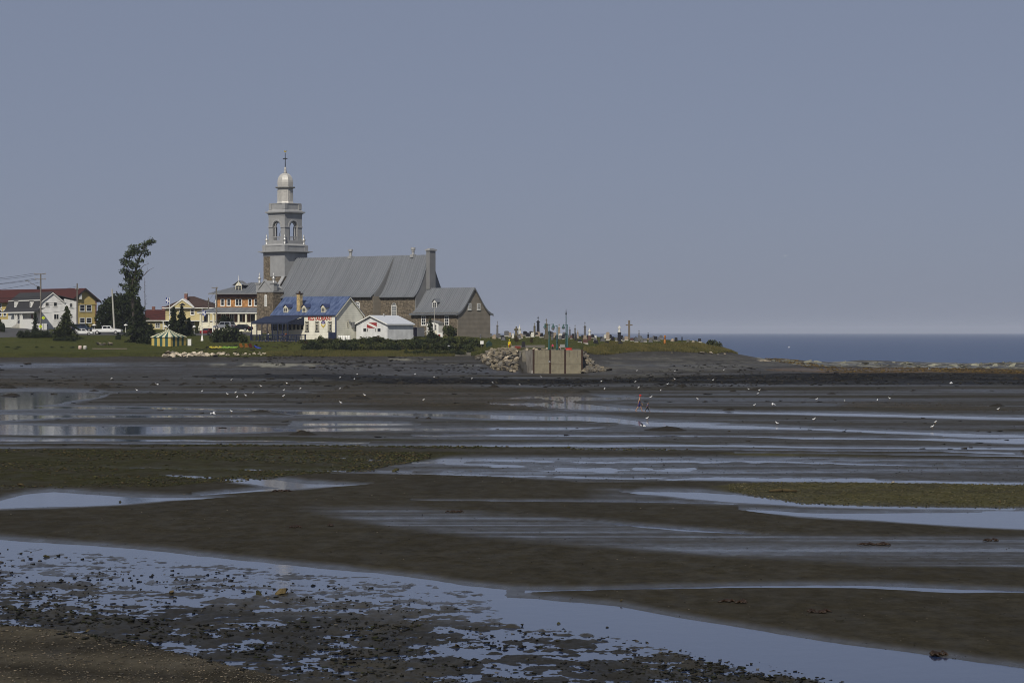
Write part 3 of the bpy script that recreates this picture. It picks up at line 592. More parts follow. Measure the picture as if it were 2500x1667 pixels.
def arch_window(par, face, w0, a, z, w, h, frame='white_paint'):
    fc = facing(face, w0); f = MB(); r = w / 2; n = 10; t = 0.14
    zc = z + h - r
    outer = [(a - r, z), (a + r, z)] + [(a + r * math.cos(math.pi * i / n), zc + r * math.sin(math.pi * i / n)) for i in range(n + 1)]
    ri = r - t; inner = [(a - ri, z + t), (a + ri, z + t)] + [(a + ri * math.cos(math.pi * i / n), zc + ri * math.sin(math.pi * i / n)) for i in range(n + 1)]
    k = len(outer)
    vs = [fc(p[0], 0.05, p[1]) for p in outer] + [fc(p[0], 0.05, p[1]) for p in inner] + [fc(p[0], -0.05, p[1]) for p in outer]
    f.add(vs, [(i, (i + 1) % k, (i + 1) % k + k, i + k) for i in range(k)] + [(i, i + 2 * k, (i + 1) % k + 2 * k, (i + 1) % k) for i in range(k)])
    fbox(f, fc, a - ri, a + ri, 0.01, 0.045, zc - 0.06, zc + 0.06)
    for i in range(1, 4): x = a - ri + 2 * ri * i / 4; fbox(f, fc, x - 0.03, x + 0.03, 0.01, 0.035, z + t, zc)
    for j in range(1, 5): y = z + t + (zc - z - t) * j / 5; fbox(f, fc, a - ri, a + ri, 0.012, 0.032, y - 0.03, y + 0.03)
    for ang in (45, 90, 135):
        d = (math.cos(R(ang)), math.sin(R(ang)))
        q = [(a - d[1] * 0.03, zc + d[0] * 0.03), (a + d[1] * 0.03, zc - d[0] * 0.03), (a + d[0] * ri + d[1] * 0.03, zc + d[1] * ri - d[0] * 0.03), (a + d[0] * ri - d[1] * 0.03, zc + d[1] * ri + d[0] * 0.03)]
        f.add([fc(x, 0.03, y) for x, y in q], [(0, 1, 2, 3)])
    o = f.build('window', frame, par)
    p = MB(); p.add([fc(x, 0.005, y) for x, y in inner], [tuple(range(len(inner)))]); p.build('pane', 'pale_glass', o)
    return o

def slab_profile(prof, t):
    """closed outline of a roof skin: prof runs over the ridge as (y,z); thickness t measured down"""
    return list(prof) + [(y, z - t) for y, z in reversed(prof)]
def gable_roof(par, prof, a0, a1, material, t=0.18, axis='x', name='roof'):
    mb = MB()
    for (p, q) in zip(prof[:-1], prof[1:]):
        mb.prism([p, q, (q[0], q[1] - t), (p[0], p[1] - t)], a0, a1, axis)
    return mb.build(name, material, par)
def seams(par, prof, a0, a1, step, material='tin_seam', h=0.09, w=0.10, axis='x', jit=0.0):
    """standing seams of a sheet roof, one raised rib after another"""
    mb = MB(); n = max(1, int((a1 - a0) / step))
    for i in range(n + 1):
        a = a0 + 0.05 + (a1 - a0 - 0.1) * i / n
        for (p, q) in zip(prof[:-1], prof[1:]):
            mb.prism([(p[0], p[1] + 0.002), (q[0], q[1] + 0.002), (q[0], q[1] + h), (p[0], p[1] + h)], a - w / 2, a + w / 2, axis)
    o = mb.build('roof_seams', material, par); o['kind'] = 'stuff'
    return o
def flare(y_r, z_r, y_e, z_e, n=7, k=0.16):
    """half roof from ridge to eave, swept outward at the foot (bell-cast)"""
    pts = []
    for i in range(n + 1):
        s = i / n
        y = y_r + (y_e - y_r) * s
        z = z_r + (z_e - z_r) * (s + k * math.sin(math.pi * s) * (0.25 + 0.9 * s))
        pts.append((y, z))
    return pts
def dormer(par, u, v, zb, w, h, d, wall, roof, frame='white_paint', rise=0.55, nx=2, ny=3, over=0.14):
    """small gabled dormer whose window faces the front"""
    o = MB().box(u - w / 2, u + w / 2, v, v + d, zb, zb + h).build('dormer', wall, par)
    rf = MB()
    for sg in (-1, 1):
        e = u + sg * (w / 2 + over)
        rf.prism([(u, zb + h + rise), (e, zb + h - 0.08), (e, zb + h - 0.0), (u, zb + h + rise + 0.09)], v - 0.2, v + d + 0.6, 'y')
    rf.build('dormer_roof', roof, o)
    g = MB().prism([(u - w / 2, zb + h), (u + w / 2, zb + h), (u, zb + h + rise)], v + 0.02, v + 0.1, 'y'); g.build('dormer_gable', frame if wall != 'worn_blue_roof' else wall, o)
    f = MB(); iw = w - 0.08
    window(o, 'F', v, u, zb + 0.1, iw, h - 0.16, frame, nx=nx, ny=ny, t=0.10, sill=False)
    o.children[-1].name = 'window'
    return o

# ------------------------------------------------------------------ church
ch = Frame('church', 'large stone church with silver bell tower and long grey tin roof', 'church', 1118, 819, 575, 42)
E = ch.e
# sacristy (the low wing at the right)
vS = ch.v(1197); uL = ch.u(1004) ; zE = ch.z(767, -6, -0.5); vR = ch.v(1159); vR = vS / 2
zR = ch.z(702, 0, vR)
ov = 0.75
profS = list(reversed(flare(vR, zR, -ov, zE, k=0.22))) + flare(vR, zR, vS + ov, zE, k=0.22)[1:]
MB().box(uL, -0.12, 0, vS, -1.5, zE + 0.35).build('sacristy_wall', 'fieldstone', E)
gb = [(0, -1.5)] + [(y, z - 0.2) for y, z in profS if 0 <= y <= vS] + [(vS, -1.5)]
gb[1:1] = [(0, zE + 0.55)]; gb[-1:-1] = [(vS, zE + 0.55)]
MB().prism(gb, -0.12, 0.0, 'x').build('gable_wall', 'grey_shingle', E)
rS = gable_roof(E, profS, uL, 0.22, 'tin_roof', 0.16, name='sacristy_roof')
seams(rS, profS, uL + 0.1, 0.2, 0.52)
fb = MB()
for p, q in zip(profS[:-1], profS[1:]): fb.prism([(p[0], p[1] - 0.17), (q[0], q[1] - 0.17), (q[0], q[1] - 0.36), (p[0], p[1] - 0.36)], 0.10, 0.24, 'x')
fb.build('barge_board', 'tin_wall', E)
for px_ in (1146.3, 1168.5): window(E, 'R', 0.0, ch.v(px_), ch.z(756.5, 0, 4), 1.0, 1.35, nx=2, ny=3, t=0.17)
for px_ in (1034, 1091): window(E, 'F', 0.0, ch.u(px_), ch.z(794.5, -4, 0), 1.25, 2.0, nx=2, ny=3, t=0.15)
dormer(E, ch.u(1061.5, 1.6), ch.v(1061.5, ch.u(1061.5, 1.6)), ch.z(755.5, -6, 1.6), 1.25, 1.55, 1.7, 'tin_wall', 'tin_roof', rise=0.6, nx=2, ny=3)
# porch with steps at the sacristy door
u0, u1 = ch.u(1044, -1.2), ch.u(1073, -1.2)
po = MB().box(u0, u1, -1.5, -0.002, -0.6, 2.5).build('entrance_porch', 'white_paint', E)
mb = MB()
mb.prism([(u0 - 0.2, 2.45), ((u0 + u1) / 2, 3.0), (u1 + 0.2, 2.45), (u1 + 0.2, 2.56), ((u0 + u1) / 2, 3.12), (u0 - 0.2, 2.56)], -1.7, -0.004, 'y'); mb.build('porch_roof', 'tin_wall', po)
MB().prism([(u0, 2.5), (u1, 2.5), ((u0 + u1) / 2, 2.95)], -1.48, -1.4, 'y').build('pediment', 'white_paint', po)
for i in range(3):
    window(po, 'F', -1.5, u0 + (u1 - u0) * (0.22 + 0.28 * i), 1.05, 0.5, 1.2, nx=1, ny=3, t=0.07, sill=False)
d = MB(); d.box(u0 + 0.5, u1 - 0.5, -1.56, -1.5, -0.4, 0.95); d.build('door', 'cream_paint', po)
st = MB()
for i in range(5): st.box(u0 - 1.2 - 0.28 * i, u0 - 0.92 - 0.28 * i + (0.92 if i == 0 else 0), -1.45, -0.3, -1.2, -0.35 - 0.2 * i)
st.build('steps', 'pale_concrete', po)
rl = MB(); rl.tube((u0 - 2.3, -1.4, -0.1), (u0 - 0.1, -1.4, 1.0), 0.05); rl.tube((u0 - 2.3, -1.4, -1.2), (u0 - 2.3, -1.4, -0.1), 0.05); rl.build('handrail', 'white_paint', po)
# choir
uC = uL
vCe = ch.v(1010, uC); zCe = ch.z(724, uC, vCe); vCr = ch.v(1050, uC); zCr = ch.z(622, uC, vCr)
vCw = vCe + 0.55; vCf = 2 * vCr - vCw
uN = ch.u(928, vCw)                                  # where the wide nave ends
profC = list(reversed(flare(vCr, zCr, vCe, zCe, k=0.17))) + flare(vCr, zCr, 2 * vCr - vCe, zCe, k=0.17)[1:]
MB().box(uN, uC - 0.15, vCw, vCf, -1.5, zCe + 0.3).build('choir_wall', 'fieldstone', E)
gb = [(vCw, -1.5), (vCw, zCe + 0.4)] + [(y, z - 0.12) for y, z in profC if vCw < y < vCf] + [(vCf, zCe + 0.4), (vCf, -1.5)]
MB().prism(gb, uC - 0.15, uC + 0.05, 'x').build('choir_gable', 'tin_wall', E)
rC = gable_roof(E, profC, uN - 0.4, uC + 0.12, 'tin_roof', 0.15, name='choir_roof')
seams(rC, profC[:len(profC) // 2 + 1], uN, uC + 0.1, 0.62)
arch_window(E, 'F', vCw, ch.u(962, vCw), ch.z(778, uC, vCw), 1.45, 3.35)
mb = MB(); a = ch.u(962, vCw); zt = ch.z(741, uC, vCw)
for i in range(13):
    t0, t1 = math.pi * i / 13, math.pi * (i + 0.86) / 13
    q = [(a + r_ * math.cos(t_), zt - 0.75 + r_ * math.sin(t_)) for r_, t_ in ((0.80, t0), (1.16, t0), (1.16, t1), (0.80, t1))]
    mb.add([(x, vCw - 0.05, z) for x, z in q] + [(x, vCw + 0.02, z) for x, z in q], [(0, 1, 2, 3), (0, 4, 5, 1), (1, 5, 6, 2), (2, 6, 7, 3), (3, 7, 4, 0)])
mb.build('arch_stones', 'fieldstone', E)
# chimney on the choir gable
uCh = uC + 0.05; v0, v1 = ch.v(1046.5, uCh + 0.5), ch.v(1057.5, uCh + 0.5); zt = ch.z(612.5, uC, v0)
c_ = MB().box(uCh, uCh + 1.0, v0 - 0.2, v1 + 0.2, ch.z(706, uC, v0), zt).build('chimney', 'tin_wall', E)
k = MB().box(uCh - 0.18, uCh + 1.18, v0 - 0.4, v1 + 0.4, zt, zt + 0.32); k.box(uCh + 0.1, uCh + 0.9, v0, v1, zt + 0.32, zt + 0.5); k.build('chimney_cap', 'pale_metal', c_)
# nave
vNe = ch.v(905, uN); vNw = vNe + 0.6; vNf = 2 * vCr - vNw; zNe = ch.z(724, uN, vNe); zNr = zCr
uF = -53.6
uT = ch.u(696.5, vCr)                                # tower axis
half = 3.33
profN = list(reversed(flare(vCr, zNr, vNe, zNe, k=0.15))) + flare(vCr, zNr, 2 * vCr - vNe, zNe, k=0.15)[1:]
MB().box(uF + 0.3, uN, vNw, vNf, -1.5, zNe + 0.3).build('nave_wall', 'fieldstone', E)
rN = gable_roof(E, profN, uF + 0.25, uN + 0.02, 'tin_roof', 0.15, name='nave_roof')
seams(rN, profN[:len(profN) // 2 + 1], uF + 0.6, uN, 0.62)
gb = [(vNw - 0.3, -1.5)] + [(y, z - 0.18) for y, z in profN if vNw - 0.3 < y < vNf + 0.3] + [(vNf + 0.3, -1.5)]
MB().prism(gb, uN + 0.02, uN + 0.10, 'x').build('nave_end_cladding', 'tin_wall', E)
mb = MB().box(uN + 0.10, uN + 0.2, vNw - 0.05, vCw - 0.003, -1.5, zNe + 0.05); mb.build('return_wall', 'grey_shingle', E)
fg = [(vNw - 0.5, -1.5), (vNw - 0.5, zNe + 0.6)] + [(y, z + 0.75) for y, z in profN if vNw < y < vNf] + [(vNf + 0.5, zNe + 0.5), (vNf + 0.5, -1.5)]
MB().prism(fg, uF - 0.3, uF + 0.25, 'x').build('front_gable', 'fieldstone', E)
cp = MB()
pf = [(y, z + 0.75) for y, z in profN]
for p, q in zip(pf[:-1], pf[1:]): cp.prism([(p[0], p[1] + 0.3), (q[0], q[1] + 0.3), (q[0], q[1] - 0.02), (p[0], p[1] - 0.02)], uF - 0.45, uF + 0.45, 'x')
cp.build('coping', 'pale_metal', E)
arch_window(E, 'F', vNw, ch.u(873, vNw), ch.z(778, uN, vNw), 1.45, 3.6)
for du in (6.5, 13, 19.5): arch_window(E, 'F', vNw, ch.u(873, vNw) - du, ch.z(778, uN, vNw), 1.45, 3.6)
# ridge ventilators
for px_ in (856, 1008.5):
    uu = ch.u(px_, vCr); zb = zNr - 0.1
    mb = MB(); mb.box(uu - 0.45, uu + 0.45, vCr - 0.45, vCr + 0.45, zb - 0.35, zb + 0.25); mb.lathe([(0.3, 0.25), (0.3, 0.8), (0.42, 0.9), (0.22, 1.1)], (uu, vCr, zb), 10); mb.lathe([(0.22, 1.08), (0.5, 1.2), (0.5, 1.65), (0.2, 1.72)], (uu, vCr, zb), 10)
    mb.build('ridge_ventilator', 'pale_metal', E)
# side chapel with gable and two finials
uA, uB = ch.u(627, vNe - 2.0), ch.u(667, vNe - 2.0); vA = vNe - 2.0
zA = ch.z(713, uB, vA)
cw = MB().box(uA, uB, vA, vNw + 0.5, -1.5, zA).build('side_chapel', 'fieldstone', E)
mb = MB(); um = (uA + uB) / 2; ztop = ch.z(693, uB, vA); zap = ch.z(685, uB, vA)
mb.box(uA - 0.15, uB + 0.15, vA - 0.15, vNw + 0.3, zA, zA + 0.25)
mb.prism([(uA + 0.1, zA + 0.25), (uB - 0.1, zA + 0.25), (uB - 0.1, zA + 0.75), (um + 0.25, zap), (um - 0.25, zap), (uA + 0.1, zA + 0.75)], vA, vNw + 0.3, 'y')
for sg in (-1, 1):
    mb.prism([(um, zap + 0.35), (um + sg * 2.0, zA + 0.9), (um + sg * 2.0, zA + 0.55), (um, zap - 0.05)], vA - 0.18, vA + 0.3, 'y')
    uu = uA + 0.35 if sg < 0 else uB - 0.35
    mb.box(uu - 0.55, uu + 0.55, vA - 0.05, vA + 1.0, zA + 0.25, ztop); mb.box(uu - 0.72, uu + 0.72, vA - 0.2, vA + 1.15, ztop, ztop + 0.22)
mb.build('chapel_gable', 'tower_metal', cw)
def finial(par, x, y, z, k=1.0, m='pale_metal'):
    MB().lathe([(0.34 * k, 0), (0.34 * k, 0.12 * k), (0.2 * k, 0.25 * k), (0.3 * k, 0.55 * k), (0.17 * k, 0.7 * k), (0.42 * k, 0.95 * k), (0.40 * k, 1.1 * k), (0.14 * k, 1.35 * k), (0.2 * k, 1.55 * k), (0.05 * k, 2.25 * k)], (x, y, z), 10).build('finial', m, par, True)
finial(cw, uA + 0.35, vA + 0.45, ztop + 0.22, 0.98); finial(cw, uB - 0.35, vA + 0.45, ztop + 0.22, 0.98)
arch_window(cw, 'F', vA, um + 0.25, ch.z(748, uB, vA), 0.75, 2.6)
# bell tower
def sq(mb, hw, z0, z1, hw1=None):
    k = 1 if hw1 is None else hw1 / hw
    return mb.taper(uT - hw, uT + hw, vCr - hw, vCr + hw, z0, z1, k)
TZ = lambda py: ch.z(py, uT, vCr)
tw = MB(); sq(tw, half, -1.5, TZ(627)); TW = tw.build('bell_tower', 'fieldstone', E)
mb = MB(); sq(mb, half + 0.04, TZ(627), TZ(618))
mb.box(uT + half - 0.2, uT + half + 0.06, vCr - half - 0.05, vCr + half + 0.05, TZ(676), TZ(627))
mb.box(uT - 1.15, uT + half + 0.05, vCr - half - 0.06, vCr - half + 0.1, TZ(676), TZ(627)); mb.build('tower_cladding', 'tower_metal', TW)
mb = MB(); sq(mb, half + 0.15, TZ(618), TZ(616), 4.2); sq(mb, 4.2, TZ(616), TZ(614)); mb.build('lower_cornice', 'tower_metal', TW)
mb = MB(); sq(mb, 3.42, TZ(614), TZ(601.5)); sq(mb, 3.52, TZ(601.5), TZ(600)); sq(mb, 3.4, TZ(600), TZ(596), 2.95)
for sx in (-1, 1):
    for sy in (-1, 1): mb.box(uT + sx * 3.0 - 0.5, uT + sx * 3.0 + 0.5, vCr + sy * 3.0 - 0.5, vCr + sy * 3.0 + 0.5, TZ(614) + 0.02, TZ(601.5) - 0.02)
mb.build('pedestal', 'tower_metal', TW)
for sx in (-1, 1):
    for sy in (-1, 1): finial(TW, uT + sx * 2.85, vCr + sy * 2.85, TZ(597.5), 0.98)
# belfry: four piers, arches on every side, open to the sky
hb = 2.55; zb0, zb1 = TZ(589), TZ(529); zsp = TZ(555)
ow = 1.22      # half opening
mb = MB()
for sx in (-1, 1):
    for sy in (-1, 1):
        xa, xb = sorted((uT + sx * ow, uT + sx * hb)); ya, yb = sorted((vCr + sy * ow, vCr + sy * hb)); mb.box(xa, xb, ya, yb, zb0, zsp)
n = 10
def arch_face(mb, face, w0, c, r, z_s, z_t, a0, a1, th):
    fc = facing(face, w0)
    arc = [(c + r * math.cos(math.pi * i / n), z_s + r * math.sin(math.pi * i / n)) for i in range(n + 1)]
    for i in range(n):
        p, q = arc[i], arc[i + 1]
        pts = [(p[0], p[1]), (q[0], q[1]), (q[0] if 0 < i + 1 < n else a0, z_t), (p[0] if i > 0 else a1, z_t)]
        if i == 0: pts = [(a1, z_s), (p[0], p[1]), (q[0], q[1]), (q[0], z_t), (a1, z_t)]
        elif i == n - 1: pts = [(p[0], p[1]), (q[0], q[1]), (a0, z_s), (a0, z_t), (p[0], z_t)]
        k = len(pts)
        vs = [fc(x, 0, z) for x, z in pts] + [fc(x, -th, z) for x, z in pts]
        mb.add(vs, [tuple(range(k)), tuple(range(2 * k - 1, k - 1, -1))] + [(j, j + k, (j + 1) % k + k, (j + 1) % k) for j in range(k)])
for sy in (-1, 1):
    arch_face(mb, 'F', vCr + sy * hb - (0.9 if sy > 0 else 0), uT, ow, zsp, zb1, uT - hb, uT + hb, 0.9 if sy < 0 else 0.9)
for sx in (-1, 1):
    arch_face(mb, 'R', uT + sx * hb + (0.0 if sx > 0 else 0.9), vCr, ow, zsp, zb1, vCr - hb + 0.91, vCr + hb - 0.91, 0.9)
mb.build('belfry', 'tower_metal', TW)
# inner smaller arches standing on slim columns
for face, w0, c in (('F', vCr - hb + 0.35, uT), ('R', uT + hb - 0.35, vCr)):
    mb = MB(); fc = facing(face, w0); r0 = 0.74
    for i in range(n):
        t0, t1 = math.pi * i / n, math.pi * (i + 1) / n
        pts = [(c + r_ * math.cos(t_), zsp + 0.15 + r_ * math.sin(t_)) for r_, t_ in ((r0, t0), (1.02, t0), (1.02, t1), (r0, t1))]
        mb.add([fc(x, 0, z) for x, z in pts] + [fc(x, -0.3, z) for x, z in pts], [(0, 1, 2, 3), (7, 6, 5, 4), (0, 4, 5, 1), (1, 5, 6, 2), (2, 6, 7, 3), (3, 7, 4, 0)])
    for s_ in (-1, 1):
        b = fc(c + s_ * 0.88, -0.15, zb0); t_ = fc(c + s_ * 0.88, -0.15, zsp + 0.15); mb.tube(b, t_, 0.13, 0.13, 8)
        p = fc(c + s_ * 0.88 - 0.2, -0.36, zsp - 0.05); q = fc(c + s_ * 0.88 + 0.2, 0.04, zsp + 0.16)
        mb.box(min(p[0], q[0]), max(p[0], q[0]), min(p[1], q[1]), max(p[1], q[1]), zsp - 0.05, zsp + 0.16)
    mb.build('belfry_arcade', 'pale_metal', TW)
mb = MB()
for s_ in (-1, 1):
    for face in 'FR':
        fc = facing(face, (vCr - hb) if face == 'F' else (uT + hb)); c = uT if face == 'F' else vCr
        fbox(mb, fc, c + s_ * (hb + 0.12) if s_ > 0 else c - hb - 0.12, c + s_ * ow, -0.02, 0.14, zsp - 0.12, zsp + 0.1)
    for face in 'FR':
        fc = facing(face, (vCr - hb) if face == 'F' else (uT + hb)); c = uT if face == 'F' else vCr
        for i in range(n):
            t0, t1 = math.pi * i / n, math.pi * (i + 1) / n
            pts = [(c + r_ * math.cos(t_), zsp + 0.1 + r_ * math.sin(t_)) for r_, t_ in ((ow + 0.02, t0), (ow + 0.34, t0), (ow + 0.34, t1), (ow + 0.02, t1))]
            if s_ > 0: mb.add([fc(x, 0.1, z) for x, z in pts] + [fc(x, -0.02, z) for x, z in pts], [(0, 1, 2, 3), (0, 4, 5, 1), (1, 5, 6, 2), (2, 6, 7, 3), (3, 7, 4, 0)])
mb.build('belfry_mouldings', 'pale_metal', TW)
for face in 'FR':
    mb = MB(); fc = facing(face, (vCr - hb + 0.1) if face == 'F' else (uT + hb - 0.1)); c = uT if face == 'F' else vCr
    fbox(mb, fc, c - ow, c + ow, -0.1, 0.02, zb0 + 0.85, zb0 + 0.97); fbox(mb, fc, c - ow, c + ow, -0.1, 0.02, zb0, zb0 + 0.12)
    for i in range(7): x = c - ow + 0.18 + i * (2 * ow - 0.36) / 6; fbox(mb, fc, x - 0.06, x + 0.06, -0.08, 0.0, zb0 + 0.12, zb0 + 0.85)
    mb.build('belfry_balustrade', 'pale_metal', TW)
mb = MB(); sq(mb, 2.95, TZ(596), zb0 + 0.02); mb.build('belfry_floor', 'tower_metal', TW)
b = MB().lathe([(0.62, 0), (0.55, 0.12), (0.42, 0.5), (0.34, 0.8), (0.1, 0.95)], (uT + 0.3, vCr - 0.2, zb0 + 0.9), 14).build('bell', 'black_iron', TW, True)
mb = MB(); mb.box(uT - 1.2, uT + 1.2, vCr - 0.12, vCr + 0.12, zb0 + 1.85, zb0 + 2.05)
for i in range(16):
    t0, t1 = 2 * math.pi * i / 16, 2 * math.pi * (i + 1) / 16
    mb.tube((uT - 0.55 + 0.75 * math.cos(t0), vCr - 0.5, zb0 + 1.4 + 0.75 * math.sin(t0)), (uT - 0.55 + 0.75 * math.cos(t1), vCr - 0.5, zb0 + 1.4 + 0.75 * math.sin(t1)), 0.045, n=5)
mb.build('bell_wheel', 'black_iron', b)
mb = MB(); sq(mb, hb + 0.05, TZ(529), TZ(523)); sq(mb, hb + 0.12, TZ(523), TZ(520.5), 3.0); sq(mb, 3.08, TZ(520.5), TZ(517.5)); mb.build('upper_cornice', 'tower_metal', TW)
mb = MB(); sq(mb, 2.75, TZ(517.5), TZ(512), 2.42); sq(mb, 2.36, TZ(512), TZ(499)); sq(mb, 2.46, TZ(499), TZ(497))
for sx in (-1, 1):
    for sy in (-1, 1): mb.box(uT + sx * 2.1 - 0.42, uT + sx * 2.1 + 0.42, vCr + sy * 2.1 - 0.42, vCr + sy * 2.1 + 0.42, TZ(512), TZ(499) - 0.02)
mb.build('attic', 'tower_metal', TW)
o8 = math.pi / 8; c8 = (uT, vCr, 0)
mb = MB(); mb.lathe([(2.0, TZ(497)), (1.80, TZ(492)), (1.76, TZ(462)), (1.80, TZ(461))], c8, 8, o8)
for i in range(8):
    a = i * math.pi / 4; ca, sa = math.cos(a), math.sin(a); ap = 1.64
    for (w2, z0_, z1_) in ((0.36, 493, 472), (0.36, 470, 465)):
        q = [(-w2, z0_), (w2, z0_), (w2, z1_), (-w2, z1_)]
        mb.add([(uT + ca * (ap + 0.06) - sa * x, vCr + sa * (ap + 0.06) + ca * x, TZ(z)) for x, z in q] + [(uT + ca * (ap - 0.05) - sa * x, vCr + sa * (ap - 0.05) + ca * x, TZ(z)) for x, z in q], [(0, 1, 2, 3), (0, 4, 5, 1), (1, 5, 6, 2), (2, 6, 7, 3), (3, 7, 4, 0)])
mb.build('lantern', 'dome_metal', TW)
mb = MB(); mb.lathe([(1.80, TZ(461)), (2.28, TZ(459)), (2.32, TZ(457)), (1.78, TZ(456.6))], c8, 8, o8); mb.build('lantern_cornice', 'tower_metal', TW)
prof = [(1.74, 456.6), (1.80, 452), (1.82, 446), (1.76, 440), (1.58, 434), (1.26, 428.5), (0.78, 424.5), (0.42, 423)]
MB().lathe([(r_, TZ(p_)) for r_, p_ in prof], c8, 8, o8).build('dome', 'dome_metal', TW)
prof = [(0.42, 423), (0.30, 420), (0.34, 418.5), (0.22, 415), (0.30, 413), (0.2, 411.5), (0.26, 410), (0.08, 408)]
MB().lathe([(r_, TZ(p_)) for r_, p_ in prof], c8, 12).build('dome_finial', 'dome_metal', TW, True)
mb = MB(); mb.tube((uT, vCr, TZ(409)), (uT, vCr, TZ(374)), 0.10, 0.06, 6); zc = TZ(388)
mb.box(uT - 0.55, uT + 0.55, vCr - 0.06, vCr + 0.06, zc - 0.07, zc + 0.07)
for s_ in (-1, 1): mb.blob((uT + s_ * 0.55, vCr, zc), (0.13, 0.1, 0.13)); mb.tube((uT + s_ * 0.3, vCr, zc), (uT, vCr, zc + 0.3), 0.03, n=5); mb.tube((uT + s_ * 0.3, vCr, zc), (uT, vCr, zc - 0.3), 0.03, n=5)
CR = mb.build('tower_cross', 'black_iron', TW)
zc = TZ(372)
mb = MB(); mb.blob((uT, vCr, zc + 0.1), (0.26, 0.09, 0.16)); mb.prism([(uT + 0.15, zc + 0.1), (uT + 0.42, zc + 0.42), (uT + 0.30, zc + 0.05)], vCr - 0.03, vCr + 0.03, 'y'); mb.prism([(uT - 0.12, zc + 0.1), (uT - 0.26, zc + 0.42), (uT - 0.38, zc + 0.3), (uT - 0.22, zc + 0.05)], vCr - 0.03, vCr + 0.03, 'y'); mb.build('weathercock', 'gold', CR)
# ------------------------------------------------------------------ restaurant
def text_mesh(par, body, face, w0, a0, a1, z0, z1, material, depth=0.03, out=0.01, bold=0.0, name='lettering'):
    cu = bpy.data.curves.new('text', 'FONT'); cu.body = body; cu.extrude = depth / 2; cu.offset = bold; cu.resolution_u = 3
    o = bpy.data.objects.new('text', cu); COL.objects.link(o)
    dg = bpy.context.evaluated_depsgraph_get(); dg.update()
    me = bpy.data.meshes.new_from_object(o.evaluated_get(dg)); bpy.data.objects.remove(o, do_unlink=True)
    co = np.array([v.co[:] for v in me.vertices]); lo, hi = co.min(0), co.max(0)
    fc = facing(face, w0)
    for v in me.vertices:
        x = a0 + (v.co.x - lo[0]) / (hi[0] - lo[0]) * (a1 - a0); z = z0 + (v.co.y - lo[1]) / (hi[1] - lo[1]) * (z1 - z0)
        v.co = fc(x, out + depth / 2 + v.co.z, z)
    me.materials.clear(); me.materials.append(M[material])
    return link(name, me, par)

rs = Frame('restaurant', 'cream restaurant with worn blue roof, three dormers and red lettering', 'restaurant', 820, 829, 553, 42)
E = rs.e
vB = rs.v(886); vm = vB / 2; uLft = rs.u(661); zE = rs.z(770, -5, -0.3); zR = rs.z(723, 0, vm)
prof = [(-0.25, zE + 0.1), (vm, zR), (vB + 0.3, zE)]
fr = MB().box(uLft + 0.2, -0.15, 0, vB, -1.5, zE + 0.1).build('front_wall', 'cream_wall', E)
MB().prism([(0, -1.5), (vB, -1.5), (vB, zE + 0.3), (vm, zR - 0.25), (0, zE + 0.3)], -0.15, 0.0, 'x').build('gable_wall', 'cream_clapboard', E)
rf = gable_roof(E, prof, uLft, 0.28, 'worn_blue_roof', 0.16)
mb = MB()
for p, q in ((prof[0], prof[1]), (prof[1], prof[2])): mb.prism([(p[0], p[1] - 0.17), (q[0], q[1] - 0.17), (q[0], q[1] - 0.42), (p[0], p[1] - 0.42)], 0.2, 0.3, 'x')
mb.build('barge_board', 'cream_paint', E)
MB().box(uLft, 0.2, -0.30, -0.255, zE - 0.06, zE + 0.09).build('fascia', 'blue_trim', E)
mb = MB(); mb.box(-0.18, 0.03, -0.03, -0.001, -1.0, zE - 0.1); mb.box(0.003, 0.03, -0.03, 0.15, -1.0, zE - 0.1); mb.build('corner_board', 'blue_trim', E)
for px_ in (749.5, 774.5, 805.5):
    a = rs.u(px_); zw = rs.z(809, a, 0); h = rs.z(785, a, 0) - zw
    o = window(E, 'F', 0.0, a, zw, 1.12, h, 'black_iron', nx=1, ny=1, t=0.10, proud=0.05, sill=True)
    inner = MB(); fc = facing('F', 0.0)
    for b in ((a - 0.45, a - 0.36, zw + 0.11, zw + h - 0.11), (a + 0.36, a + 0.45, zw + 0.11, zw + h - 0.11), (a - 0.04, a + 0.04, zw + 0.11, zw + h * 0.72), (a - 0.36, a + 0.36, zw + h * 0.70, zw + h * 0.78), (a - 0.36, a + 0.36, zw + 0.11, zw + 0.2), (a - 0.36, a + 0.36, zw + h - 0.2, zw + h - 0.11), (a - 0.36, a + 0.36, zw + h * 0.40, zw + h * 0.43)):
        fbox(inner, fc, b[0], b[1], 0.008, 0.04, b[2], b[3])
    inner.build('sash', 'cream_paint', o)
a0, a1 = rs.u(752.5), rs.u(811)
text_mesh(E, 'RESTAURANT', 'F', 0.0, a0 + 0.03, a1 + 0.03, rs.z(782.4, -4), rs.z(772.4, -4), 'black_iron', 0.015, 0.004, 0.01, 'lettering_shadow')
text_mesh(E, 'RESTAURANT', 'F', 0.0, a0, a1, rs.z(782, -4), rs.z(772, -4), 'sign_red', 0.04, 0.02, 0.008, 'lettering')
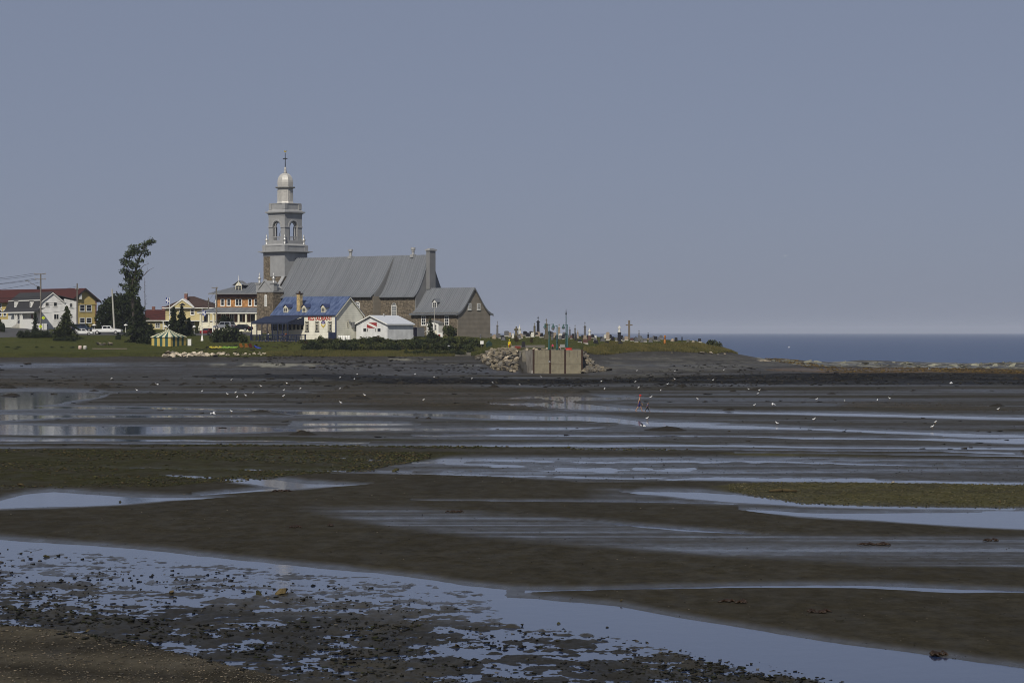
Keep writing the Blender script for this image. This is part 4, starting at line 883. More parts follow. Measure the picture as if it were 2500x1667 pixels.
# round emblem: dark dome with pale mark over a yellow chevron
a = rs.u(789.5); zc = rs.z(790, a)
mat('emblem_dark', (0.06, 0.05, 0.12), rough=0.5); mat('emblem_yellow', (0.62, 0.45, 0.06), rough=0.5); mat('emblem_violet', (0.35, 0.3, 0.5), rough=0.5)
em = MB().prism([(a + 0.6 * math.cos(t_), zc + 0.62 * math.sin(t_)) for t_ in [math.pi * i / 12 for i in range(13)]], -0.05, -0.004, 'y').build('emblem', 'emblem_dark', E)
mb = MB(); mb.prism([(a - 0.42, zc + 0.1), (a + 0.3, zc + 0.1), (a + 0.42, zc + 0.34), (a - 0.1, zc + 0.42)], -0.075, -0.052, 'y'); mb.build('emblem_mark', 'emblem_violet', em)
mb = MB(); mb.prism([(a - 0.62, zc - 0.02), (a, zc - 0.5), (a + 0.62, zc - 0.02), (a + 0.62, zc - 0.3), (a, zc - 0.82), (a - 0.62, zc - 0.3)], -0.06, -0.004, 'y'); mb.build('emblem_chevron', 'emblem_yellow', em)
# dormers
for px_ in (697.5, 742.5, 789):
    vd = 0.25; uu = rs.u(px_, vd); zb = rs.z(764, uu, vd)
    dormer(E, uu, vd, zb, 1.15, 1.15, 2.3, 'cream_clapboard', 'blue_trim', 'cream_paint', rise=0.55, nx=2, ny=3, over=0.2)
uu, vd = rs.u(731.5, 0.95), 0.95
c_ = MB().box(uu - 0.42, uu + 0.42, vd - 0.4, vd + 0.4, rs.z(760, uu, vd), rs.z(716, uu, vd)).build('chimney', 'yellow_brick', E)
mb = MB().box(uu - 0.55, uu + 0.55, vd - 0.53, vd + 0.53, rs.z(718, uu, vd), rs.z(715.5, uu, vd)); mb.lathe([(0.2, 0), (0.2, 0.3), (0.1, 0.4)], (uu, vd, rs.z(715.5, uu, vd)), 8); mb.build('chimney_cap', 'rust', c_)
# gable details: small window, meter box, vent
window(E, 'R', 0.0, rs.v(849), rs.z(799, 0, 4), 0.42, 1.1, 'cream_paint', nx=1, ny=2, t=0.06, sill=False)
mb = MB(); vv = rs.v(861); mb.box(0.002, 0.3, vv - 0.35, vv + 0.35, rs.z(800, 0, vv), rs.z(786, 0, vv)); mb.build('meter_box', 'tin_wall', E)
vv = rs.v(851.5); MB().lathe([(0.16, 0), (0.16, 0.3), (0.22, 0.34)], (0.2, vv, rs.z(785.5, 0, vv)), 8).build('vent_hood', 'pale_metal', E)
# terrace with awning
u0, u1 = rs.u(613, -4.4), rs.u(743); uA1 = rs.u(708, -4.4); z0 = rs.z(786.5, u1, -4.4); zt = rs.z(772, u1, 0)
aw = MB(); aw.add([(u0, -4.4, z0), (u1, -4.4, z0), (u1, -0.51, zt), (u0, -0.51, zt), (u0, -4.4, z0 - 0.08), (u1, -4.4, z0 - 0.08), (u1, -0.51, zt - 0.08), (u0, -0.51, zt - 0.08)], [(0, 1, 2, 3), (7, 6, 5, 4), (0, 4, 5, 1), (1, 5, 6, 2), (2, 6, 7, 3), (3, 7, 4, 0)])
AW = aw.build('awning', 'blue_canvas', E)
MB().prism([(-4.38, z0 - 0.1), (-0.06, zt - 0.1), (-0.06, z0 - 0.55), (-4.38, z0 - 0.4)], u1 - 0.06, u1, 'x').build('awning_side', 'blue_canvas', AW)
MB().box(u0, u1 - 0.08, -4.42, -4.36, z0 - 0.35, z0 - 0.082).build('awning_valance', 'blue_canvas', AW)
zf = rs.z(831, u1, -4.4)
tr = MB().box(u0, u1 + 5.2, -4.5, -0.004, -2.2, zf).build('terrace_deck', 'weathered_wood', E)
n = 7
for i in range(n + 1):
    x = u0 + 0.1 + (u1 - u0 - 0.2) * i / n
    MB().box(x - 0.07, x + 0.07, -4.4, -4.26, zf, z0 - 0.36).build('terrace_post', 'blue_paint', tr)
# blue rail and skirt boards, each board its own
mat('blue_board', (0.016, 0.026, 0.062), (0.032, 0.045, 0.09), scale=1.0, rough=0.7)
brd = MB().box(-0.11, 0.11, -0.02, 0.02, -1.4, 0.0).mesh('skirt_board', 'blue_board')
x = u0
while x < u1 + 3.0:
    link('skirt_board', brd, tr, (x + 0.12, -4.53, zf + 0.02)); x += 0.42
rail = MB(); rail.box(u0 - 0.05, u1 + 5.2, -4.56, -4.48, zf + 1.0, zf + 1.12); rail.build('top_rail', 'blue_paint', tr)
bal = MB().box(-0.035, 0.035, -0.035, 0.035, 0.0, 1.0).mesh('baluster', 'blue_paint'); x = u0 + 0.1
while x < u1 + 5.1:
    link('baluster', bal, tr, (x, -4.52, zf)); x += 0.40
psn = MB().box(-0.08, 0.08, -0.08, 0.08, -1.2, 1.2).mesh('rail_post', 'blue_paint'); x = u0
while x < u1 + 5.3:
    link('rail_post', psn, tr, (x, -4.52, zf)); x += 2.6
pl = MB().box(-0.6, 0.6, -0.02, 0.02, 0.0, 0.9).mesh('half_panel', 'cream_paint')
for i in range(2): link('half_panel', pl, tr, (u0 + 0.75 + 1.3 * i, -4.2, zf + 1.05))
for i in range(4): link('half_panel', pl, tr, (u1 - 3.8 + 1.1 * i, -0.05, zf + 0.6))
# windows propped open behind the terrace
for i in range(4):
    o = window(E, 'F', -0.03, u1 - 4.0 + 1.15 * i, rs.z(806, u1), 1.0, 1.9, 'cream_paint', nx=1, ny=1, t=0.1, sill=False)
for i in range(3):
    window(E, 'F', -0.03, u0 + 2.0 + 2.2 * i, rs.z(806, u1), 1.6, 1.8, 'blue_paint', nx=3, ny=1, t=0.1, sill=False)
# blue gate panel at the corner of the restaurant
uu = rs.u(810, -1.2)
gt = empty('picket_gate', rs.world(uu, -1.2, -0.2), -rs.th, 'low dark blue board gate at the corner of the restaurant', 'gate')
for i in range(6): MB().box(-0.95 + 0.33 * i, -0.67 + 0.33 * i, -0.025, 0.025, -0.3, 1.6).build('board', 'blue_paint', gt)
MB().box(-1.0, 1.1, 0.026, 0.07, 0.3, 0.42).build('cross_rail', 'blue_paint', gt)
MB().box(1.1, 1.25, -0.07, 0.07, -0.3, 1.7).build('gate_post', 'blue_paint', gt)

# ------------------------------------------------------------------ white garage with the diver flag
gr = Frame('garage', 'white panelled shed with a red and white diver flag on its gable', 'shed', 946, 830, 551, 42)
E = gr.e
uG = gr.u(870); vG = gr.v(1009); ua = gr.u(906); zE = gr.z(790, 0, 0); zA = gr.z(770.5, ua, 0)
MB().prism([(uG, -1.0), (-0.0, -1.0), (-0.0, zE), (ua, zA - 0.1), (uG, zE)], 0, 0.1, 'y').build('gable_wall', 'white_panel', E)
MB().box(uG, -0.002, 0.1, vG, -1.0, zE - 0.02).build('side_wall', 'white_panel', E)
ov = 0.3
sl_ = (zA - zE) / (0 - ua)
prof = [(uG - ov, zE - 0.05), (ua, zA + 0.08), (0 + ov, zE - 0.05)]
gable_roof(E, prof, -0.35, vG + 0.25, 'white_roof', 0.12, 'y')
mb = MB()
for p, q in ((prof[0], prof[1]), (prof[1], prof[2])): mb.prism([(p[0], p[1] + 0.01), (q[0], q[1] + 0.01), (q[0], q[1] - 0.2), (p[0], p[1] - 0.2)], -0.42, -0.352, 'y')
mb.build('barge_board', 'white_paint', E)
MB().box(0.24, 0.33, -0.33, vG + 0.2, zE - 0.28, zE - 0.175).build('gutter', 'white_paint', E)
a0, a1 = gr.u(896), gr.u(920); z0, z1 = gr.z(801, -4), gr.z(787.5, -4)
fl = MB().box(a0, a1, -0.03, -0.004, z0, z1).build('diver_flag', 'flag_red', E)
MB().prism([(a0, z1), (a0 + 0.42, z1), (a1, z0 + 0.3), (a1, z0), (a1 - 0.42, z0), (a0, z1 - 0.3)], -0.045, -0.031, 'y').build('flag_stripe', 'white_paint', fl)
for pa, pb in ((886.5, 895.5), (896.3, 900), (916, 919.3), (921, 930.2)):
    a = (gr.u(pa) + gr.u(pb)) / 2; window(E, 'F', 0.0, a, gr.z(810.5, -4), gr.u(pb) - gr.u(pa), 0.8, nx=1, ny=1, t=0.08, sill=False, proud=0.04)
mb = MB(); uu = gr.u(937, 3); mb.tube((uu, 3, zE), (uu, 3, gr.z(768, uu, 3)), 0.12); mb.lathe([(0.18, 0), (0.05, 0.2)], (uu, 3, gr.z(768, uu, 3)), 8); mb.lathe([(0.3, 0), (0.14, 0.35)], (uu, 3, gr.z(780, uu, 3)), 8); mb.build('stove_pipe', 'pale_metal', E)

# dark trailer behind the shed
tl = Frame('cargo_trailer', 'dark navy box trailer parked behind the white shed', 'trailer', 1019, 827, 562, 42)
mat('navy_paint', (0.008, 0.008, 0.016), (0.012, 0.012, 0.02), rough=0.75, spec=0.15)
L_ = -tl.u(1000); MB().box(-3.6, 0, 0, 2.0, 0.45, 2.25).build('box_body', 'navy_paint', tl.e)
mb = MB(); mb.box(-3.62, 0.02, -0.02, 0.04, 2.25, 2.32); mb.box(-0.04, 0.02, -0.03, 2.02, 0.5, 2.2); mb.build('edge_trim', 'tin_wall', tl.e)
for x in (-2.2, -1.4): MB().tube((x, -0.12, 0.36), (x, 0.12, 0.36), 0.34, n=16).build('wheel', 'black_iron', tl.e)
mb = MB(); mb.prism([(-2.65, 0.42), (-2.5, 0.78), (-1.1, 0.78), (-0.95, 0.42), (-1.05, 0.42), (-1.15, 0.7), (-2.45, 0.7), (-2.55, 0.42)], -0.18, -0.003, 'y'); mb.build('mudguard', 'pale_metal', tl.e)
mb = MB(); mb.box(-0.2, 1.2, 0.9, 1.1, 0.4, 0.5); mb.tube((1.0, 1.0, -0.2), (1.0, 1.0, 0.6), 0.05); mb.build('drawbar', 'black_iron', tl.e)

# ------------------------------------------------------------------ rectory
rc = Frame('rectory', 'two-storey orange brick rectory with grey tin roof and white porch', 'house', 665, 812, 628, 14)
E = rc.e
uL = rc.u(527); zE = rc.z(716, -6); W = 11.0; zRd = rc.z(690, -6, 5.5); z1 = rc.z(748, -6); zp0 = rc.z(763, -6, -3)
MB().box(uL, 0, 0, W, -1.5, zE).build('brick_wall', 'orange_brick', E)
MB().box(uL - 0.05, 0.05, -0.05, 0.25, zE - 0.9, zE + 0.02).build('frieze', 'dark_brick', E)
mb = MB(); eo = 1.3; zr = zRd
mb.add([(uL - eo, -eo, zE), (eo, -eo, zE), (eo, W + eo, zE), (uL - eo, W + eo, zE), (uL + 6.5, W / 2 - 0.8, zr), (-3, W / 2 - 0.8, zr), (-3, W / 2 + 0.8, zr), (uL + 6.5, W / 2 + 0.8, zr)],
       [(0, 1, 5, 4), (1, 2, 6, 5), (2, 3, 7, 6), (3, 0, 4, 7), (4, 5, 6, 7), (3, 2, 1, 0)])
rf = mb.build('roof', 'tin_roof', E)
mb = MB()
for i in range(40):
    x = uL - eo + 0.3 + i * 0.55
    if x > 1.0: break
    k = min(1.0, max(0.0, (x - (uL - eo)) / 7.8)); y1, z1_ = -eo + (W / 2 - 0.8 + eo) * k, zE + (zr - zE) * k
    mb.add([(x - 0.04, -eo, zE + 0.01), (x + 0.04, -eo, zE + 0.01), (x + 0.04, y1, z1_ + 0.01), (x - 0.04, y1, z1_ + 0.01), (x - 0.04, -eo, zE + 0.1), (x + 0.04, -eo, zE + 0.1), (x + 0.04, y1, z1_ + 0.1), (x - 0.04, y1, z1_ + 0.1)], [(4, 5, 6, 7), (0, 1, 5, 4), (1, 2, 6, 5), (2, 3, 7, 6), (3, 0, 4, 7)])
o = mb.build('roof_seams', 'tin_seam', rf); o['kind'] = 'stuff'
MB().box(uL - eo, eo, -eo - 0.04, -eo + 0.1, zE - 0.22, zE - 0.002).build('cornice', 'tin_wall', E)
# dormer with spike
ud = rc.u(584, 1.0)
dormer(E, ud, 0.6, rc.z(711, ud, 0.6), 1.5, 1.35, 2.4, 'tin_wall', 'tin_wall', 'cream_paint', rise=0.9, nx=2, ny=2, over=0.7)
MB().tube((ud, 0.5, rc.z(697, ud, .6)), (ud, 0.5, rc.z(672, ud, 0.6)), 0.14, 0.02, 8).build('spike', 'white_paint', E)
for px_, w_ in ((543.5, 0.95), (558.5, 0.95), (579, 0.9), (586.5, 0.9), (610.5, 0.95), (625, 0.95)):
    a = rc.u(px_); window(E, 'F', 0.0, a, rc.z(747, a), w_, rc.z(729.5, a) - rc.z(747, a), 'white_paint', nx=1, ny=2, t=0.17)
MB().box(uL - 0.12, uL + 0.35, -0.12, 0.2, zp0, zE - 0.5).build('corner_pilaster', 'white_paint', E)
# porch
vP = -3.0; uP0 = rc.u(487, vP); uP1 = 0.0; zpe = rc.z(761, -6, vP); zpt = rc.z(750, -6, 0); zfl = rc.z(796, -6, vP)
mb = MB(); mb.add([(uP0 - 0.5, vP - 0.5, zpe), (uP1, vP - 0.5, zpe), (uP1, -0.01, zpt), (uL + 0.0, -0.01, zpt), (uP0 - 0.5, 4.0, zpe), (uL, 4.0, zpt), (uP0 - 0.5, vP - 0.5, zpe - 0.15), (uP1, vP - 0.5, zpe - 0.15), (uP1, -0.01, zpe - 0.15), (uP0 - 0.5, 4.0, zpe - 0.15)], [(0, 1, 2, 3), (0, 3, 5, 4), (0, 6, 7, 1), (6, 9, 8, 7), (0, 4, 9, 6), (1, 7, 8, 2)])
mb.build('porch_roof', 'tin_roof', E)
MB().box(uP0 - 0.45, uP1, vP - 0.45, vP - 0.2, zpe - 0.42, zpe - 0.152).build('porch_beam', 'white_paint', E)
MB().box(uP0 - 0.2, uP1, vP - 0.25, -0.003, -1.6, zfl).build('porch_base', 'cream_paint', E)
for px_ in (490, 510, 522, 583, 601, 625): MB().lathe([(0.36, 0), (0.36, 0.2), (0.27, 0.25), (0.24, zpe - zfl - 0.65), (0.34, zpe - zfl - 0.43)], (rc.u(px_, vP), vP, zfl), 10).build('porch_column', 'cream_paint', E)
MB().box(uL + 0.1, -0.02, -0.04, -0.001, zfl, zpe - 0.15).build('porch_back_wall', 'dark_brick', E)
for px_ in (498, 540, 560, 580, 612): window(E, 'F', -0.04, rc.u(px_ + 6, 0), zfl + 0.9, 1.2, 1.9, 'white_paint', nx=2, ny=1, t=0.14)
rl = MB(); rl.box(uP0, uP1, vP - 0.08, vP + 0.08, zfl, zfl + 0.85); rl.build('porch_parapet', 'cream_paint', E)

# ------------------------------------------------------------------ yellow house with brown roof
yh = Frame('house', 'pale yellow house with brown hipped roof, pediment and brick chimney', 'house', 528, 806, 656, 8)
E = yh.e; uL = yh.u(404); zE = yh.z(751, -6); W = 9.0; zr = yh.z(723.5, -6, 4.5); eo = 0.6
MB().box(uL, 0, 0, W, -1.5, zE).build('wall', 'pale_yellow_siding', E)
ux = yh.u(468, 4.5)
MB().add([(uL - eo, -eo, zE), (eo, -eo, zE), (eo, W + eo, zE), (uL - eo, W + eo, zE), (ux - 0.6, W / 2, zr), (ux + 0.6, W / 2, zr)], [(0, 1, 5, 4), (1, 2, 5), (2, 3, 4, 5), (3, 0, 4), (3, 2, 1, 0)]).build('roof', 'brown_shingle', E)
MB().box(uL - eo, eo, -eo - 0.05, -eo + 0.06, zE - 0.2, zE - 0.003).build('fascia', 'white_paint', E)
pa, pb, pc_ = yh.u(418, -1), yh.u(471, -1), yh.u(444.5, -1); zt = yh.z(732, -6, -1)
pd = MB().prism([(pa, zE), (pb, zE), (pc_, zt)], -0.7, 2.5, 'y').build('pediment', 'pale_yellow_siding', E)
mb = MB()
for e_ in (pa - 0.2, pb + 0.2): mb.prism([(pc_, zt + 0.28), (e_, zE + 0.15), (e_, zE - 0.12), (pc_, zt - 0.05)], -0.85, 2.6, 'y')
mb.build('pediment_trim', 'white_paint', pd)
MB().prism([(pc_ - 0.8, zE + 0.55), (pc_ + 0.8, zE + 0.55), (pc_, zE + 1.1)], -0.76, -0.702, 'y').build('attic_window', 'window_glass', pd)
c_ = MB().box(yh.u(450, 2), yh.u(457, 2), 2, 2.6, zE, yh.z(717, -6, 2)).build('chimney', 'dark_brick', E)
MB().box(yh.u(450, 2) - 0.06, yh.u(457, 2) + 0.06, 1.94, 2.66, yh.z(717, -6, 2), yh.z(715.5, -6, 2)).build('chimney_cap', 'pale_concrete', c_)
for px_ in (419, 442, 470): window(E, 'F', 0.0, yh.u(px_), yh.z(769, -6), 0.95, 1.4, 'white_paint', nx=1, ny=2, t=0.15)
for px_ in (407.5, 440, 470, 500): window(E, 'F', 0.0, yh.u(px_), yh.z(799, -6), 1.0, 1.6, 'white_paint', nx=1, ny=2, t=0.15)
MB().box(uL - 0.6, 0.3, -1.4, -0.02, yh.z(784, -6), yh.z(782, -6)).build('canopy', 'white_paint', E)
MB().box(uL - 0.3, uL - 0.1, -1.3, -1.1, -1.5, yh.z(784.2, -6)).build('canopy_post', 'white_paint', E)

# far red-roofed house between the trees
fh = Frame('house', 'low far house with dark red roof half hidden behind dark trees', 'house', 404, 808, 668, 5)
E = fh.e; uL = fh.u(352); zE = fh.z(782, -3); zr = fh.z(756, -3, 4)
MB().box(uL, 0, 0, 8, -1.5, zE).build('wall', 'pale_yellow_siding', E)
MB().prism([(-0.6, zE), (4, zr), (8.6, zE)], uL - 0.4, 0.4, 'x').build('roof', 'red_roof', E)
MB().box(uL - 0.4, 0.4, -0.68, -0.55, zE - 0.15, zE + 0.02).build('fascia', 'white_paint', E)
for px_ in (375, 399): mb = MB().box(fh.u(px_, 4) - 0.35, fh.u(px_, 4) + 0.35, 3.7, 4.3, zr - 0.4, zr + 0.75).build('chimney', 'dark_brick', E)
window(E, 'F', 0.0, fh.u(385), fh.z(800, -3), 1.2, 1.2)

# ------------------------------------------------------------------ yellow hall with the long red roof
hl = Frame('hall', 'long yellow hall with a dark red roof behind the white house', 'hall', 176, 800, 650, 47)
E = hl.e; vB = hl.v(236); vm = vB / 2; zE = hl.z(730, 0, 0); zr = hl.z(703.5, 0, vm); uL = hl.u(-260)
MB().box(uL, -0.2, 0, vB, -2, zE).build('wall', 'yellow_siding', E)
MB().prism([(0, -2), (vB, -2), (vB, zE), (vm, zr - 0.2), (0, zE)], -0.2, 0, 'x').build('gable_wall', 'yellow_siding', E)
prof = [(-0.9, zE - 0.45), (vm, zr), (vB + 0.9, zE - 0.45)]
gable_roof(E, prof, uL, 0.6, 'red_roof', 0.2)
mb = MB()
for p, q in ((prof[0], prof[1]), (prof[1], prof[2])): mb.prism([(p[0], p[1] - 0.21), (q[0], q[1] - 0.21), (q[0], q[1] - 0.5), (p[0], p[1] - 0.5)], 0.5, 0.62, 'x')
mb.build('barge_board', 'dark_shingle', E)
MB().box(0.002, 0.1, -0.05, vB + 0.05, hl.z(744, 0, 4), hl.z(741.5, 0, 4)).build('string_course', 'yellow_siding', E)
for px_ in (201, 217): window(E, 'R', 0.0, hl.v(px_), hl.z(760.5, 0, 4), 1.5, 1.55, nx=1, ny=2, t=0.14)
for px_ in (201, 217): window(E, 'R', 0.0, hl.v(px_), hl.z(789, 0, 4), 1.5, 1.3, nx=1, ny=2, t=0.14)
MB().box(0.002, 0.08, hl.v(232.5), hl.v(235.5), -1.5, zE - 0.3).build('corner_board', 'dark_brick', E)
for px_ in (1, 12): window(E, 'F', 0.0, hl.u(px_), hl.z(772, -18), 1.3, 1.6, nx=1, ny=2, t=0.14)
window(E, 'F', 0.0, hl.u(1), hl.z(752, -18), 1.3, 1.2, nx=1, ny=2, t=0.14)
vv = hl.v(194); MB().box(0.003, 0.5, vv - 0.35, vv + 0.35, hl.z(731, 0, 3), hl.z(718, 0, 3)).build('gable_vent', 'white_paint', E)

# ------------------------------------------------------------------ white house with the gambrel roof
wh = Frame('house', 'white clapboard house with dark gambrel roof, two dormers and porch', 'house', 99, 800, 612, 62)
E = wh.e; vB = wh.v(157); vm = wh.v(128.5); zt = wh.z(712, 0, vm); zk = wh.z(733, 0, 0); zE = wh.z(757, -4, -0.3); uL = wh.u(20)
prof = [(-0.75, zE), (0.25, zk), (vm, zt), (vB + 0.05, zk - 0.2)]
gw = [(0, -1.5), (vB, -1.5), (vB, zk - 0.3), (vm, zt - 0.2), (0.25, zk - 0.15), (0, zk - 1.2)]
MB().prism(gw, -0.15, 0, 'x').build('gable_wall', 'white_clapboard', E)
MB().box(uL, -0.16, 0, vB, -1.5, zE).build('wall', 'white_clapboard', E)
gable_roof(E, prof, uL - 0.3, 0.25, 'dark_shingle', 0.16)
MB().box(uL - 0.3, 0.05, 0.08, 0.2, zk - 0.08, zk + 0.14).build('roof_break_trim', 'white_paint', E)
mb = MB()
for p, q in zip(prof[:-1], prof[1:]): mb.prism([(p[0], p[1] - 0.17), (q[0], q[1] - 0.17), (q[0], q[1] - 0.4), (p[0], p[1] - 0.4)], 0.16, 0.27, 'x')
mb.build('barge_board', 'white_paint', E)
for px_ in (38.5, 76.5):
    uu = wh.u(px_, -0.3); zb = wh.z(750.5, uu, -0.3)
    o = MB().box(uu - 0.65, uu + 0.65, -0.42, 0.6, zb - 0.1, zb + 1.35).build('dormer', 'white_paint', E); window(o, 'F', -0.42, uu, zb, 1.0, 1.2, nx=1, ny=2, t=0.25, sill=False)
    MB().box(uu - 0.75, uu + 0.75, -0.55, 0.7, zb + 1.35, zb + 1.47).build('dormer_roof', 'dark_shingle', o)
for px_ in (115, 135): window(E, 'R', 0.0, wh.v(px_), wh.z(748.5, 0, 3), 0.95, 0.95, nx=1, ny=2, t=0.12)
window(E, 'R', 0.0, wh.v(137.5), wh.z(780.5, 0, 3), 1.25, 1.3, nx=2, ny=1, t=0.13)
window(E, 'R', 0.0, wh.v(112), wh.z(796.5, 0, 3), 1.0, 0.4, nx=2, ny=1, t=0.07, sill=False)
# lean-to wing on the right
vW = wh.v(188); zw0, zw1 = wh.z(735, 0, vW), wh.z(724, 0, vB)
MB().prism([(vB, -1.5), (vW, -1.5), (vW, zw0), (vB, zw0 + 0.5)], uL + 3, -0.02, 'x').build('wing_wall', 'white_clapboard', E)
MB().prism([(vB - 1.2, zw1 + 0.1), (vW + 0.3, zw0 + 0.1), (vW + 0.3, zw0 + 0.25), (vB - 1.2, zw1 + 0.25)], uL + 3, 0.2, 'x').build('wing_roof', 'dark_shingle', E)
window(E, 'R', -0.02, wh.v(173.5), wh.z(750.5, 0, 6), 0.8, 0.95, nx=1, ny=2, t=0.1)
# porch and steps
vP = -2.6; zp = wh.z(762, -5, vP); u0, u1 = wh.u(4, vP), wh.u(86, vP); zf = wh.z(779.5, -5, vP)
mb = MB(); mb.prism([(vP - 0.3, zp), (-0.4, zp + 0.75), (-0.4, zp + 0.87), (vP - 0.3, zp + 0.12)], u0, u1, 'x'); mb.build('porch_roof', 'dark_shingle', E)
MB().box(u0, u1, vP - 0.32, vP - 0.2, zp - 0.2, zp + 0.05).build('porch_fascia', 'white_paint', E)
MB().box(u0, u1, vP - 0.1, -0.004, -1.6, zf - 0.9).build('porch_base', 'white_paint', E)
for px_ in (36, 40, 49, 53, 84): x = wh.u(px_, vP); MB().box(x - 0.14, x + 0.14, vP - 0.05, vP + 0.23, zf - 0.9, zp - 0.2).build('porch_post', 'white_paint', E)
mb = MB(); xs = wh.u(46, vP); mb.box(u0, xs - 1.0, vP - 0.1, vP, zf - 0.9, zf + 0.05); mb.build('porch_railing', 'white_paint', E); mb = MB(); mb.box(xs + 1.0, u1, vP - 0.1, vP, zf - 0.9, zf + 0.05); mb.build('porch_railing', 'white_paint', E)
mb = MB()
for i in range(6): mb.box(xs - 0.9, xs + 0.9, vP - 0.35 - 0.3 * i, vP - 0.1 - 0.3 * i + 0.02, -1.6, zf - 0.95 - 0.19 * i)
mb.build('porch_steps', 'pale_concrete', E)
for s_ in (-1, 1): MB().tube((xs + s_ * 0.95, vP - 0.1, zf), (xs + s_ * 0.95, vP - 2.1, zf - 1.2), 0.05).build('handrail', 'white_paint', E)
for px_ in (30, 44, 60, 72): window(E, 'F', 0.0, wh.u(px_ + 14), zf - 0.2, 0.95, 1.3, nx=1, ny=2, t=0.12)
MB().box(wh.u(78, -0.05) - 0.45, wh.u(78, -0.05) + 0.45, -0.06, -0.001, zf - 0.9, zf + 1.15).build('door', 'dark_brick', E)
# ------------------------------------------------------------------ foliage
foliage_mat('leaf_dark', (0.008, 0.013, 0.005), (0.030, 0.040, 0.013)); foliage_mat('leaf_mid', (0.014, 0.021, 0.006), (0.052, 0.062, 0.018)); foliage_mat('leaf_bush', (0.020, 0.026, 0.007), (0.075, 0.080, 0.024))
foliage_mat('leaf_brown', (0.035, 0.026, 0.012), (0.075, 0.06, 0.025)); foliage_mat('leaf_poplar', (0.010, 0.018, 0.006), (0.058, 0.074, 0.024)); foliage_mat('grass_green', (0.028, 0.034, 0.007), (0.085, 0.088, 0.022), 0.15); foliage_mat('grass_tan', (0.040, 0.044, 0.010), (0.135, 0.112, 0.036), 0.12)
mat('bark', (0.06, 0.05, 0.04), (0.035, 0.03, 0.025), scale=4, rough=0.95); mat('dead_bark', (0.10, 0.09, 0.085), (0.07, 0.06, 0.055), scale=4, rough=0.95)
def leaf_mesh(name, pts, size, material, flat=0.0, elong=1.6):
    pts = np.asarray(pts, float); n = len(pts)
    a = nrg.normal(size=(n, 3)); a[:, 2] *= (1 - flat); a /= np.linalg.norm(a, axis=1)[:, None] + 1e-9
    b = nrg.normal(size=(n, 3)); b -= (b * a).sum(1)[:, None] * a; b /= np.linalg.norm(b, axis=1)[:, None] + 1e-9
    s = np.asarray(size) * nrg.uniform(0.6, 1.4, n); s = s[:, None]
    co = np.stack([pts + a * s * elong * .5, pts + b * s * .5, pts - a * s * elong * .5, pts - b * s * .5], 1).reshape(-1, 3)
    me = bpy.data.meshes.new(name); me.vertices.add(4 * n); me.vertices.foreach_set('co', co.astype(np.float32).ravel())
    me.loops.add(4 * n); me.loops.foreach_set('vertex_index', np.arange(4 * n, dtype=np.int32)); me.polygons.add(n); me.polygons.foreach_set('loop_start', np.arange(0, 4 * n, 4, dtype=np.int32))
    me.update(calc_edges=True)
    r = me.attributes.new('rnd', 'FLOAT', 'POINT'); r.data.foreach_set('value', np.repeat(nrg.uniform(0, 1, n), 4).astype(np.float32))
    me.materials.append(M[material]); return me
def ell_pts(c, r, n, lo=0.55):
    d = nrg.normal(size=(n, 3)); d /= np.linalg.norm(d, axis=1)[:, None]
    k = nrg.uniform(lo ** 3, 1, n) ** (1 / 3)
    return np.array(c) + d * k[:, None] * np.array(r)
def clump_pts(blobs, dens=1.0):
    out = []
    for c, r in blobs: out.append(ell_pts(c, r, max(12, int(dens * 60 * (r[0] * r[1] + r[0] * r[2] + r[1] * r[2])))))
    return np.concatenate(out)
def conifer(name, label, px, py, D, top_py, half_px, material='leaf_dark', sparse=1.0, group=None, lean=0.0):
    X, Y = P(px, D); z0 = gz(X, Y) - 0.1; k = D / F
    H = zpy(top_py, D) - z0; W = half_px * k
    e = empty(name, (X, Y, z0), 0, label, 'tree', group)
    MB().path([(0, 0, 0), (lean * 0.5, 0, H * 0.5), (lean, 0, H * 0.97)], [0.12 + H * 0.012, 0.08, 0.02], 7).build('trunk', 'bark', e)
    pts = []; nl = int(6 + H * 1.7); R_ = random.Random(px)
    for i in range(nl):
        s = (i + 0.3) / nl; z = H * (0.07 + 0.92 * s); rad = W * (1 - s) ** 0.85 * R_.uniform(0.6, 1.18) + 0.08
        nb = int(7 * sparse + 5 * (1 - s))
        for j in range(nb):
            a = R_.uniform(0, 6.283); L = rad * R_.uniform(0.45, 1.2)
            m = max(3, int(L / 0.10 * sparse))
            t = (np.arange(m) + nrg.uniform(0, 1, m)) / m
            q = np.stack([np.cos(a) * L * t + lean * s, np.sin(a) * L * t, z - 0.20 * L * t * t - 0.22 * L * t], 1)
            pts.append(np.repeat(q, 2, 0) + nrg.normal(size=(2 * m, 3)) * 0.09)
    link('crown', leaf_mesh('crown', np.concatenate(pts), 0.21, material, 0.5, 1.8), e)
    return e
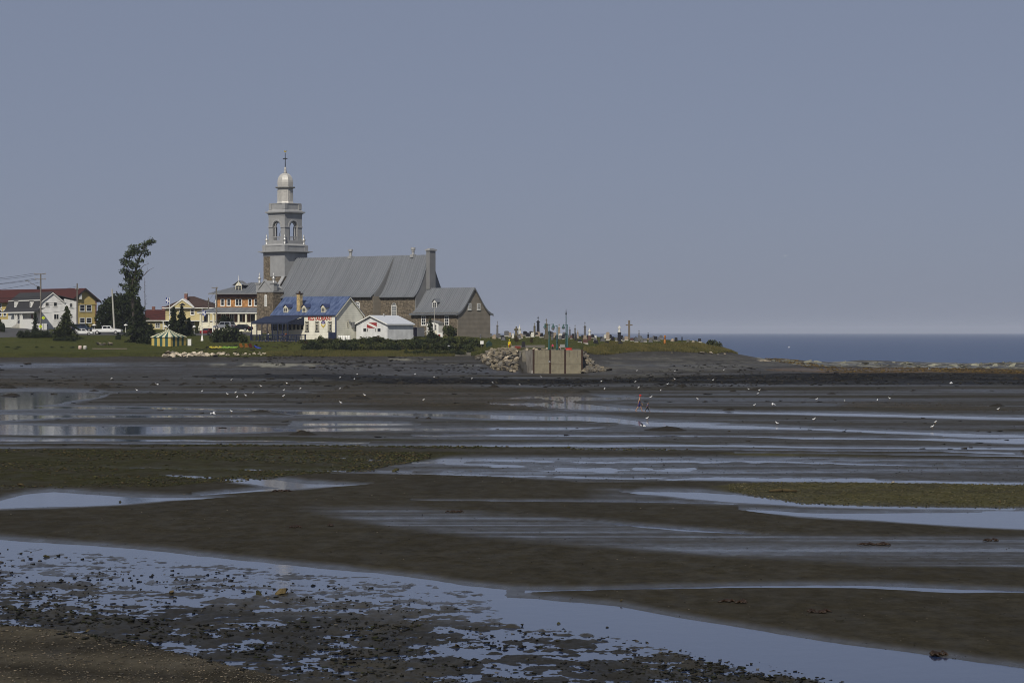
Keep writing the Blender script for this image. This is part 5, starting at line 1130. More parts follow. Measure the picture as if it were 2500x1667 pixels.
def broad_tree(name, label, px, py, D, blobs, material, dens=1.0, size=0.26, trunk=None, group=None, cat='tree'):
    """blobs: (px, py, radius px, squash) of the leaf clumps as measured"""
    X, Y = P(px, D); z0 = zpy(py, D) - 0.15; k = D / F
    e = empty(name, (X, Y, z0), 0, label, cat, group)
    B = []
    for b in blobs:
        r = b[2] * k; ry = (b[3] if len(b) > 3 else b[2]) * k
        B.append((((b[0] - px) * k, rng.uniform(-0.5, 0.5) * min(r, 1.2), zpy(b[1], D) - z0), (r, min(r, 2.2), ry)))
    if trunk:
        pts = [((a - px) * k, 0, zpy(b, D) - z0) for a, b, r in trunk]
        MB().path(pts, [r * k for a, b, r in trunk], 8).build('trunk', 'bark', e)
    else: MB().tube((0, 0, -0.2), (0, 0, (zpy(blobs[0][1], D) - z0) * 0.6), 0.14, 0.08).build('trunk', 'bark', e)
    q_ = clump_pts(B, dens); link('crown', leaf_mesh('crown', q_ + nrg.normal(size=q_.shape) * 0.16, size, material), e)
    return e
# tall leaning tree
Zm = lambda x, y, r, q=None: (200 + x * .204, 560 + y * .204, r * .204 * 1.22) + ((q * .204,) if q else ())
cl = [Zm(840, 140, 40, 26), Zm(790, 165, 40, 26), Zm(720, 200, 46, 30), Zm(610, 220, 50, 32), Zm(640, 270, 62, 38), Zm(765, 285, 42, 44), Zm(580, 290, 50, 34), Zm(545, 325, 36, 24), Zm(690, 375, 40, 24), Zm(500, 380, 40, 36), Zm(560, 410, 58, 40), Zm(625, 440, 52, 36), Zm(505, 500, 42, 36), Zm(575, 540, 62, 46), Zm(665, 560, 52, 52), Zm(690, 510, 34, 30), Zm(555, 600, 52, 36), Zm(620, 630, 52, 50), Zm(460, 670, 22, 16), Zm(555, 690, 62, 46), Zm(640, 700, 54, 50), Zm(600, 760, 60, 50)]
LT = broad_tree('leaning_tree', 'tall windswept tree with sparse leaf clumps leaning over the lawn', 335, 845, 563, cl, 'leaf_poplar', 1.7, 0.22, trunk=[(335, 846, 5), (328, 800, 4.5), (325, 745, 4), (322, 700, 3.2), (330, 665, 2.6), (340, 630, 2), (355, 600, 1.4), (372, 586, 0.8)])
k_ = 563 / F; tp = lambda a, b: ((200 + a * .204 - 335) * k_, 0.1, zpy(560 + b * .204, 563) - LT.location.z)
mb = MB(); mb.path([tp(660, 600), tp(740, 550), tp(800, 490), tp(865, 455)], [0.12, 0.08, 0.05, 0.02]); mb.path([tp(700, 470), tp(740, 430), tp(800, 410), tp(770, 380)], [0.07, 0.05, 0.03, 0.01]); mb.path([tp(740, 550), tp(780, 500), tp(790, 440)], [0.06, 0.03, 0.01]); mb.path([tp(620, 640), tp(560, 500), tp(520, 390)], [0.10, 0.06, 0.02]); mb.path([tp(660, 500), tp(650, 400), tp(600, 260)], [0.1, 0.06, 0.02])
mb.build('limb', 'dead_bark', LT)
e = empty('dead_tree', onland(353, 562), 0, 'leafless grey dead tree beside the tall leaning tree', 'tree')
Hd = zpy(678, 562) - e.location.z
mb = MB(); mb.path([(0, 0, 0), (0.1, 0, Hd * 0.5), (0, 0, Hd)], [0.14, 0.09, 0.02])
for i in range(34):
    z = Hd * (0.35 + 0.6 * i / 34); a = rng.uniform(0, 6.28); L = rng.uniform(0.4, 1.2) * (1.25 - z / Hd)
    mb.path([(0.05, 0, z), (math.cos(a) * L * 0.6, math.sin(a) * L * 0.6, z + 0.1), (math.cos(a) * L, math.sin(a) * L, z + L * 0.35)], [0.035, 0.025, 0.01], 5)
mb.build('bare_branches', 'dead_bark', e)
conifer('spruce_tree', 'dense dark spruce at the foot of the leaning tree', 338, 846, 559, 722, 48, 'leaf_dark', 1.5)
conifer('spruce_tree', 'low broad dark spruce beside the striped tent', 368, 846, 556, 790, 30, 'leaf_dark', 1.4)
broad_tree('round_tree', 'round dark tree behind the concrete pole', 262, 800, 600, [(262, 764, 24, 30), (248, 778, 15, 22), (270, 745, 18, 20), (275, 780, 18, 20)], 'leaf_dark', 1.6, 0.3)
broad_tree('round_tree', 'big dark rounded tree between the pickup and the leaning tree', 300, 800, 596, [(300, 752, 26, 34), (285, 735, 16, 18), (315, 745, 22, 34), (300, 785, 30, 22), (330, 770, 20, 34)], 'leaf_dark', 1.6, 0.3)
conifer('spruce_tree', 'young green spruce on the lawn before the white house', 162, 836, 566, 745, 42, 'leaf_mid', 1.25)
conifer('spruce_tree', 'slender dark spruce against the white porch', 86, 800, 602, 762, 10, 'leaf_dark', 1.1)
conifer('spruce_tree', 'dark spruce before the yellow house, left of a pair', 424, 825, 585, 747, 25, 'leaf_dark', 1.4)
conifer('spruce_tree', 'dark spruce before the yellow house, right of a pair', 444, 826, 583, 745, 28, 'leaf_dark', 1.4)
conifer('spruce_tree', 'short dark spruce with one stray bough by the parking lot', 462, 828, 580, 774, 20, 'leaf_dark', 1.2)
conifer('spruce_tree', 'small open spruce before the sacristy porch', 1051, 818, 567, 773, 15, 'leaf_dark', 0.5)
broad_tree('tree', 'small dark tree growing before the rectory porch', 550, 798, 606, [(550, 782, 13, 10), (540, 786, 8, 8), (560, 786, 8, 8)], 'leaf_dark', 1.8, 0.26)
# shrubs
def shrub_mesh(seed, material, n=700):
    r_ = np.random.default_rng(seed); B = []
    for i in range(9):
        a = r_.uniform(0, 6.28); d = r_.uniform(0, 0.62); B.append(((math.cos(a) * d, math.sin(a) * d, r_.uniform(0.25, 0.62)), (0.36, 0.36, 0.34)))
    q = [ell_pts(c, r, n // 9, 0.6) for c, r in B]
    p = np.concatenate(q); p = p[p[:, 2] > -0.05]
    return leaf_mesh('foliage', p, 0.115, material)
SHR = {m: [shrub_mesh(i * 7 + 1, m) for i in range(3)] for m in ('leaf_dark', 'leaf_bush', 'leaf_mid', 'leaf_brown')}
stem_me = MB()
for i in range(4): stem_me.tube((0, 0, -0.05), (math.cos(i * 1.6) * 0.3, math.sin(i * 1.6) * 0.3, 0.5), 0.03, 0.012, 5)
stem_me = stem_me.mesh('stem', 'bark')
def shrub(px, pyb, pyt, rx, D, material, label, group=None, name='shrub'):
    X, Y = P(px, D); z = gz(X, Y) - 0.15; k = D / F
    h = max(0.5, zpy(pyt, D) - z); r = rx * k
    e = empty(name, (X, Y, z), rng.uniform(0, 6), label, 'shrub', group)
    link('foliage', rng.choice(SHR[material]), e, (0, 0, 0), (0, 0, 0), (r, min(r, 2.6), h)); link('stem', stem_me, e, (0, 0, 0), (0, 0, 0), (r, r, h))
    return e
GB = 'shrubs along the bank below the church'
def bank_spot(x): return 'below the restaurant' if x < 830 else 'below the white shed' if x < 985 else 'below the navy trailer' if x < 1040 else 'below the sacristy porch' if x < 1115 else 'beside the gravel path'
LF = {'leaf_bush': 'olive green', 'leaf_mid': 'deep green', 'leaf_brown': 'faded brownish', 'leaf_dark': 'very dark'}
x = 742
while x < 1178:
    top = np.interp(x, [742, 790, 830, 880, 900, 940, 1000, 1030, 1060, 1100, 1140, 1180], [836, 826, 834, 832, 828, 833, 834, 829, 828, 826, 828, 832])
    m_ = rng.choice(['leaf_bush', 'leaf_mid', 'leaf_mid', 'leaf_brown', 'leaf_bush'] if x < 1000 else ['leaf_mid', 'leaf_dark', 'leaf_mid', 'leaf_bush'])
    shrub(x, 850, top + rng.uniform(-11, -2), rng.uniform(15, 23), 547 + rng.uniform(-2, 3), m_, f'{LF[m_]} shrub at the top of the bank {bank_spot(x)}', GB)
    m_ = rng.choice(['leaf_bush', 'leaf_mid', 'leaf_dark'])
    if x < 1150: shrub(x + rng.uniform(-6, 6), 860, 833 + rng.uniform(-4, 4), rng.uniform(14, 21), 541.5 + rng.uniform(-1, 1.5), m_, f'{LF[m_]} shrub halfway down the bank {bank_spot(x)}', GB)
    m_ = rng.choice(['leaf_bush', 'leaf_mid', 'leaf_mid', 'leaf_dark'])
    if 985 < x < 1130: shrub(x + rng.uniform(-6, 6), 862, 851 + rng.uniform(-3, 3), rng.uniform(10, 16), 536.5, m_, f'{LF[m_]} low shrub at the beach edge {bank_spot(x)}', GB)
    x += rng.uniform(11, 15)
shrub(918, 832, 818, 18, 549, 'leaf_brown', 'tall brownish shrub standing against the white shed')
shrub(552, 840, 790, 34, 560, 'leaf_dark', 'large black-green shrub before the parked cars')
shrub(530, 840, 800, 22, 559, 'leaf_dark', 'dark shrub beside the red car')
shrub(576, 840, 797, 24, 560, 'leaf_dark', 'dark shrub below the black car')
shrub(598, 838, 812, 20, 558, 'leaf_mid', 'low green shrub beside the restaurant terrace')
shrub(1098, 819, 789, 24, 571, 'leaf_mid', 'rounded green shrub against the sacristy wall')
shrub(1052, 826, 810, 26, 556, 'leaf_dark', 'low dark shrub at the foot of the small open spruce')
for px_ in (56, 72, 88, 104, 120): shrub(px_, 830, 803 + abs(px_ - 85) * 0.06, 20, 572, 'leaf_dark', 'dark clipped hedge shrub beside the lawn road', 'hedge shrubs by the lawn road')
for px_ in (142, 160, 178): shrub(px_, 838, 822, 16, 563, 'leaf_dark', 'low dark shrub under the young green spruce', 'shrubs under the young spruce')
shrub(2, 804, 778, 12, 596, 'leaf_dark', 'dark bush beside the white house porch')
shrub(289, 838, 812, 9, 566, 'leaf_dark', 'narrow dark bush before the white pickup')
shrub(480, 800, 790, 9, 602, 'leaf_bush', 'yellow-green shrub before the yellow house')
for px_ in (215, 228, 240): shrub(px_, 805, 788, 10, 612, 'leaf_dark', 'dark hedge shrub below the yellow hall', 'hedge shrubs by the hall')
shrub(1735, 842, 827, 22, 604, 'leaf_mid', 'dark rounded bush at the tip of the headland')
shrub(1752, 844, 832, 14, 601, 'leaf_bush', 'smaller olive bush at the tip of the headland')
shrub(1261, 836, 818, 7, 560, 'leaf_brown', 'small reddish brown shrub among the headstones')
shrub(1297, 842, 822, 7, 556, 'leaf_brown', 'thin twiggy brown shrub at the cemetery edge')
for px_ in (18, 45, 90, 128, 152, 176): shrub(px_, 850, 845, rng.uniform(5, 9), 545, 'leaf_dark', 'low dark weed tuft on the seaside lawn', 'weed tufts on the lawn')

# grass: blades on the banks
def blades(name, px0, px1, d0f, d1f, n, h0, h1, material, w=0.05):
    px = nrg.uniform(px0, px1, n); a = nrg.uniform(0, 1, n); d0 = d0f(px); d1 = d1f(px); D = d0 + (d1 - d0) * a
    X = (px - 1250) / F * D; z = base_z(px, D) + terr_noise(X, D, D > shore(px))
    pt = fbm(X * 0.35, D * 0.35, 3, 5); h = nrg.uniform(h0, h1, n) * (0.75 + 0.5 * pt)
    th = nrg.uniform(0, 3.14, n); lx = nrg.normal(0, 0.25, n) * h; ly = nrg.normal(0, 0.2, n) * h
    b0 = np.stack([X - np.cos(th) * w, D - np.sin(th) * w, z - 0.05], 1); b1 = np.stack([X + np.cos(th) * w, D + np.sin(th) * w, z - 0.05], 1); t = np.stack([X + lx, D + ly, z + h], 1)
    co = np.stack([b0, b1, t], 1).reshape(-1, 3)
    me = bpy.data.meshes.new(name); me.vertices.add(3 * n); me.vertices.foreach_set('co', co.astype(np.float32).ravel())
    me.loops.add(3 * n); me.loops.foreach_set('vertex_index', np.arange(3 * n, dtype=np.int32)); me.polygons.add(n); me.polygons.foreach_set('loop_start', np.arange(0, 3 * n, 3, dtype=np.int32)); me.update(calc_edges=True)
    r = me.attributes.new('rnd', 'FLOAT', 'POINT'); r.data.foreach_set('value', np.repeat(np.clip(0.5 + 0.5 * pt + nrg.normal(0, 0.2, n), 0, 1), 3).astype(np.float32)); me.materials.append(M[material])
    return link(name, me)
sh = lambda k: (lambda px: shore(px) + k)
tag(blades('bank_grass', 1426, 1800, sh(-1.0), sh(15), 46000, 0.35, 0.85, 'grass_tan'), 'tall tan and green grass on the bank below the cemetery', 'grass', kind='stuff')
tag(blades('bank_grass', 1426, 1800, sh(-0.5), sh(8), 22000, 0.3, 0.6, 'grass_green'), 'short green grass at the foot of the cemetery bank', 'grass', kind='stuff')
tag(blades('shore_grass', 650, 1110, sh(-1.5), sh(5.5), 14000, 0.25, 0.6, 'grass_tan'), 'tan shore grass in front of the shrubs', 'grass', kind='stuff')
tag(blades('shore_grass', 650, 1110, sh(-1.5), sh(6), 14000, 0.25, 0.55, 'grass_green'), 'green shore grass in front of the shrubs', 'grass', kind='stuff')
tag(blades('shore_grass', -100, 660, sh(-1.2), sh(7), 34000, 0.15, 0.42, 'grass_green'), 'green shore grass along the edge of the lawn', 'grass', kind='stuff')
tag(blades('path_grass', 1150, 1275, sh(-1.0), sh(12), 9000, 0.2, 0.5, 'grass_green'), 'green grass between the path and the rocks', 'grass', kind='stuff')
tag(blades('lawn_grass', -100, 1200, lambda p: shore(p) + 7, lambda p: p * 0 + 572, 36000, 0.05, 0.14, 'grass_green', 0.07), 'mown lawn grass', 'grass', kind='stuff')
tag(blades('cemetery_grass', 1190, 1720, lambda p: np.maximum(shore(p) + 12, 549), lambda p: p * 0 + 655, 30000, 0.08, 0.28, 'grass_green', 0.06), 'grass between the headstones', 'grass', kind='stuff')

# ------------------------------------------------------------------ stones
def hull(seed, n=11, flat=0.75):
    r_ = random.Random(seed); bm = bmesh.new()
    for i in range(n):
        v = Vector((r_.gauss(0, 1), r_.gauss(0, 1), r_.gauss(0, 1))).normalized() * r_.uniform(0.85, 1.1); bm.verts.new((v.x, v.y * 0.9, v.z * flat))
    bmesh.ops.convex_hull(bm, input=bm.verts)
    bmesh.ops.delete(bm, geom=[v for v in bm.verts if not v.link_faces], context='VERTS')
    bmesh.ops.recalc_face_normals(bm, faces=bm.faces); return bm
def rock_mat(name, c1, c2, rough=0.9, spec=0.15):
    m = mat(name, c1, c2, scale=1.3, rough=rough, spec=spec, bump=0.5, bscale=5)
    t = m.node_tree; cr = [n for n in t.nodes if n.type == 'VALTORGB'][0]; p = t.nodes['Principled BSDF']
    oi = t.nodes.new('ShaderNodeObjectInfo'); mr = t.nodes.new('ShaderNodeMapRange'); mr.inputs[3].default_value = 0.6; mr.inputs[4].default_value = 1.3; t.links.new(oi.outputs['Random'], mr.inputs[0])
    sc = t.nodes.new('ShaderNodeVectorMath'); sc.operation = 'SCALE'; t.links.new(cr.outputs[0], sc.inputs[0]); t.links.new(mr.outputs[0], sc.inputs['Scale']); t.links.new(sc.outputs[0], p.inputs['Base Color'])
rock_mat('tan_rock', (0.23, 0.195, 0.135), (0.10, 0.083, 0.057)); rock_mat('pale_rock', (0.40, 0.34, 0.25), (0.22, 0.18, 0.13)); rock_mat('grey_rock', (0.15, 0.135, 0.11), (0.08, 0.072, 0.06)); rock_mat('shore_rock', (0.55, 0.48, 0.37), (0.36, 0.30, 0.22)); rock_mat('reef_rock', (0.27, 0.265, 0.20), (0.13, 0.125, 0.09))
rock_mat('dark_stone', (0.022, 0.021, 0.013), (0.012, 0.012, 0.008), 0.7, 0.3); rock_mat('weedy_stone', (0.05, 0.045, 0.014), (0.02, 0.02, 0.008), 0.85); rock_mat('ochre_stone', (0.10, 0.075, 0.034), (0.055, 0.042, 0.02))
def rock_meshes(material, k=6, n=14, flat=0.8):
    out = []
    for i in range(k):
        bm = hull(i * 31 + 5, n, flat); me = bpy.data.meshes.new('stone'); bm.to_mesh(me); bm.free(); me.materials.append(M[material]); out.append(me)
    return out
RK = {m: rock_meshes(m) for m in ('tan_rock', 'shore_rock', 'pale_rock', 'grey_rock', 'reef_rock', 'dark_stone', 'weedy_stone', 'ochre_stone')}
def rock(par, loc, r, material, name='stone', sz=(1, 1, 0.8)):
    o = link(name, rng.choice(RK[material]), par, loc, (rng.uniform(-.4, .4), rng.uniform(-.4, .4), rng.uniform(0, 6.3)), (r * sz[0] * rng.uniform(.85, 1.2), r * sz[1] * rng.uniform(.8, 1.15), r * sz[2] * rng.uniform(.85, 1.2)))
    return o
# boulder row on the shore
o0 = onland(530, 530); bw = empty('boulder_row', o0, 0, 'row of pale rounded boulders along the shore below the lawn', 'boulders')
def child_rock(par, w_, r, m_, **k): return rock(par, Vector(w_) - par.location, r, m_, **k)
for i in range(96):
    s = i / 96
    px_ = 404 + 130 * (s / 0.68) if s < 0.68 else 534 + 130 * (s - 0.68) / 0.32
    px_ += rng.uniform(-6, 6)
    D_ = float(shore(px_)) + rng.uniform(-1.6, 4.2 if px_ < 530 else 2.0) + (2.5 if px_ > 530 else 0)
    r = rng.uniform(0.34, 0.72) if px_ < 545 else rng.uniform(0.2, 0.45)
    p = onland(px_, D_); child_rock(bw, p + Vector((0, 0, r * 0.25)), r, rng.choice(['shore_rock', 'shore_rock', 'shore_rock', 'pale_rock', 'tan_rock']))
child_rock(bw, onland(411, 524.5) + Vector((0, 0, 0.4)), 0.85, 'tan_rock'); child_rock(bw, onland(420, 526) + Vector((0, 0, 0.3)), 0.7, 'grey_rock')
# quay
mat('quay_joint', (0.10, 0.085, 0.06), rough=0.9)
X0, _ = P(1302, 514); q0 = Vector((X0, 514.0, zpy(913, 514)))
QY = empty('quay', q0, 0, 'square concrete quay head with rusty steel posts above the tidal flat', 'quay')
lx = lambda px: (px - 1302) / F * 514; lz = lambda py: zpy(py, 514) - q0.z
posts = [1302.5, 1343, 1379.5, 1421]
for a, b in zip(posts[:-1], posts[1:]):
    for t, bt, ov in ((854.5, 888.9, 0.0), (889.9, 914.5, 0.04)):
        o = MB().box(lx(a) + 0.12, lx(b) - 0.12, -ov, 0.3, lz(bt), lz(t)).build('concrete_panel', 'concrete', QY)
        if t < 860:
            for f_ in (0.26, 0.74): x = lx(a) + (lx(b) - lx(a)) * f_; MB().box(x - 0.025, x + 0.025, -0.012, 0.01, lz(872), lz(856)).build('rebate', 'quay_joint', o)
    MB().box(lx(a) + 0.12, lx(b) - 0.12, 0.05, 0.25, lz(889.9), lz(888.9)).build('joint', 'quay_joint', QY)
for a in posts:
    mb = MB(); mb.box(lx(a) - 0.16, lx(a) + 0.16, -0.1, -0.06, lz(916), lz(853)); mb.box(lx(a) - 0.03, lx(a) + 0.03, -0.06, 0.3, lz(916), lz(853)); mb.box(lx(a) - 0.16, lx(a) + 0.16, 0.3, 0.34, lz(916), lz(853)); mb.build('steel_post', 'rust', QY)
for a in (1299, 1425): MB().box(lx(a) - 0.08, lx(a) + 0.08, -0.1, 0.3, lz(915), lz(904)).build('pile_stub', 'pale_concrete', QY)
MB().box(lx(1303), lx(1421), 0.35, 5.0, lz(912), lz(854.8)).build('deck', 'concrete', QY)
# corrugated sheet pile going back on the left
n = 15; pts = []
p0 = Vector((lx(1301), 0.1, 0)); p1 = Vector((lx(1270.5) - 0.2, 6.0, 0)); dv = p1 - p0; nv = Vector((dv.y, -dv.x, 0)).normalized() * -1
for i in range(n * 4 + 1):
    s = i / (n * 4); off = (0.0, 0.0, 0.22, 0.22)[i % 4]; pts.append(p0 + dv * s - nv * off)
mb = MB()
for i, (a, b) in enumerate(zip(pts[:-1], pts[1:])): mb.add([(a.x, a.y, -0.6), (b.x, b.y, -0.6), (b.x, b.y, lz(855.5)), (a.x, a.y, lz(855.5))], [(0, 1, 2, 3)], 0 if i % 4 in (0, 3) else 1)
mb.build('sheet_pile', ['galvanised', 'rust'], QY)
mb = MB(); mb.add([(p0.x, 0.36, lz(855.4)), (p1.x, p1.y, lz(855.4)), (p1.x + 2.2, p1.y + 0.5, lz(855.4)), (p0.x + 2.2, 0.4, lz(855.4)), (p0.x, 0.36, lz(858)), (p1.x, p1.y, lz(858)), (p1.x + 2.2, p1.y + 0.5, lz(858)), (p0.x + 2.2, 0.4, lz(858))], [(0, 1, 2, 3), (4, 5, 1, 0), (5, 6, 2, 1)]); mb.build('edge_fill', 'concrete', QY)
# revetments
def revet(name, label, px0, px1, n, mats, fn):
    c = onland((px0 + px1) / 2, 522); e = empty(name, c, 0, label, 'rock slope')
    for i in range(n):
        px_, D_, r = fn(); p = onland(px_, D_); child_rock(e, p + Vector((0, 0, r * 0.35)), r, rng.choice(mats), name='boulder')
    return e
def fnl():
    px_ = 1165 + 98 * rng.random() ** 0.8
    return px_, np.interp(px_, [1165, 1205, 1270], [526, 513, 508.5]) + rng.random() * np.interp(px_, [1165, 1205, 1270], [8, 22, 26]), 0.26 + 0.5 * rng.random() ** 1.6
revet('rock_revetment', 'pile of tan armour rocks left of the concrete quay', 1166, 1274, 298, ['tan_rock', 'tan_rock', 'tan_rock', 'grey_rock', 'pale_rock'], fnl)
def fnr():
    s = rng.random(); px_ = 1424 + 64 * s ** 1.1
    return px_, np.interp(px_, [1424, 1490], [509, 506]) + rng.random() * np.interp(px_, [1424, 1450, 1490], [20, 11, 2]), rng.uniform(0.3, 0.65)
revet('rock_revetment', 'pile of grey rubble rocks right of the concrete quay', 1424, 1490, 190, ['grey_rock', 'grey_rock', 'tan_rock'], fnr)
e = empty('rock_edge', onland(1300, 524), 0, 'low line of pale rubble along the quay path', 'rocks')
for i in range(40): px_ = rng.uniform(1222, 1338); r = rng.uniform(0.2, 0.4); p = onland(px_, rng.uniform(521, 531)); child_rock(e, p + Vector((0, 0, 0.2)), r, rng.choice(['tan_rock', 'pale_rock']))
# ------------------------------------------------------------------ cemetery
mat('black_granite', (0.012, 0.012, 0.014), (0.022, 0.021, 0.024), scale=6, rough=0.25, spec=0.5); mat('grey_granite', (0.13, 0.13, 0.135), (0.09, 0.09, 0.095), scale=5, rough=0.5); mat('white_marble', (0.66, 0.64, 0.57), (0.5, 0.49, 0.44), scale=3, rough=0.6); mat('tan_stone', (0.34, 0.27, 0.20), (0.25, 0.20, 0.15), scale=3, rough=0.8); mat('red_granite', (0.11, 0.055, 0.045), (0.08, 0.045, 0.04), scale=5, rough=0.35); mat('olive_stone', (0.12, 0.105, 0.065), (0.085, 0.075, 0.05), scale=3, rough=0.85)
GC = {'k': ('black_granite', 'black granite'), 'g': ('grey_granite', 'grey granite'), 'w': ('white_marble', 'white marble'), 't': ('tan_stone', 'tan stone'), 'r': ('red_granite', 'dark red granite'), 'o': ('olive_stone', 'weathered brown stone')}
def cross_shape(mb, x, y, z, h, w, t, n=None):
    mb.box(x - t / 2, x + t / 2, y - t / 2, y + t / 2, z, z + h); mb.box(x - w / 2, x + w / 2, y - t / 2 + 0.004, y + t / 2 - 0.004, z + h * 0.58, z + h * 0.58 + t)
def statue(e, z, h, m_):
    """robed standing figure with head and arms"""
    MB().lathe([(0.20 * h, 0), (0.19 * h, 0.06 * h), (0.15 * h, 0.3 * h), (0.13 * h, 0.5 * h), (0.17 * h, 0.68 * h), (0.16 * h, 0.76 * h), (0.06 * h, 0.82 * h), (0.085 * h, 0.87 * h), (0.09 * h, 0.93 * h), (0.05 * h, 1.0 * h)], (0, 0, z), 12).build('robed_body', m_, e, True)
    for s_ in (-1, 1): mb = MB().path([(s_ * 0.16 * h, 0, z + 0.74 * h), (s_ * 0.20 * h, -0.05 * h, z + 0.58 * h), (s_ * 0.05 * h, -0.17 * h, z + 0.62 * h)], [0.055 * h, 0.05 * h, 0.035 * h], 7); mb.build('arm', m_, e, True)
def grave(kind, px, yt, yb, wp, c, label, group=None, cat='headstone'):
    p = at(px, yb, 500, 720); D = p.y; k = D / F; H = max(0.4, (yb - yt) * k); w = wp * k; m_ = GC[c][0]
    e = empty('headstone' if cat == 'headstone' else cat.replace(' ', '_'), p, rng.uniform(-0.35, 0.25), label, cat, group)
    t = min(0.32, max(0.16, w * 0.3)); bz = min(0.22, H * 0.2)
    if kind in 'slab slant round trap dcross':
        MB().box(-w * 0.62, w * 0.62, -t * 0.9, t * 0.9, -0.3, bz).build('base', 'pale_concrete' if rng.random() < 0.5 else m_, e)
        if kind == 'slant': poly = [(-w / 2, bz), (w / 2, bz), (w / 2, H * 0.82), (w * 0.1, H), (-w / 2, H * 0.72)]
        elif kind == 'trap': poly = [(-w / 2, bz), (w / 2, bz), (w * 0.28, H), (-w * 0.28, H)]
        elif kind == 'round': poly = [(-w / 2, bz), (w / 2, bz)] + [(w / 2 * math.cos(math.pi * i / 10), H - w / 2 * 0.8 + w / 2 * 0.8 * math.sin(math.pi * i / 10)) for i in range(11)]
        elif kind == 'dcross': poly = [(-w / 2, bz), (w / 2, bz), (w / 2, H * 0.6), (-w / 2, H * 0.6)]
        else: poly = [(-w / 2, bz), (w / 2, bz), (w / 2, H * 0.94), (w * 0.2, H), (-w * 0.2, H), (-w / 2, H * 0.94)]
        MB().prism(poly, -t / 2, t / 2, 'y').build('slab', m_, e)
        if kind == 'dcross': mb = MB(); cross_shape(mb, 0, 0, H * 0.6, H * 0.4, w * 0.55, 0.09); mb.build('cross', m_, e)
    elif kind == 'pillar':
        b = MB(); b.box(-w * 0.95, w * 0.95, -w * 0.95, w * 0.95, -0.3, H * 0.10); b.box(-w * 0.72, w * 0.72, -w * 0.72, w * 0.72, H * 0.10, H * 0.24); b.build('pedestal', m_ if rng.random() < 0.6 else 'tan_stone', e)
        MB().taper(-w / 2, w / 2, -w / 2, w / 2, H * 0.24, H * 0.70, 0.86).build('shaft', m_, e)
        b = MB(); b.box(-w * 0.62, w * 0.62, -w * 0.62, w * 0.62, H * 0.70, H * 0.735); b.taper(-w * 0.5, w * 0.5, -w * 0.5, w * 0.5, H * 0.735, H * 0.80, 0.4); b.build('capital', m_, e)
        mb = MB(); cross_shape(mb, 0, 0, H * 0.80, H * 0.20, max(0.3, w * 0.75), max(0.08, w * 0.18)); mb.build('cross', m_, e)
    elif kind == 'urn':
        MB().taper(-w / 2, w / 2, -w / 2, w / 2, -0.3, H * 0.5, 0.85).build('shaft', m_, e)
        MB().lathe([(w * 0.55, H * 0.5), (w * 0.6, H * 0.55), (w * 0.45, H * 0.62), (w * 0.6, H * 0.68), (w * 0.2, H * 0.78), (w * 0.12, H * 0.86)], (0, 0, 0), 12).build('urn', m_, e, True)
        mb = MB(); cross_shape(mb, 0, 0, H * 0.85, H * 0.15, w * 0.4, 0.08); mb.build('cross', m_, e)
    elif kind == 'obelisk':
        MB().box(-w * 0.8, w * 0.8, -w * 0.8, w * 0.8, -0.3, H * 0.15).build('base', m_, e); mb = MB().taper(-w / 2, w / 2, -w / 2, w / 2, H * 0.15, H * 0.92, 0.55); mb.taper(-w * 0.275, w * 0.275, -w * 0.275, w * 0.275, H * 0.92, H, 0.05); mb.build('shaft', m_, e)
    elif kind == 'cross':
        MB().taper(-w / 2, w / 2, -w * 0.35, w * 0.35, -0.3, H * 0.35, 0.7).build('base', m_, e); mb = MB(); cross_shape(mb, 0, 0, H * 0.35, H * 0.65, w * 0.85, max(0.1, w * 0.2)); mb.build('cross', m_, e)
    elif kind == 'statue':
        MB().box(-w / 2, w / 2, -w / 2, w / 2, -0.3, H * 0.12).build('plinth', m_, e); statue(e, H * 0.12, H * 0.88, m_)
    return e
G = 'headstones in the seaside cemetery'
def spot(px): return 'beside the church gable' if px < 1235 else 'near the tallest black monument' if px < 1335 else 'behind the green lamps' if px < 1400 else 'before the white statues' if px < 1500 else 'near the wooden cross' if px < 1595 else 'towards the headland tip'
def plain(kind, c, px): return {'slab': f'upright {GC[c][1]} headstone with peaked top {spot(px)}', 'slant': f'{GC[c][1]} headstone with a slanted top {spot(px)}', 'round': f'round-topped {GC[c][1]} headstone {spot(px)}', 'trap': f'tapered {GC[c][1]} headstone {spot(px)}', 'dcross': f'{GC[c][1]} headstone topped by a small cross {spot(px)}', 'pillar': f'{GC[c][1]} grave pillar with a cross on top {spot(px)}', 'urn': f'{GC[c][1]} grave pillar topped by an urn and cross {spot(px)}', 'obelisk': f'slim {GC[c][1]} obelisk {spot(px)}', 'cross': f'{GC[c][1]} grave cross on a tapered base {spot(px)}'}[kind]
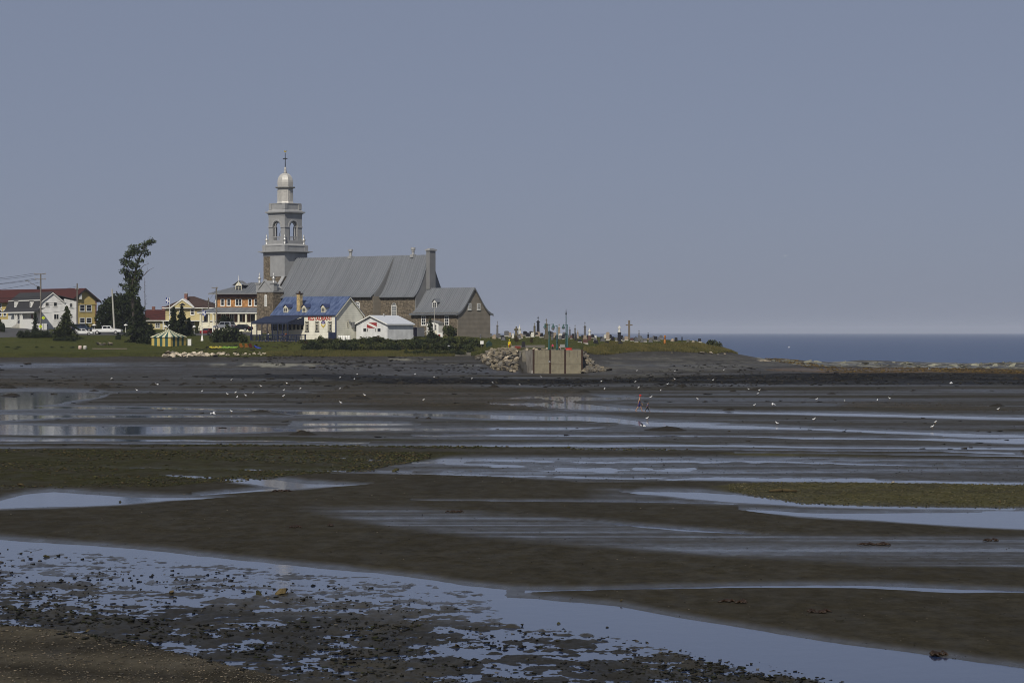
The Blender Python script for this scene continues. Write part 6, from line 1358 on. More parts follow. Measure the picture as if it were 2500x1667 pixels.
for a in [('slab', 1136.5, 809, 819, 12, 't'), ('slab', 1146.5, 812, 820, 8, 'k'), ('slab', 1171.7, 809.6, 818, 4.5, 'k'), ('dcross', 1184.5, 805, 818.5, 6.5, 'k'), ('slab', 1197, 813, 822, 7, 'g'), ('round', 1199, 805, 817, 6, 'w'), ('slab', 1206, 806, 818, 9, 't'), ('dcross', 1221.7, 797, 818, 6.5, 'k'), ('slab', 1229.5, 823, 831, 9, 'g'), ('slab', 1237, 808, 822, 12, 'g'), ('slab', 1249, 807, 818, 8, 'k'),
          ('slab', 1252.6, 814, 827, 5.5, 'w'), ('round', 1278, 805, 819, 5.5, 'w'), ('slab', 1282.5, 809, 820, 9, 'k'), ('slab', 1297, 809, 820, 9, 'k'), ('dcross', 1293, 805, 818, 6, 'w'), ('slant', 1290, 814, 824, 9, 'k'), ('cross', 1300.5, 811, 824, 8, 'w'), ('urn', 1323, 800, 818, 5, 'w'), ('trap', 1322.6, 813, 825, 9.5, 'k'), ('slab', 1347, 810, 822, 9, 'k'), ('slab', 1354.5, 812, 825, 6.5, 't'), ('slant', 1380, 814, 826, 14, 'k'),
          ('pillar', 1391, 798, 824, 3.6, 'g'), ('pillar', 1404, 793, 827, 4, 'g'), ('pillar', 1410.6, 806, 827, 4, 't'), ('obelisk', 1406, 812, 832, 4, 'k'), ('slab', 1415.7, 828, 836, 8, 'k'), ('slant', 1446, 815, 826, 8.5, 'k'), ('slab', 1455, 831, 840, 10.5, 'k'), ('slab', 1454, 819, 831, 4.5, 'w'), ('slant', 1471.5, 824, 834, 10, 'g'), ('slab', 1482, 834, 842, 8, 'k'), ('cross', 1484, 811, 832, 8, 't'), ('slab', 1495, 822, 832, 8, 'k'), ('slant', 1515, 835, 844, 11, 'k'),
          ('slab', 1529, 821, 832, 9, 't'), ('slab', 1542.6, 825, 833, 8, 'r'), ('slab', 1553, 824, 836, 8, 'g'), ('pillar', 1560, 806.5, 833, 3.2, 'g'), ('slab', 1567, 824, 836, 6, 'g'), ('pillar', 1582.4, 812.7, 830, 3.6, 'k'), ('slab', 1575, 826, 835, 8, 'g'), ('slant', 1588.5, 823, 836, 9, 'g'), ('slab', 1600.5, 821, 833, 8.5, 'k'), ('slab', 1608.5, 823, 834, 6, 'g'), ('slab', 1650.5, 824, 835, 7, 'k'), ('slab', 1680, 829, 837, 7, 'g'), ('slab', 1468, 822, 833, 6, 'k'), ('slab', 1505, 824, 834, 5, 'g'), ('slab', 1522, 824, 834, 5, 'g'), ('slant', 1436, 816, 826, 6, 'k'), ('slab', 1422, 818, 828, 6, 'k'), ('slab', 1368, 818, 829, 6, 'g'), ('slab', 1273, 814, 826, 6, 't'), ('slab', 1245, 812, 824, 6, 't'), ('slab', 1264, 816, 828, 7, 'o'), ('slab', 1310, 812, 822, 6, 'k'), ('slab', 1395, 818, 828, 5, 'r')]:
    grave(*a, plain(a[0], a[5], a[1]), G)
for i in range(38):      # the many plain stones further back
    px_ = rng.uniform(1195, 1640); yb_ = rng.uniform(819, 830) + (4 if px_ > 1450 else 0); c_ = rng.choice('kkkkgwwgt'); kd = rng.choice(['slab', 'slab', 'slant', 'round'])
    grave(kd, px_, yb_ - rng.uniform(9, 13), yb_, rng.uniform(6, 10), c_, plain(kd, c_, px_), G)
grave('round', 1161.5, 806, 819, 9.5, 'w', 'broad round white headstone against the grey shingled gable', G)
grave('pillar', 1214.3, 784, 824, 4.8, 'g', 'tall grey pillar monument with a cross beside the church gable', G, 'monument')
grave('urn', 1268.5, 792, 820, 6, 'w', 'largest white urn monument with a cross finial', G, 'monument')
grave('pillar', 1305, 789, 820, 4.8, 'o', 'mossy brown pillar beside the tallest black monument', G, 'monument')
grave('pillar', 1313.8, 772, 822, 7, 'k', 'tallest black granite pillar monument with a stout cross', G, 'monument')
grave('pillar', 1334, 778, 828, 7, 'o', 'tall brown sandstone pillar behind the double green lamp', G, 'monument')
grave('pillar', 1365, 791, 826, 5, 't', 'tan stone pillar between the two single green lamps', G, 'monument')
grave('pillar', 1428, 786, 829, 4.6, 'g', 'tall grey pillar behind the red-brown headstone', G, 'monument')
grave('slab', 1429, 828, 840, 12, 'r', 'wide red-brown granite headstone before a tall grey pillar', G)
grave('statue', 1260.4, 797, 822, 5, 'o', 'dark weathered statue of a robed figure among white stones', G, 'statue')
grave('statue', 1109.5, 805, 821, 4, 'g', 'grey statue of a robed figure near the round shrub', G, 'statue')
grave('statue', 1102.8, 806, 821, 4, 'w', 'small pale statue beside the grey robed figure', G, 'statue')
grave('statue', 1173, 815, 826, 4, 'g', 'low grey statue on the lawn below the shingled gable', G, 'statue')
grave('statue', 1348, 813, 830, 5, 'g', 'grey praying statue behind the person in pink', G, 'statue')
def statue_on_block(px, yt, ym, yb, ws, wb, cs, cb, label):
    p = at(px, yb, 500, 720); k = p.y / F; e = empty('statue', p, 0, label, 'statue', G); zb = (yb - ym) * k
    MB().box(-wb * k / 2, wb * k / 2, -wb * k / 2, wb * k / 2, -0.3, zb).build('block', GC[cb][0], e); b = MB().box(-wb * k * 0.6, wb * k * 0.6, -wb * k * 0.6, wb * k * 0.6, zb, zb + 0.1); b.build('ledge', GC[cb][0], e); statue(e, zb + 0.1, (ym - yt) * k, GC[cs][0])
statue_on_block(1439.5, 804, 821, 832, 6, 8, 'w', 'r', 'white statue with raised arms on a dark red block')
statue_on_block(1512, 796, 813, 838, 6, 8, 'w', 'k', 'white statue high on a black block near the wooden cross')
# wooden calvary cross, carved post, small figures
p = at(1536, 829, 500, 720); k = p.y / F; e = empty('wooden_cross', p, -0.15, 'tall weathered wooden cross rising above the graves', 'cross'); H = (829 - 782.5) * k
MB().box(-0.2, 0.2, -0.18, 0.18, -0.3, H).build('upright', 'weathered_wood', e); MB().box(-0.72, 0.72, -0.12, 0.12, H * 0.72, H * 0.72 + 0.24).build('crossbeam', 'weathered_wood', e)
mat('orange_wood', (0.42, 0.16, 0.03), (0.3, 0.11, 0.025), scale=4, rough=0.7)
p = at(1623, 841, 500, 720); k = p.y / F; e = empty('carved_post', p, 0, 'orange carved wooden post at the cemetery edge', 'post'); H = 22 * k
MB().lathe([(0.25, -0.2), (0.25, H * 0.35), (0.19, H * 0.4), (0.24, H * 0.55), (0.16, H * 0.6), (0.2, H * 0.8), (0.22, H * 0.95), (0.12, H)], (0, 0, 0), 10).build('post', 'orange_wood', e, True); MB().lathe([(0.255, H * 0.62), (0.26, H * 0.66), (0.255, H * 0.7)], (0, 0, 0), 10).build('dark_band', 'black_iron', e)
for px_, yt, yb, m_, lab in ((1642, 826, 835, 'tan_stone', 'small tan rounded grave marker near the headland tip'), (1692.6, 832, 840, 'pale_rock', 'pale rounded boulder marker near the headland tip')):
    p = at(px_, yb, 500, 720); k = p.y / F; tag(MB().lathe([(0.42, -0.2), (0.45, 0.2), (0.36, 0.5), (0.12, 0.72)], (0, 0, 0), 9).build('grave_marker', m_, None, True, p), lab, 'marker')
p = at(1708, 840, 500, 720); k = p.y / F; e = empty('headstone', p, 0, 'black headstone on a white block, last before the headland bush', 'headstone'); MB().box(-0.38, 0.38, -0.3, 0.3, -0.2, 0.5).build('base', 'white_marble', e); MB().box(-0.33, 0.33, -0.12, 0.12, 0.5, 1.1).build('slab', 'black_granite', e)
p = at(1665, 834, 500, 720); k = p.y / F; tag(MB().taper(-0.14, 0.14, -0.14, 0.14, -0.2, 1.0, 0.8).build('grave_post', 'black_granite', None, False, p), 'narrow black grave post near the headland tip', 'marker')

# ------------------------------------------------------------------ lamps, poles, signs
mat('lamp_green', (0.012, 0.075, 0.065), (0.01, 0.055, 0.05), rough=0.45, spec=0.5); mat('lamp_glass', (0.45, 0.47, 0.46), rough=0.2)
def green_lamp(px, yb, yt, arms, D, label, tall=None):
    X, Y = P(px, D); p = Vector((X, Y, gz(X, Y))); e = empty('street_lamp', p, 0, label, 'lamp post'); H = zpy(yt, D) - p.z
    MB().lathe([(0.24, -0.1), (0.24, 0.5), (0.17, 0.7), (0.15, 2.0), (0.09, 2.1), (0.075, H)], (0, 0, 0), 10).build('pole', 'lamp_green', e, True)
    for s_ in arms:
        h = zpy(yt, D) - p.z - 0.05; ax = s_ * 0.75
        MB().path([(0, 0, h - 0.1), (ax * 0.5, 0, h), (ax, 0, h - 0.02)], [0.05, 0.045, 0.04], 6).build('arm', 'lamp_green', e)
        hd = MB().lathe([(0.05, 0.12), (0.09, 0.1), (0.12, -0.2), (0.30, -0.5), (0.32, -0.62), (0.05, -0.62)][::-1], (ax, 0, h), 10).build('lamp_head', 'lamp_green', e, True)
        MB().lathe([(0.05, -0.92), (0.2, -0.82), (0.25, -0.63), (0.05, -0.622)], (ax, 0, h), 10).build('globe', 'lamp_glass', hd, True)
    return e
green_lamp(1340.5, 853, 791, (-1, 1), 523, 'green street lamp with two arms at the quay')
green_lamp(1360, 851, 794, (-1,), 526, 'green street lamp with one arm behind the person in pink')
green_lamp(1385, 847, 792, (-1,), 535, 'green street lamp with one arm beside the tall green mast')
p = onland(1382, 531); e = empty('mast', p, 0, 'tall slender green mast with a dark finial at the quay', 'mast'); H = zpy(754, 531) - p.z
MB().path([(0, 0, -0.1), (0, 0, H * 0.35), (0, 0, H * 0.85)], [0.13, 0.1, 0.07], 8).build('pole', 'lamp_green', e); MB().lathe([(0.07, H * 0.85), (0.14, H * 0.88), (0.07, H * 0.92), (0.02, H)], (0, 0, 0), 8).build('finial', 'black_iron', e)
mat('pole_wood', (0.20, 0.18, 0.15), (0.14, 0.125, 0.105), scale=5, rough=0.9, stretch=(3, 3, .3)); mat('pole_concrete', (0.42, 0.41, 0.36), (0.34, 0.33, 0.29), rough=0.9)
def util_pole(px, D, yt, arms, label, material='pole_wood', lean=0.0, r=0.2):
    p = onland(px, D); e = empty('utility_pole', p, 0, label, 'utility pole'); H = zpy(yt, D) - p.z
    MB().path([(0, 0, -0.3), (lean * 0.5, 0, H * 0.5), (lean, 0, H)], [r, r * 0.85, r * 0.7], 8).build('pole', material, e)
    for dy, wl, wr in arms:
        z = H - dy; MB().box(lean - wl, lean + wr, -0.24, -0.12, z - 0.09, z + 0.05).build('crossarm', 'pole_wood', e)
        for x in (lean - wl + 0.1, lean + wr - 0.1): MB().lathe([(0.07, z + 0.05), (0.05, z + 0.2), (0.07, z + 0.28)], (x, -0.18, 0), 7).build('insulator', 'pale_metal', e)
    return e, H
P1, H1 = util_pole(99.5, 592, 668, ((0.1, 1.3, 1.1), (1.15, 1.2, 1.1)), 'tall wooden utility pole with two crossarms before the white house')
MB().path([(0, -0.15, H1 - 2.9), (-1.0, -0.4, H1 - 2.5), (-2.6, -0.6, H1 - 1.6)], [0.06, 0.05, 0.04], 6).build('lamp_arm', 'pole_wood', P1); MB().blob((-2.75, -0.65, H1 - 1.5), (0.4, 0.15, 0.09)).build('lamp_head', 'tin_wall', P1, True)
MB().lathe([(0.3, H1 - 3.3), (0.32, H1 - 3.2), (0.32, H1 - 2.7), (0.2, H1 - 2.6)], (-0.5, -0.1, 0), 10).build('transformer', 'black_iron', P1)
P2, H2 = util_pole(188.5, 605, 692, ((1.2, 0.4, 0.4),), 'plain wooden utility pole beside the yellow hall')
P3, H3 = util_pole(280, 590, 706, (), 'pale concrete pole leaning behind the white pickup', 'pole_concrete', -0.55, 0.22)
P4, H4 = util_pole(528.5, 600, 701, ((0.15, 1.0, 0.3),), 'wooden utility pole before the orange brick rectory')
P5, H5 = util_pole(509, 640, 727, ((0.6, 0.5, 0.3),), 'dark stub pole with a lamp behind the yellow house', 'pole_wood', 0.0, 0.16)
def wire(a, b, sag, label, n=14, r=0.028):
    cu = [Vector(a).lerp(Vector(b), i / n) - Vector((0, 0, sag * 4 * (i / n) * (1 - i / n))) for i in range(n + 1)]; o = Vector(a)
    mb = MB().path([c - o for c in cu], [r] * (n + 1), 4)
    tag(mb.build('overhead_wire', 'black_iron', None, False, o), label, 'wire', 'overhead wires')
W1 = lambda dx, dz: P1.location + Vector((dx, -0.18, H1 + dz)); W2 = lambda dx, dz: P2.location + Vector((dx, -0.1, H2 + dz)); W4 = lambda dx, dz: P4.location + Vector((dx, -0.1, H4 + dz))
off = lambda px, py, D: Vector((P(px, D)[0], D, zpy(py, D)))
for dx, dz, py in ((-1.2, 0.05, 668), (1.0, 0.05, 676), (-1.1, -1.0, 686), (0, -1.1, 683)): wire(off(-260, py, 600), W1(dx, dz), 1.3, 'thin overhead wire running from the tall pole past the hall roof')
for dz in (-1.2, -4.2, -4.6, -5.2): wire(off(-260, 735 + dz * 6, 600), W1(0, dz - 0.6), 0.8, 'low overhead wire crossing the red hall roof')
for dz in (-0.4, -3.0, -3.4, -5.0): wire(W1(0, dz - 3.2), W2(0, dz - 0.2), 0.25, 'overhead wire between the two wooden poles')
for dz in (-1.2, -1.7): wire(P3.location + Vector((-0.4, 0, H3 - 5.5 + dz)), W4(0, dz - 2.2), 0.2, 'overhead wire running towards the rectory pole')
for dz in (-0.2, -2.4, -3.2): wire(P5.location + Vector((0, 0, H5 - 0.6 + dz * 0.4)), W4(0, dz), 0.25, 'short wire between the stub pole and the rectory pole')
mat('sign_yellow', (0.62, 0.72, 0.02), (0.55, 0.65, 0.02), rough=0.4)
for px_, py_, D_, lab in ((106, 776, 590, 'bright yellow diamond road sign before the white house'), (99, 797, 586, 'bright yellow pedestrian sign lower beside the road')):
    p = onland(px_, D_); e = empty('road_sign', p, 0, lab, 'sign'); z = zpy(py_, D_) - p.z; s_ = 0.38
    MB().tube((0, 0, -0.2), (0, 0, z), 0.04).build('post', 'tin_wall', e); MB().prism([(0, z - s_), (s_, z), (0, z + s_), (-s_, z)], -0.06, -0.03, 'y').build('plate', 'sign_yellow', e)
    mb = MB(); mb.box(-0.04, 0.04, -0.072, -0.061, z - 0.14, z + 0.06); mb.blob((0, -0.066, z + 0.11), (0.05, 0.008, 0.05)); mb.build('symbol', 'black_iron', e)
for px_, py_, D_ in ((230, 794, 592), (307, 794, 588), (404, 797, 596), (415, 795, 598), (474, 798, 594)):
    p = onland(px_, D_); e = empty('garden_lamp', p, 0, 'short lamp post with a flat white mushroom shade along the road', 'lamp post', 'mushroom lamps along the road'); z = max(0.9, zpy(py_, D_) - p.z)
    MB().tube((0, 0, -0.1), (0, 0, z), 0.05).build('post', 'white_paint', e); MB().lathe([(0.42, z - 0.1), (0.4, z + 0.08), (0.15, z + 0.22), (0.05, z + 0.25)], (0, 0, 0), 12).build('shade', 'white_paint', e, True)
# flagpoles
mat('flag_blue', (0.015, 0.03, 0.20), rough=0.7); mat('flag_white', (0.75, 0.76, 0.8), rough=0.7)
def flag(e, x, z, w, h):
    """limp flag: wavy cloth, blue with a white cross"""
    f = MB(); n = 8
    for i in range(n):
        for j in range(6):
            u0_, u1_ = i / n, (i + 1) / n; v0_, v1_ = j / 6, (j + 1) / 6
            q = [(u0_, v0_), (u1_, v0_), (u1_, v1_), (u0_, v1_)]; white = i in (3, 4) or j in (2, 3)
            f.add([(x + a * w, 0.1 * math.sin(a * 7 + b), z - h + b * h - 0.35 * a * a * h) for a, b in q], [(0, 1, 2, 3)], 1 if white else 0)
    f.build('flag', ['flag_blue', 'flag_white'], e)
p = onland(414, 604); e = empty('flagpole', p, 0, 'white flagpole with a small blue and white flag before the yellow house', 'flagpole'); H = zpy(726, 604) - p.z
MB().tube((0, 0, 0), (0, 0, H), 0.09, 0.05).build('pole', 'white_paint', e); flag(e, -0.75, H - 0.05, 0.7, 1.1)
p = onland(493.5, 563); e = empty('flagpole', p, 0, 'white flagpole with flared base and a drooping blue flag on the lawn', 'flagpole'); H = zpy(750, 563) - p.z
MB().path([(0, 0, 0), (0, 0, H * 0.5), (0, 0, H)], [0.09, 0.07, 0.04]).build('pole', 'white_paint', e); flag(e, 0.05, H - 0.5, 0.7, 1.1)
zc = zpy(799, 563) - p.z; MB().box(-0.36, 0.36, -0.2, 0.2, zc, zc + 0.16).build('collar', 'cream_paint', e); MB().taper(-0.3, 0.3, -0.3, 0.3, -0.3, 1.0, 0.35).build('footing', 'white_paint', e)
p = onland(519.5, 575); e = empty('lamp_post', p, 0, 'plain white post standing beside the red car', 'post'); H = zpy(765, 575) - p.z
MB().tube((0, 0, -0.2), (0, 0, H * 0.45), 0.14, 0.12).build('sleeve', 'white_paint', e); MB().tube((0, 0, H * 0.45), (0, 0, H), 0.06, 0.05).build('pole', 'white_paint', e)
p = onland(1060.5, 566); e = empty('lamp_post', p, 0, 'thin grey pole before the sacristy porch', 'post'); MB().tube((0, 0, -0.2), (0, 0, zpy(752, 566) - p.z), 0.07, 0.05).build('pole', 'pole_concrete', e); MB().lathe([(0.2, -0.2), (0.2, 0.15), (0.1, 0.2)], (0, 0, 0), 8).build('footing', 'pale_concrete', e)
# small signs and boxes
p = onland(1176.5, 547); e = empty('notice_board', p, 0, 'white square notice on a post beside the gravel path', 'sign'); z = zpy(840, 547) - p.z
z = max(z, 0.5); MB().tube((0, 0, -0.2), (0, 0, z + 0.5), 0.04).build('post', 'tin_wall', e); MB().box(-0.32, 0.32, -0.06, -0.041, z, z + 0.62).build('plate', 'white_paint', e)
mat('bin_green', (0.02, 0.045, 0.032), rough=0.5)
p = onland(1194, 546); e = empty('litter_bin', p, 0.3, 'dark green bin with a peaked lid beside the path', 'bin'); MB().box(-0.5, 0.5, -0.45, 0.45, -0.2, 0.75).build('body', 'bin_green', e); MB().prism([(-0.55, 0.75), (0.55, 0.75), (0, 1.25)], -0.5, 0.5, 'y').build('lid', 'bin_green', e)
mat('crate_red', (0.20, 0.035, 0.02), (0.15, 0.03, 0.02), rough=0.7)
p = onland(1263, 534); e = empty('crate', p, 0.1, 'dark red slatted crate on the quay path', 'crate')
for i in range(5): MB().box(-0.45 + i * 0.19, -0.31 + i * 0.19, -0.3, -0.26, 0, 0.7).build('slat', 'crate_red', e)
MB().box(-0.46, 0.60, -0.255, 0.3, 0, 0.66).build('box', 'crate_red', e)
p = onland(1278, 532); e = empty('notice_board', p, 0, 'black arched sandwich board standing on two legs by the quay', 'sign')
MB().prism([(-0.32, 0.45), (0.32, 0.45), (0.32, 1.4), (0.2, 1.52), (-0.2, 1.52), (-0.32, 1.4)], -0.05, 0.0, 'y').build('panel', 'black_iron', e)
for s_ in (-1, 1): MB().box(s_ * 0.32 - 0.035, s_ * 0.32 + 0.035, -0.06, 0.02, -0.1, 1.3).build('leg', 'black_iron', e)
p = onland(1373, 533); e = empty('bench', p, 0.2, 'pale slatted bench seen end on beside the tall mast', 'bench')
for i in range(5): MB().box(-0.45 + 0.19 * i, -0.32 + 0.19 * i, 0.0, 0.05, 0.35, 0.95).build('back_slat', 'pale_metal', e)
MB().box(-0.5, 0.5, -0.45, -0.005, 0.38, 0.43).build('seat', 'pale_metal', e)
for s_ in (-1, 1): MB().box(s_ * 0.42 - 0.03, s_ * 0.42 + 0.03, -0.4, -0.34, -0.1, 0.38).build('leg', 'pale_metal', e)
mat('bright_red', (0.42, 0.02, 0.012), (0.36, 0.02, 0.012), rough=0.4)
p = onland(1389, 521); e = empty('rowing_boat', p, 0, 'upturned bright red dinghy on the edge of the quay', 'boat')
mb = MB(); n = 10
for i in range(n):
    s0, s1 = i / n, (i + 1) / n; rad = lambda s: max(0.03, math.sin(math.pi * min(1, s * 0.9 + 0.08)) ** 0.6)
    for j in range(6):
        t0, t1 = math.pi * j / 6, math.pi * (j + 1) / 6
        mb.add([(-0.75 + 1.5 * s_, 0.4 * rad(s_) * math.cos(t_), 0.5 * rad(s_) * math.sin(t_)) for s_, t_ in ((s0, t0), (s1, t0), (s1, t1), (s0, t1))], [(0, 1, 2, 3)])
mb.build('hull', 'bright_red', e, True); MB().box(-0.7, 0.62, -0.03, 0.03, 0.46, 0.53).build('keel', 'bright_red', e)
p = onland(1317, 519); e = empty('bollard', p, 0, 'squat black mooring bollard on the quay edge', 'bollard'); MB().lathe([(0.22, -0.1), (0.16, 0.1), (0.16, 0.3), (0.3, 0.38), (0.28, 0.48), (0.1, 0.5)], (0, 0, 0), 10).build('post', 'black_iron', e, True); MB().tube((-0.35, 0, 0.33), (0.35, 0, 0.33), 0.06).build('horn', 'black_iron', e)

# ------------------------------------------------------------------ striped tent, kayaks, yard things
mat('tent_yellow', (0.52, 0.39, 0.10), (0.46, 0.35, 0.10), rough=0.8); mat('tent_green', (0.025, 0.085, 0.075), (0.025, 0.07, 0.065), rough=0.8); mat('tent_cream', (0.62, 0.58, 0.38), rough=0.8)
D_ = 552; p = onland(412, D_); T = empty('striped_tent', p, R(-32), 'yellow and green striped canvas tent on the lawn', 'tent'); hw = 2.35; zt = zpy(803, D_) - p.z; ze = zpy(823, D_) - p.z
zt, ze = max(zt, 3.0), max(ze, 1.7)
for s_ in range(4):
    a = s_ * math.pi / 2; ca, sa = math.cos(a), math.sin(a); rot = lambda x, y: (x * ca - y * sa, x * sa + y * ca)
    wl = MB(); rf = MB(); n = 7
    for i in range(n):
        x0, x1 = -hw + 2 * hw * i / n, -hw + 2 * hw * (i + 1) / n
        wl.add([(*rot(x0, -hw), -0.2), (*rot(x1, -hw), -0.2), (*rot(x1, -hw), ze), (*rot(x0, -hw), ze)], [(0, 1, 2, 3)], i % 2)
        rf.add([(*rot(x0 * 1.06, -hw * 1.06), ze + 0.02), (*rot(x1 * 1.06, -hw * 1.06), ze + 0.02), (*rot(x1 * 0.42, -hw * 0.42), ze + (zt - ze) * 0.52), (*rot(x0 * 0.42, -hw * 0.42), ze + (zt - ze) * 0.52)], [(0, 1, 2, 3)], i % 2)
        rf.add([(*rot(x0 * 0.42, -hw * 0.42), ze + (zt - ze) * 0.52), (*rot(x1 * 0.42, -hw * 0.42), ze + (zt - ze) * 0.52), (0, 0, zt)], [(0, 1, 2)], i % 2)
        rf.add([(*rot(x0 * 1.06, -hw * 1.06), ze - 0.18), (*rot(x1 * 1.06, -hw * 1.06), ze - 0.18), (*rot(x1 * 1.06, -hw * 1.06), ze + 0.02), (*rot(x0 * 1.06, -hw * 1.06), ze + 0.02)], [(0, 1, 2, 3)], i % 2)
    wl.build('side_wall', ['tent_yellow', 'tent_green'], T); rf.build('canopy', ['tent_cream', 'tent_green'], T)
MB().box(-0.04, 0.04, -0.04, 0.04, -0.2, zt + 0.15).build('centre_pole', 'white_paint', T)
p = onland(462.5, 552); e = empty('cabinet', p, 0.1, 'white upright service cabinet beside the striped tent', 'cabinet'); MB().box(-0.34, 0.34, -0.3, 0.3, -0.2, 1.2).build('body', 'white_paint', e); MB().box(-0.38, 0.38, -0.34, 0.34, 1.2, 1.26).build('lid', 'white_paint', e)
mat('kayak_yellow', (0.42, 0.34, 0.02), rough=0.35); mat('kayak_lime', (0.20, 0.34, 0.03), rough=0.35); mat('kayak_orange', (0.38, 0.15, 0.03), rough=0.4); mat('kayak_blue', (0.01, 0.04, 0.32), rough=0.35); mat('dark_red', (0.13, 0.025, 0.02), rough=0.5)
def kayak(px, D, m_, label, rz, L=3.4, roll=0.5):
    p = onland(px, D); e = empty('kayak', p + Vector((0, 0, 0.22)), rz, label, 'kayak', 'kayaks lying on the lawn'); e.rotation_euler = (roll, 0, rz)
    mb = MB(); n, m = 14, 10
    for i in range(n + 1):
        s = -1 + 2 * i / n; w_ = 0.36 * max(0.02, (1 - s * s)) ** 0.75; h_ = 0.17 * (0.35 + 0.65 * (1 - s * s)); lift = 0.16 * s * s
        for j in range(m): a = 2 * math.pi * j / m; mb.v.append((s * L / 2, w_ * math.cos(a), lift + h_ * math.sin(a)))
    for i in range(n):
        for j in range(m): mb.f.append((i * m + j, (i + 1) * m + j, (i + 1) * m + (j + 1) % m, i * m + (j + 1) % m)); mb.m.append(0)
    mb.f.append(tuple(range(m))); mb.f.append(tuple(range(n * m, n * m + m))[::-1]); mb.m += [0, 0]
    h = mb.build('hull', m_, e, True)
    MB().lathe([(0.3, 0.155), (0.32, 0.19), (0.26, 0.2), (0.24, 0.10), (0.05, 0.09)], (0, 0, 0), 12).build('cockpit_rim', 'black_iron', h)
    return e
for i, (px_, m_, lab) in enumerate(((522, 'kayak_yellow', 'yellow kayak at the end of the row on the lawn'), (531, 'kayak_yellow', 'yellow kayak second in the row on the lawn'), (542, 'kayak_lime', 'lime green kayak beside the yellow kayaks'), (553, 'kayak_lime', 'lime green kayak in the middle of the row'), (565, 'kayak_lime', 'small lime green kayak beside another'), (574, 'kayak_lime', 'small lime green kayak at the gap in the row'))): kayak(px_, 545.5, m_, lab, R(-12 + 6 * (i % 3)), 1.9 if i < 4 else 1.1, 0.6)
kayak(629, 546, 'kayak_blue', 'blue kayak tilted on the boulder row', R(-35), 1.6, 0.3).rotation_euler = (0.2, 0.35, R(-20))
def deck_chair(px, D, m_, label):
    p = onland(px, D); e = empty('garden_chair', p, R(150), label, 'chair', 'garden chairs on the lawn')
    for i in range(5): MB().box(-0.32 + 0.13 * i, -0.21 + 0.13 * i, 0.0, 0.03, 0.0, 0.8).build('back_slat', m_, e, False, (0, 0.22, 0.25), (R(-22), 0, 0))
    for i in range(4): MB().box(-0.32, 0.32, -0.5 + 0.16 * i, -0.38 + 0.16 * i, 0, 0.03).build('seat_slat', m_, e, False, (0, 0.05, 0.32), (R(-8), 0, 0))
    for s_ in (-1, 1): MB().box(s_ * 0.36 - 0.05, s_ * 0.36 + 0.05, -0.5, 0.35, 0.5, 0.54).build('armrest', m_, e); MB().box(s_ * 0.36 - 0.04, s_ * 0.36 + 0.04, -0.48, -0.4, -0.05, 0.5).build('leg', m_, e)
deck_chair(591, 546, 'kayak_orange', 'orange slatted garden chair standing alone'); deck_chair(604, 546, 'kayak_orange', 'orange slatted garden chair beside the dark red one'); deck_chair(614, 546, 'dark_red', 'dark red slatted garden chair')
mat('pink_white', (0.60, 0.45, 0.38), rough=0.8)
for px_, m_, lab in ((195.5, 'pink_white', 'pinkish barrel on the seaside lawn'), (207.5, 'pale_concrete', 'grey barrel beside the pinkish one on the lawn')):
    tag(MB().lathe([(0.26, -0.1), (0.34, 0.15), (0.36, 0.4), (0.3, 0.68), (0.2, 0.72)], (0, 0, 0), 12).build('barrel', m_, None, True, onland(px_, 541)), lab, 'barrel')
p = onland(268, 541); e = empty('timber_edging', p, 0, 'long pale timber edging lying on the lawn', 'timber')
for i in range(3): MB().box(-3.3 + 2.2 * i, -1.12 + 2.2 * i, -0.1, 0.1, 0, 0.2).build('timber', 'weathered_wood', e)
e = empty('stone_garden', onland(262, 552), 0, 'cluster of dark stones and planting on the lawn', 'stones')
for i in range(12): r = rng.uniform(0.25, 0.5); child_rock(e, onland(262 + rng.uniform(-24, 24), 552 + rng.uniform(-2, 2)) + Vector((0, 0, r * 0.4)), r, rng.choice(['grey_rock', 'dark_stone', 'tan_rock']))
for i in range(5): px_ = 828 + 6 * i; tag(MB().lathe([(0.27, -0.1), (0.29, 0.1), (0.29, 0.75), (0.2, 0.88), (0.08, 0.92)], (0, 0, 0), 12).build('drum', 'white_paint', None, True, onland(px_, 552.5 + 0.6 * (i % 2))), 'white plastic drum in the row beside the restaurant gable', 'drum', 'white drums beside the restaurant')
p = onland(861, 558); e = empty('container', p, -0.7, 'dark blue bin with a yellow lid between restaurant and shed', 'bin'); MB().box(-0.5, 0.5, -0.45, 0.45, -0.2, 1.5).build('body', 'navy_paint', e); MB().box(-0.54, 0.54, -0.5, 0.5, 1.5, 1.9).build('lid', 'tent_yellow', e)
p = onland(1075, 565); e = empty('mail_box', p, 0, 'small white box with a red panel by the sacristy path', 'box'); MB().box(-0.45, 0.45, -0.2, 0.2, -0.1, 0.9).build('body', 'white_paint', e); MB().box(-0.42, 0.0, -0.22, -0.201, 0.1, 0.6).build('panel', 'flag_red', e)
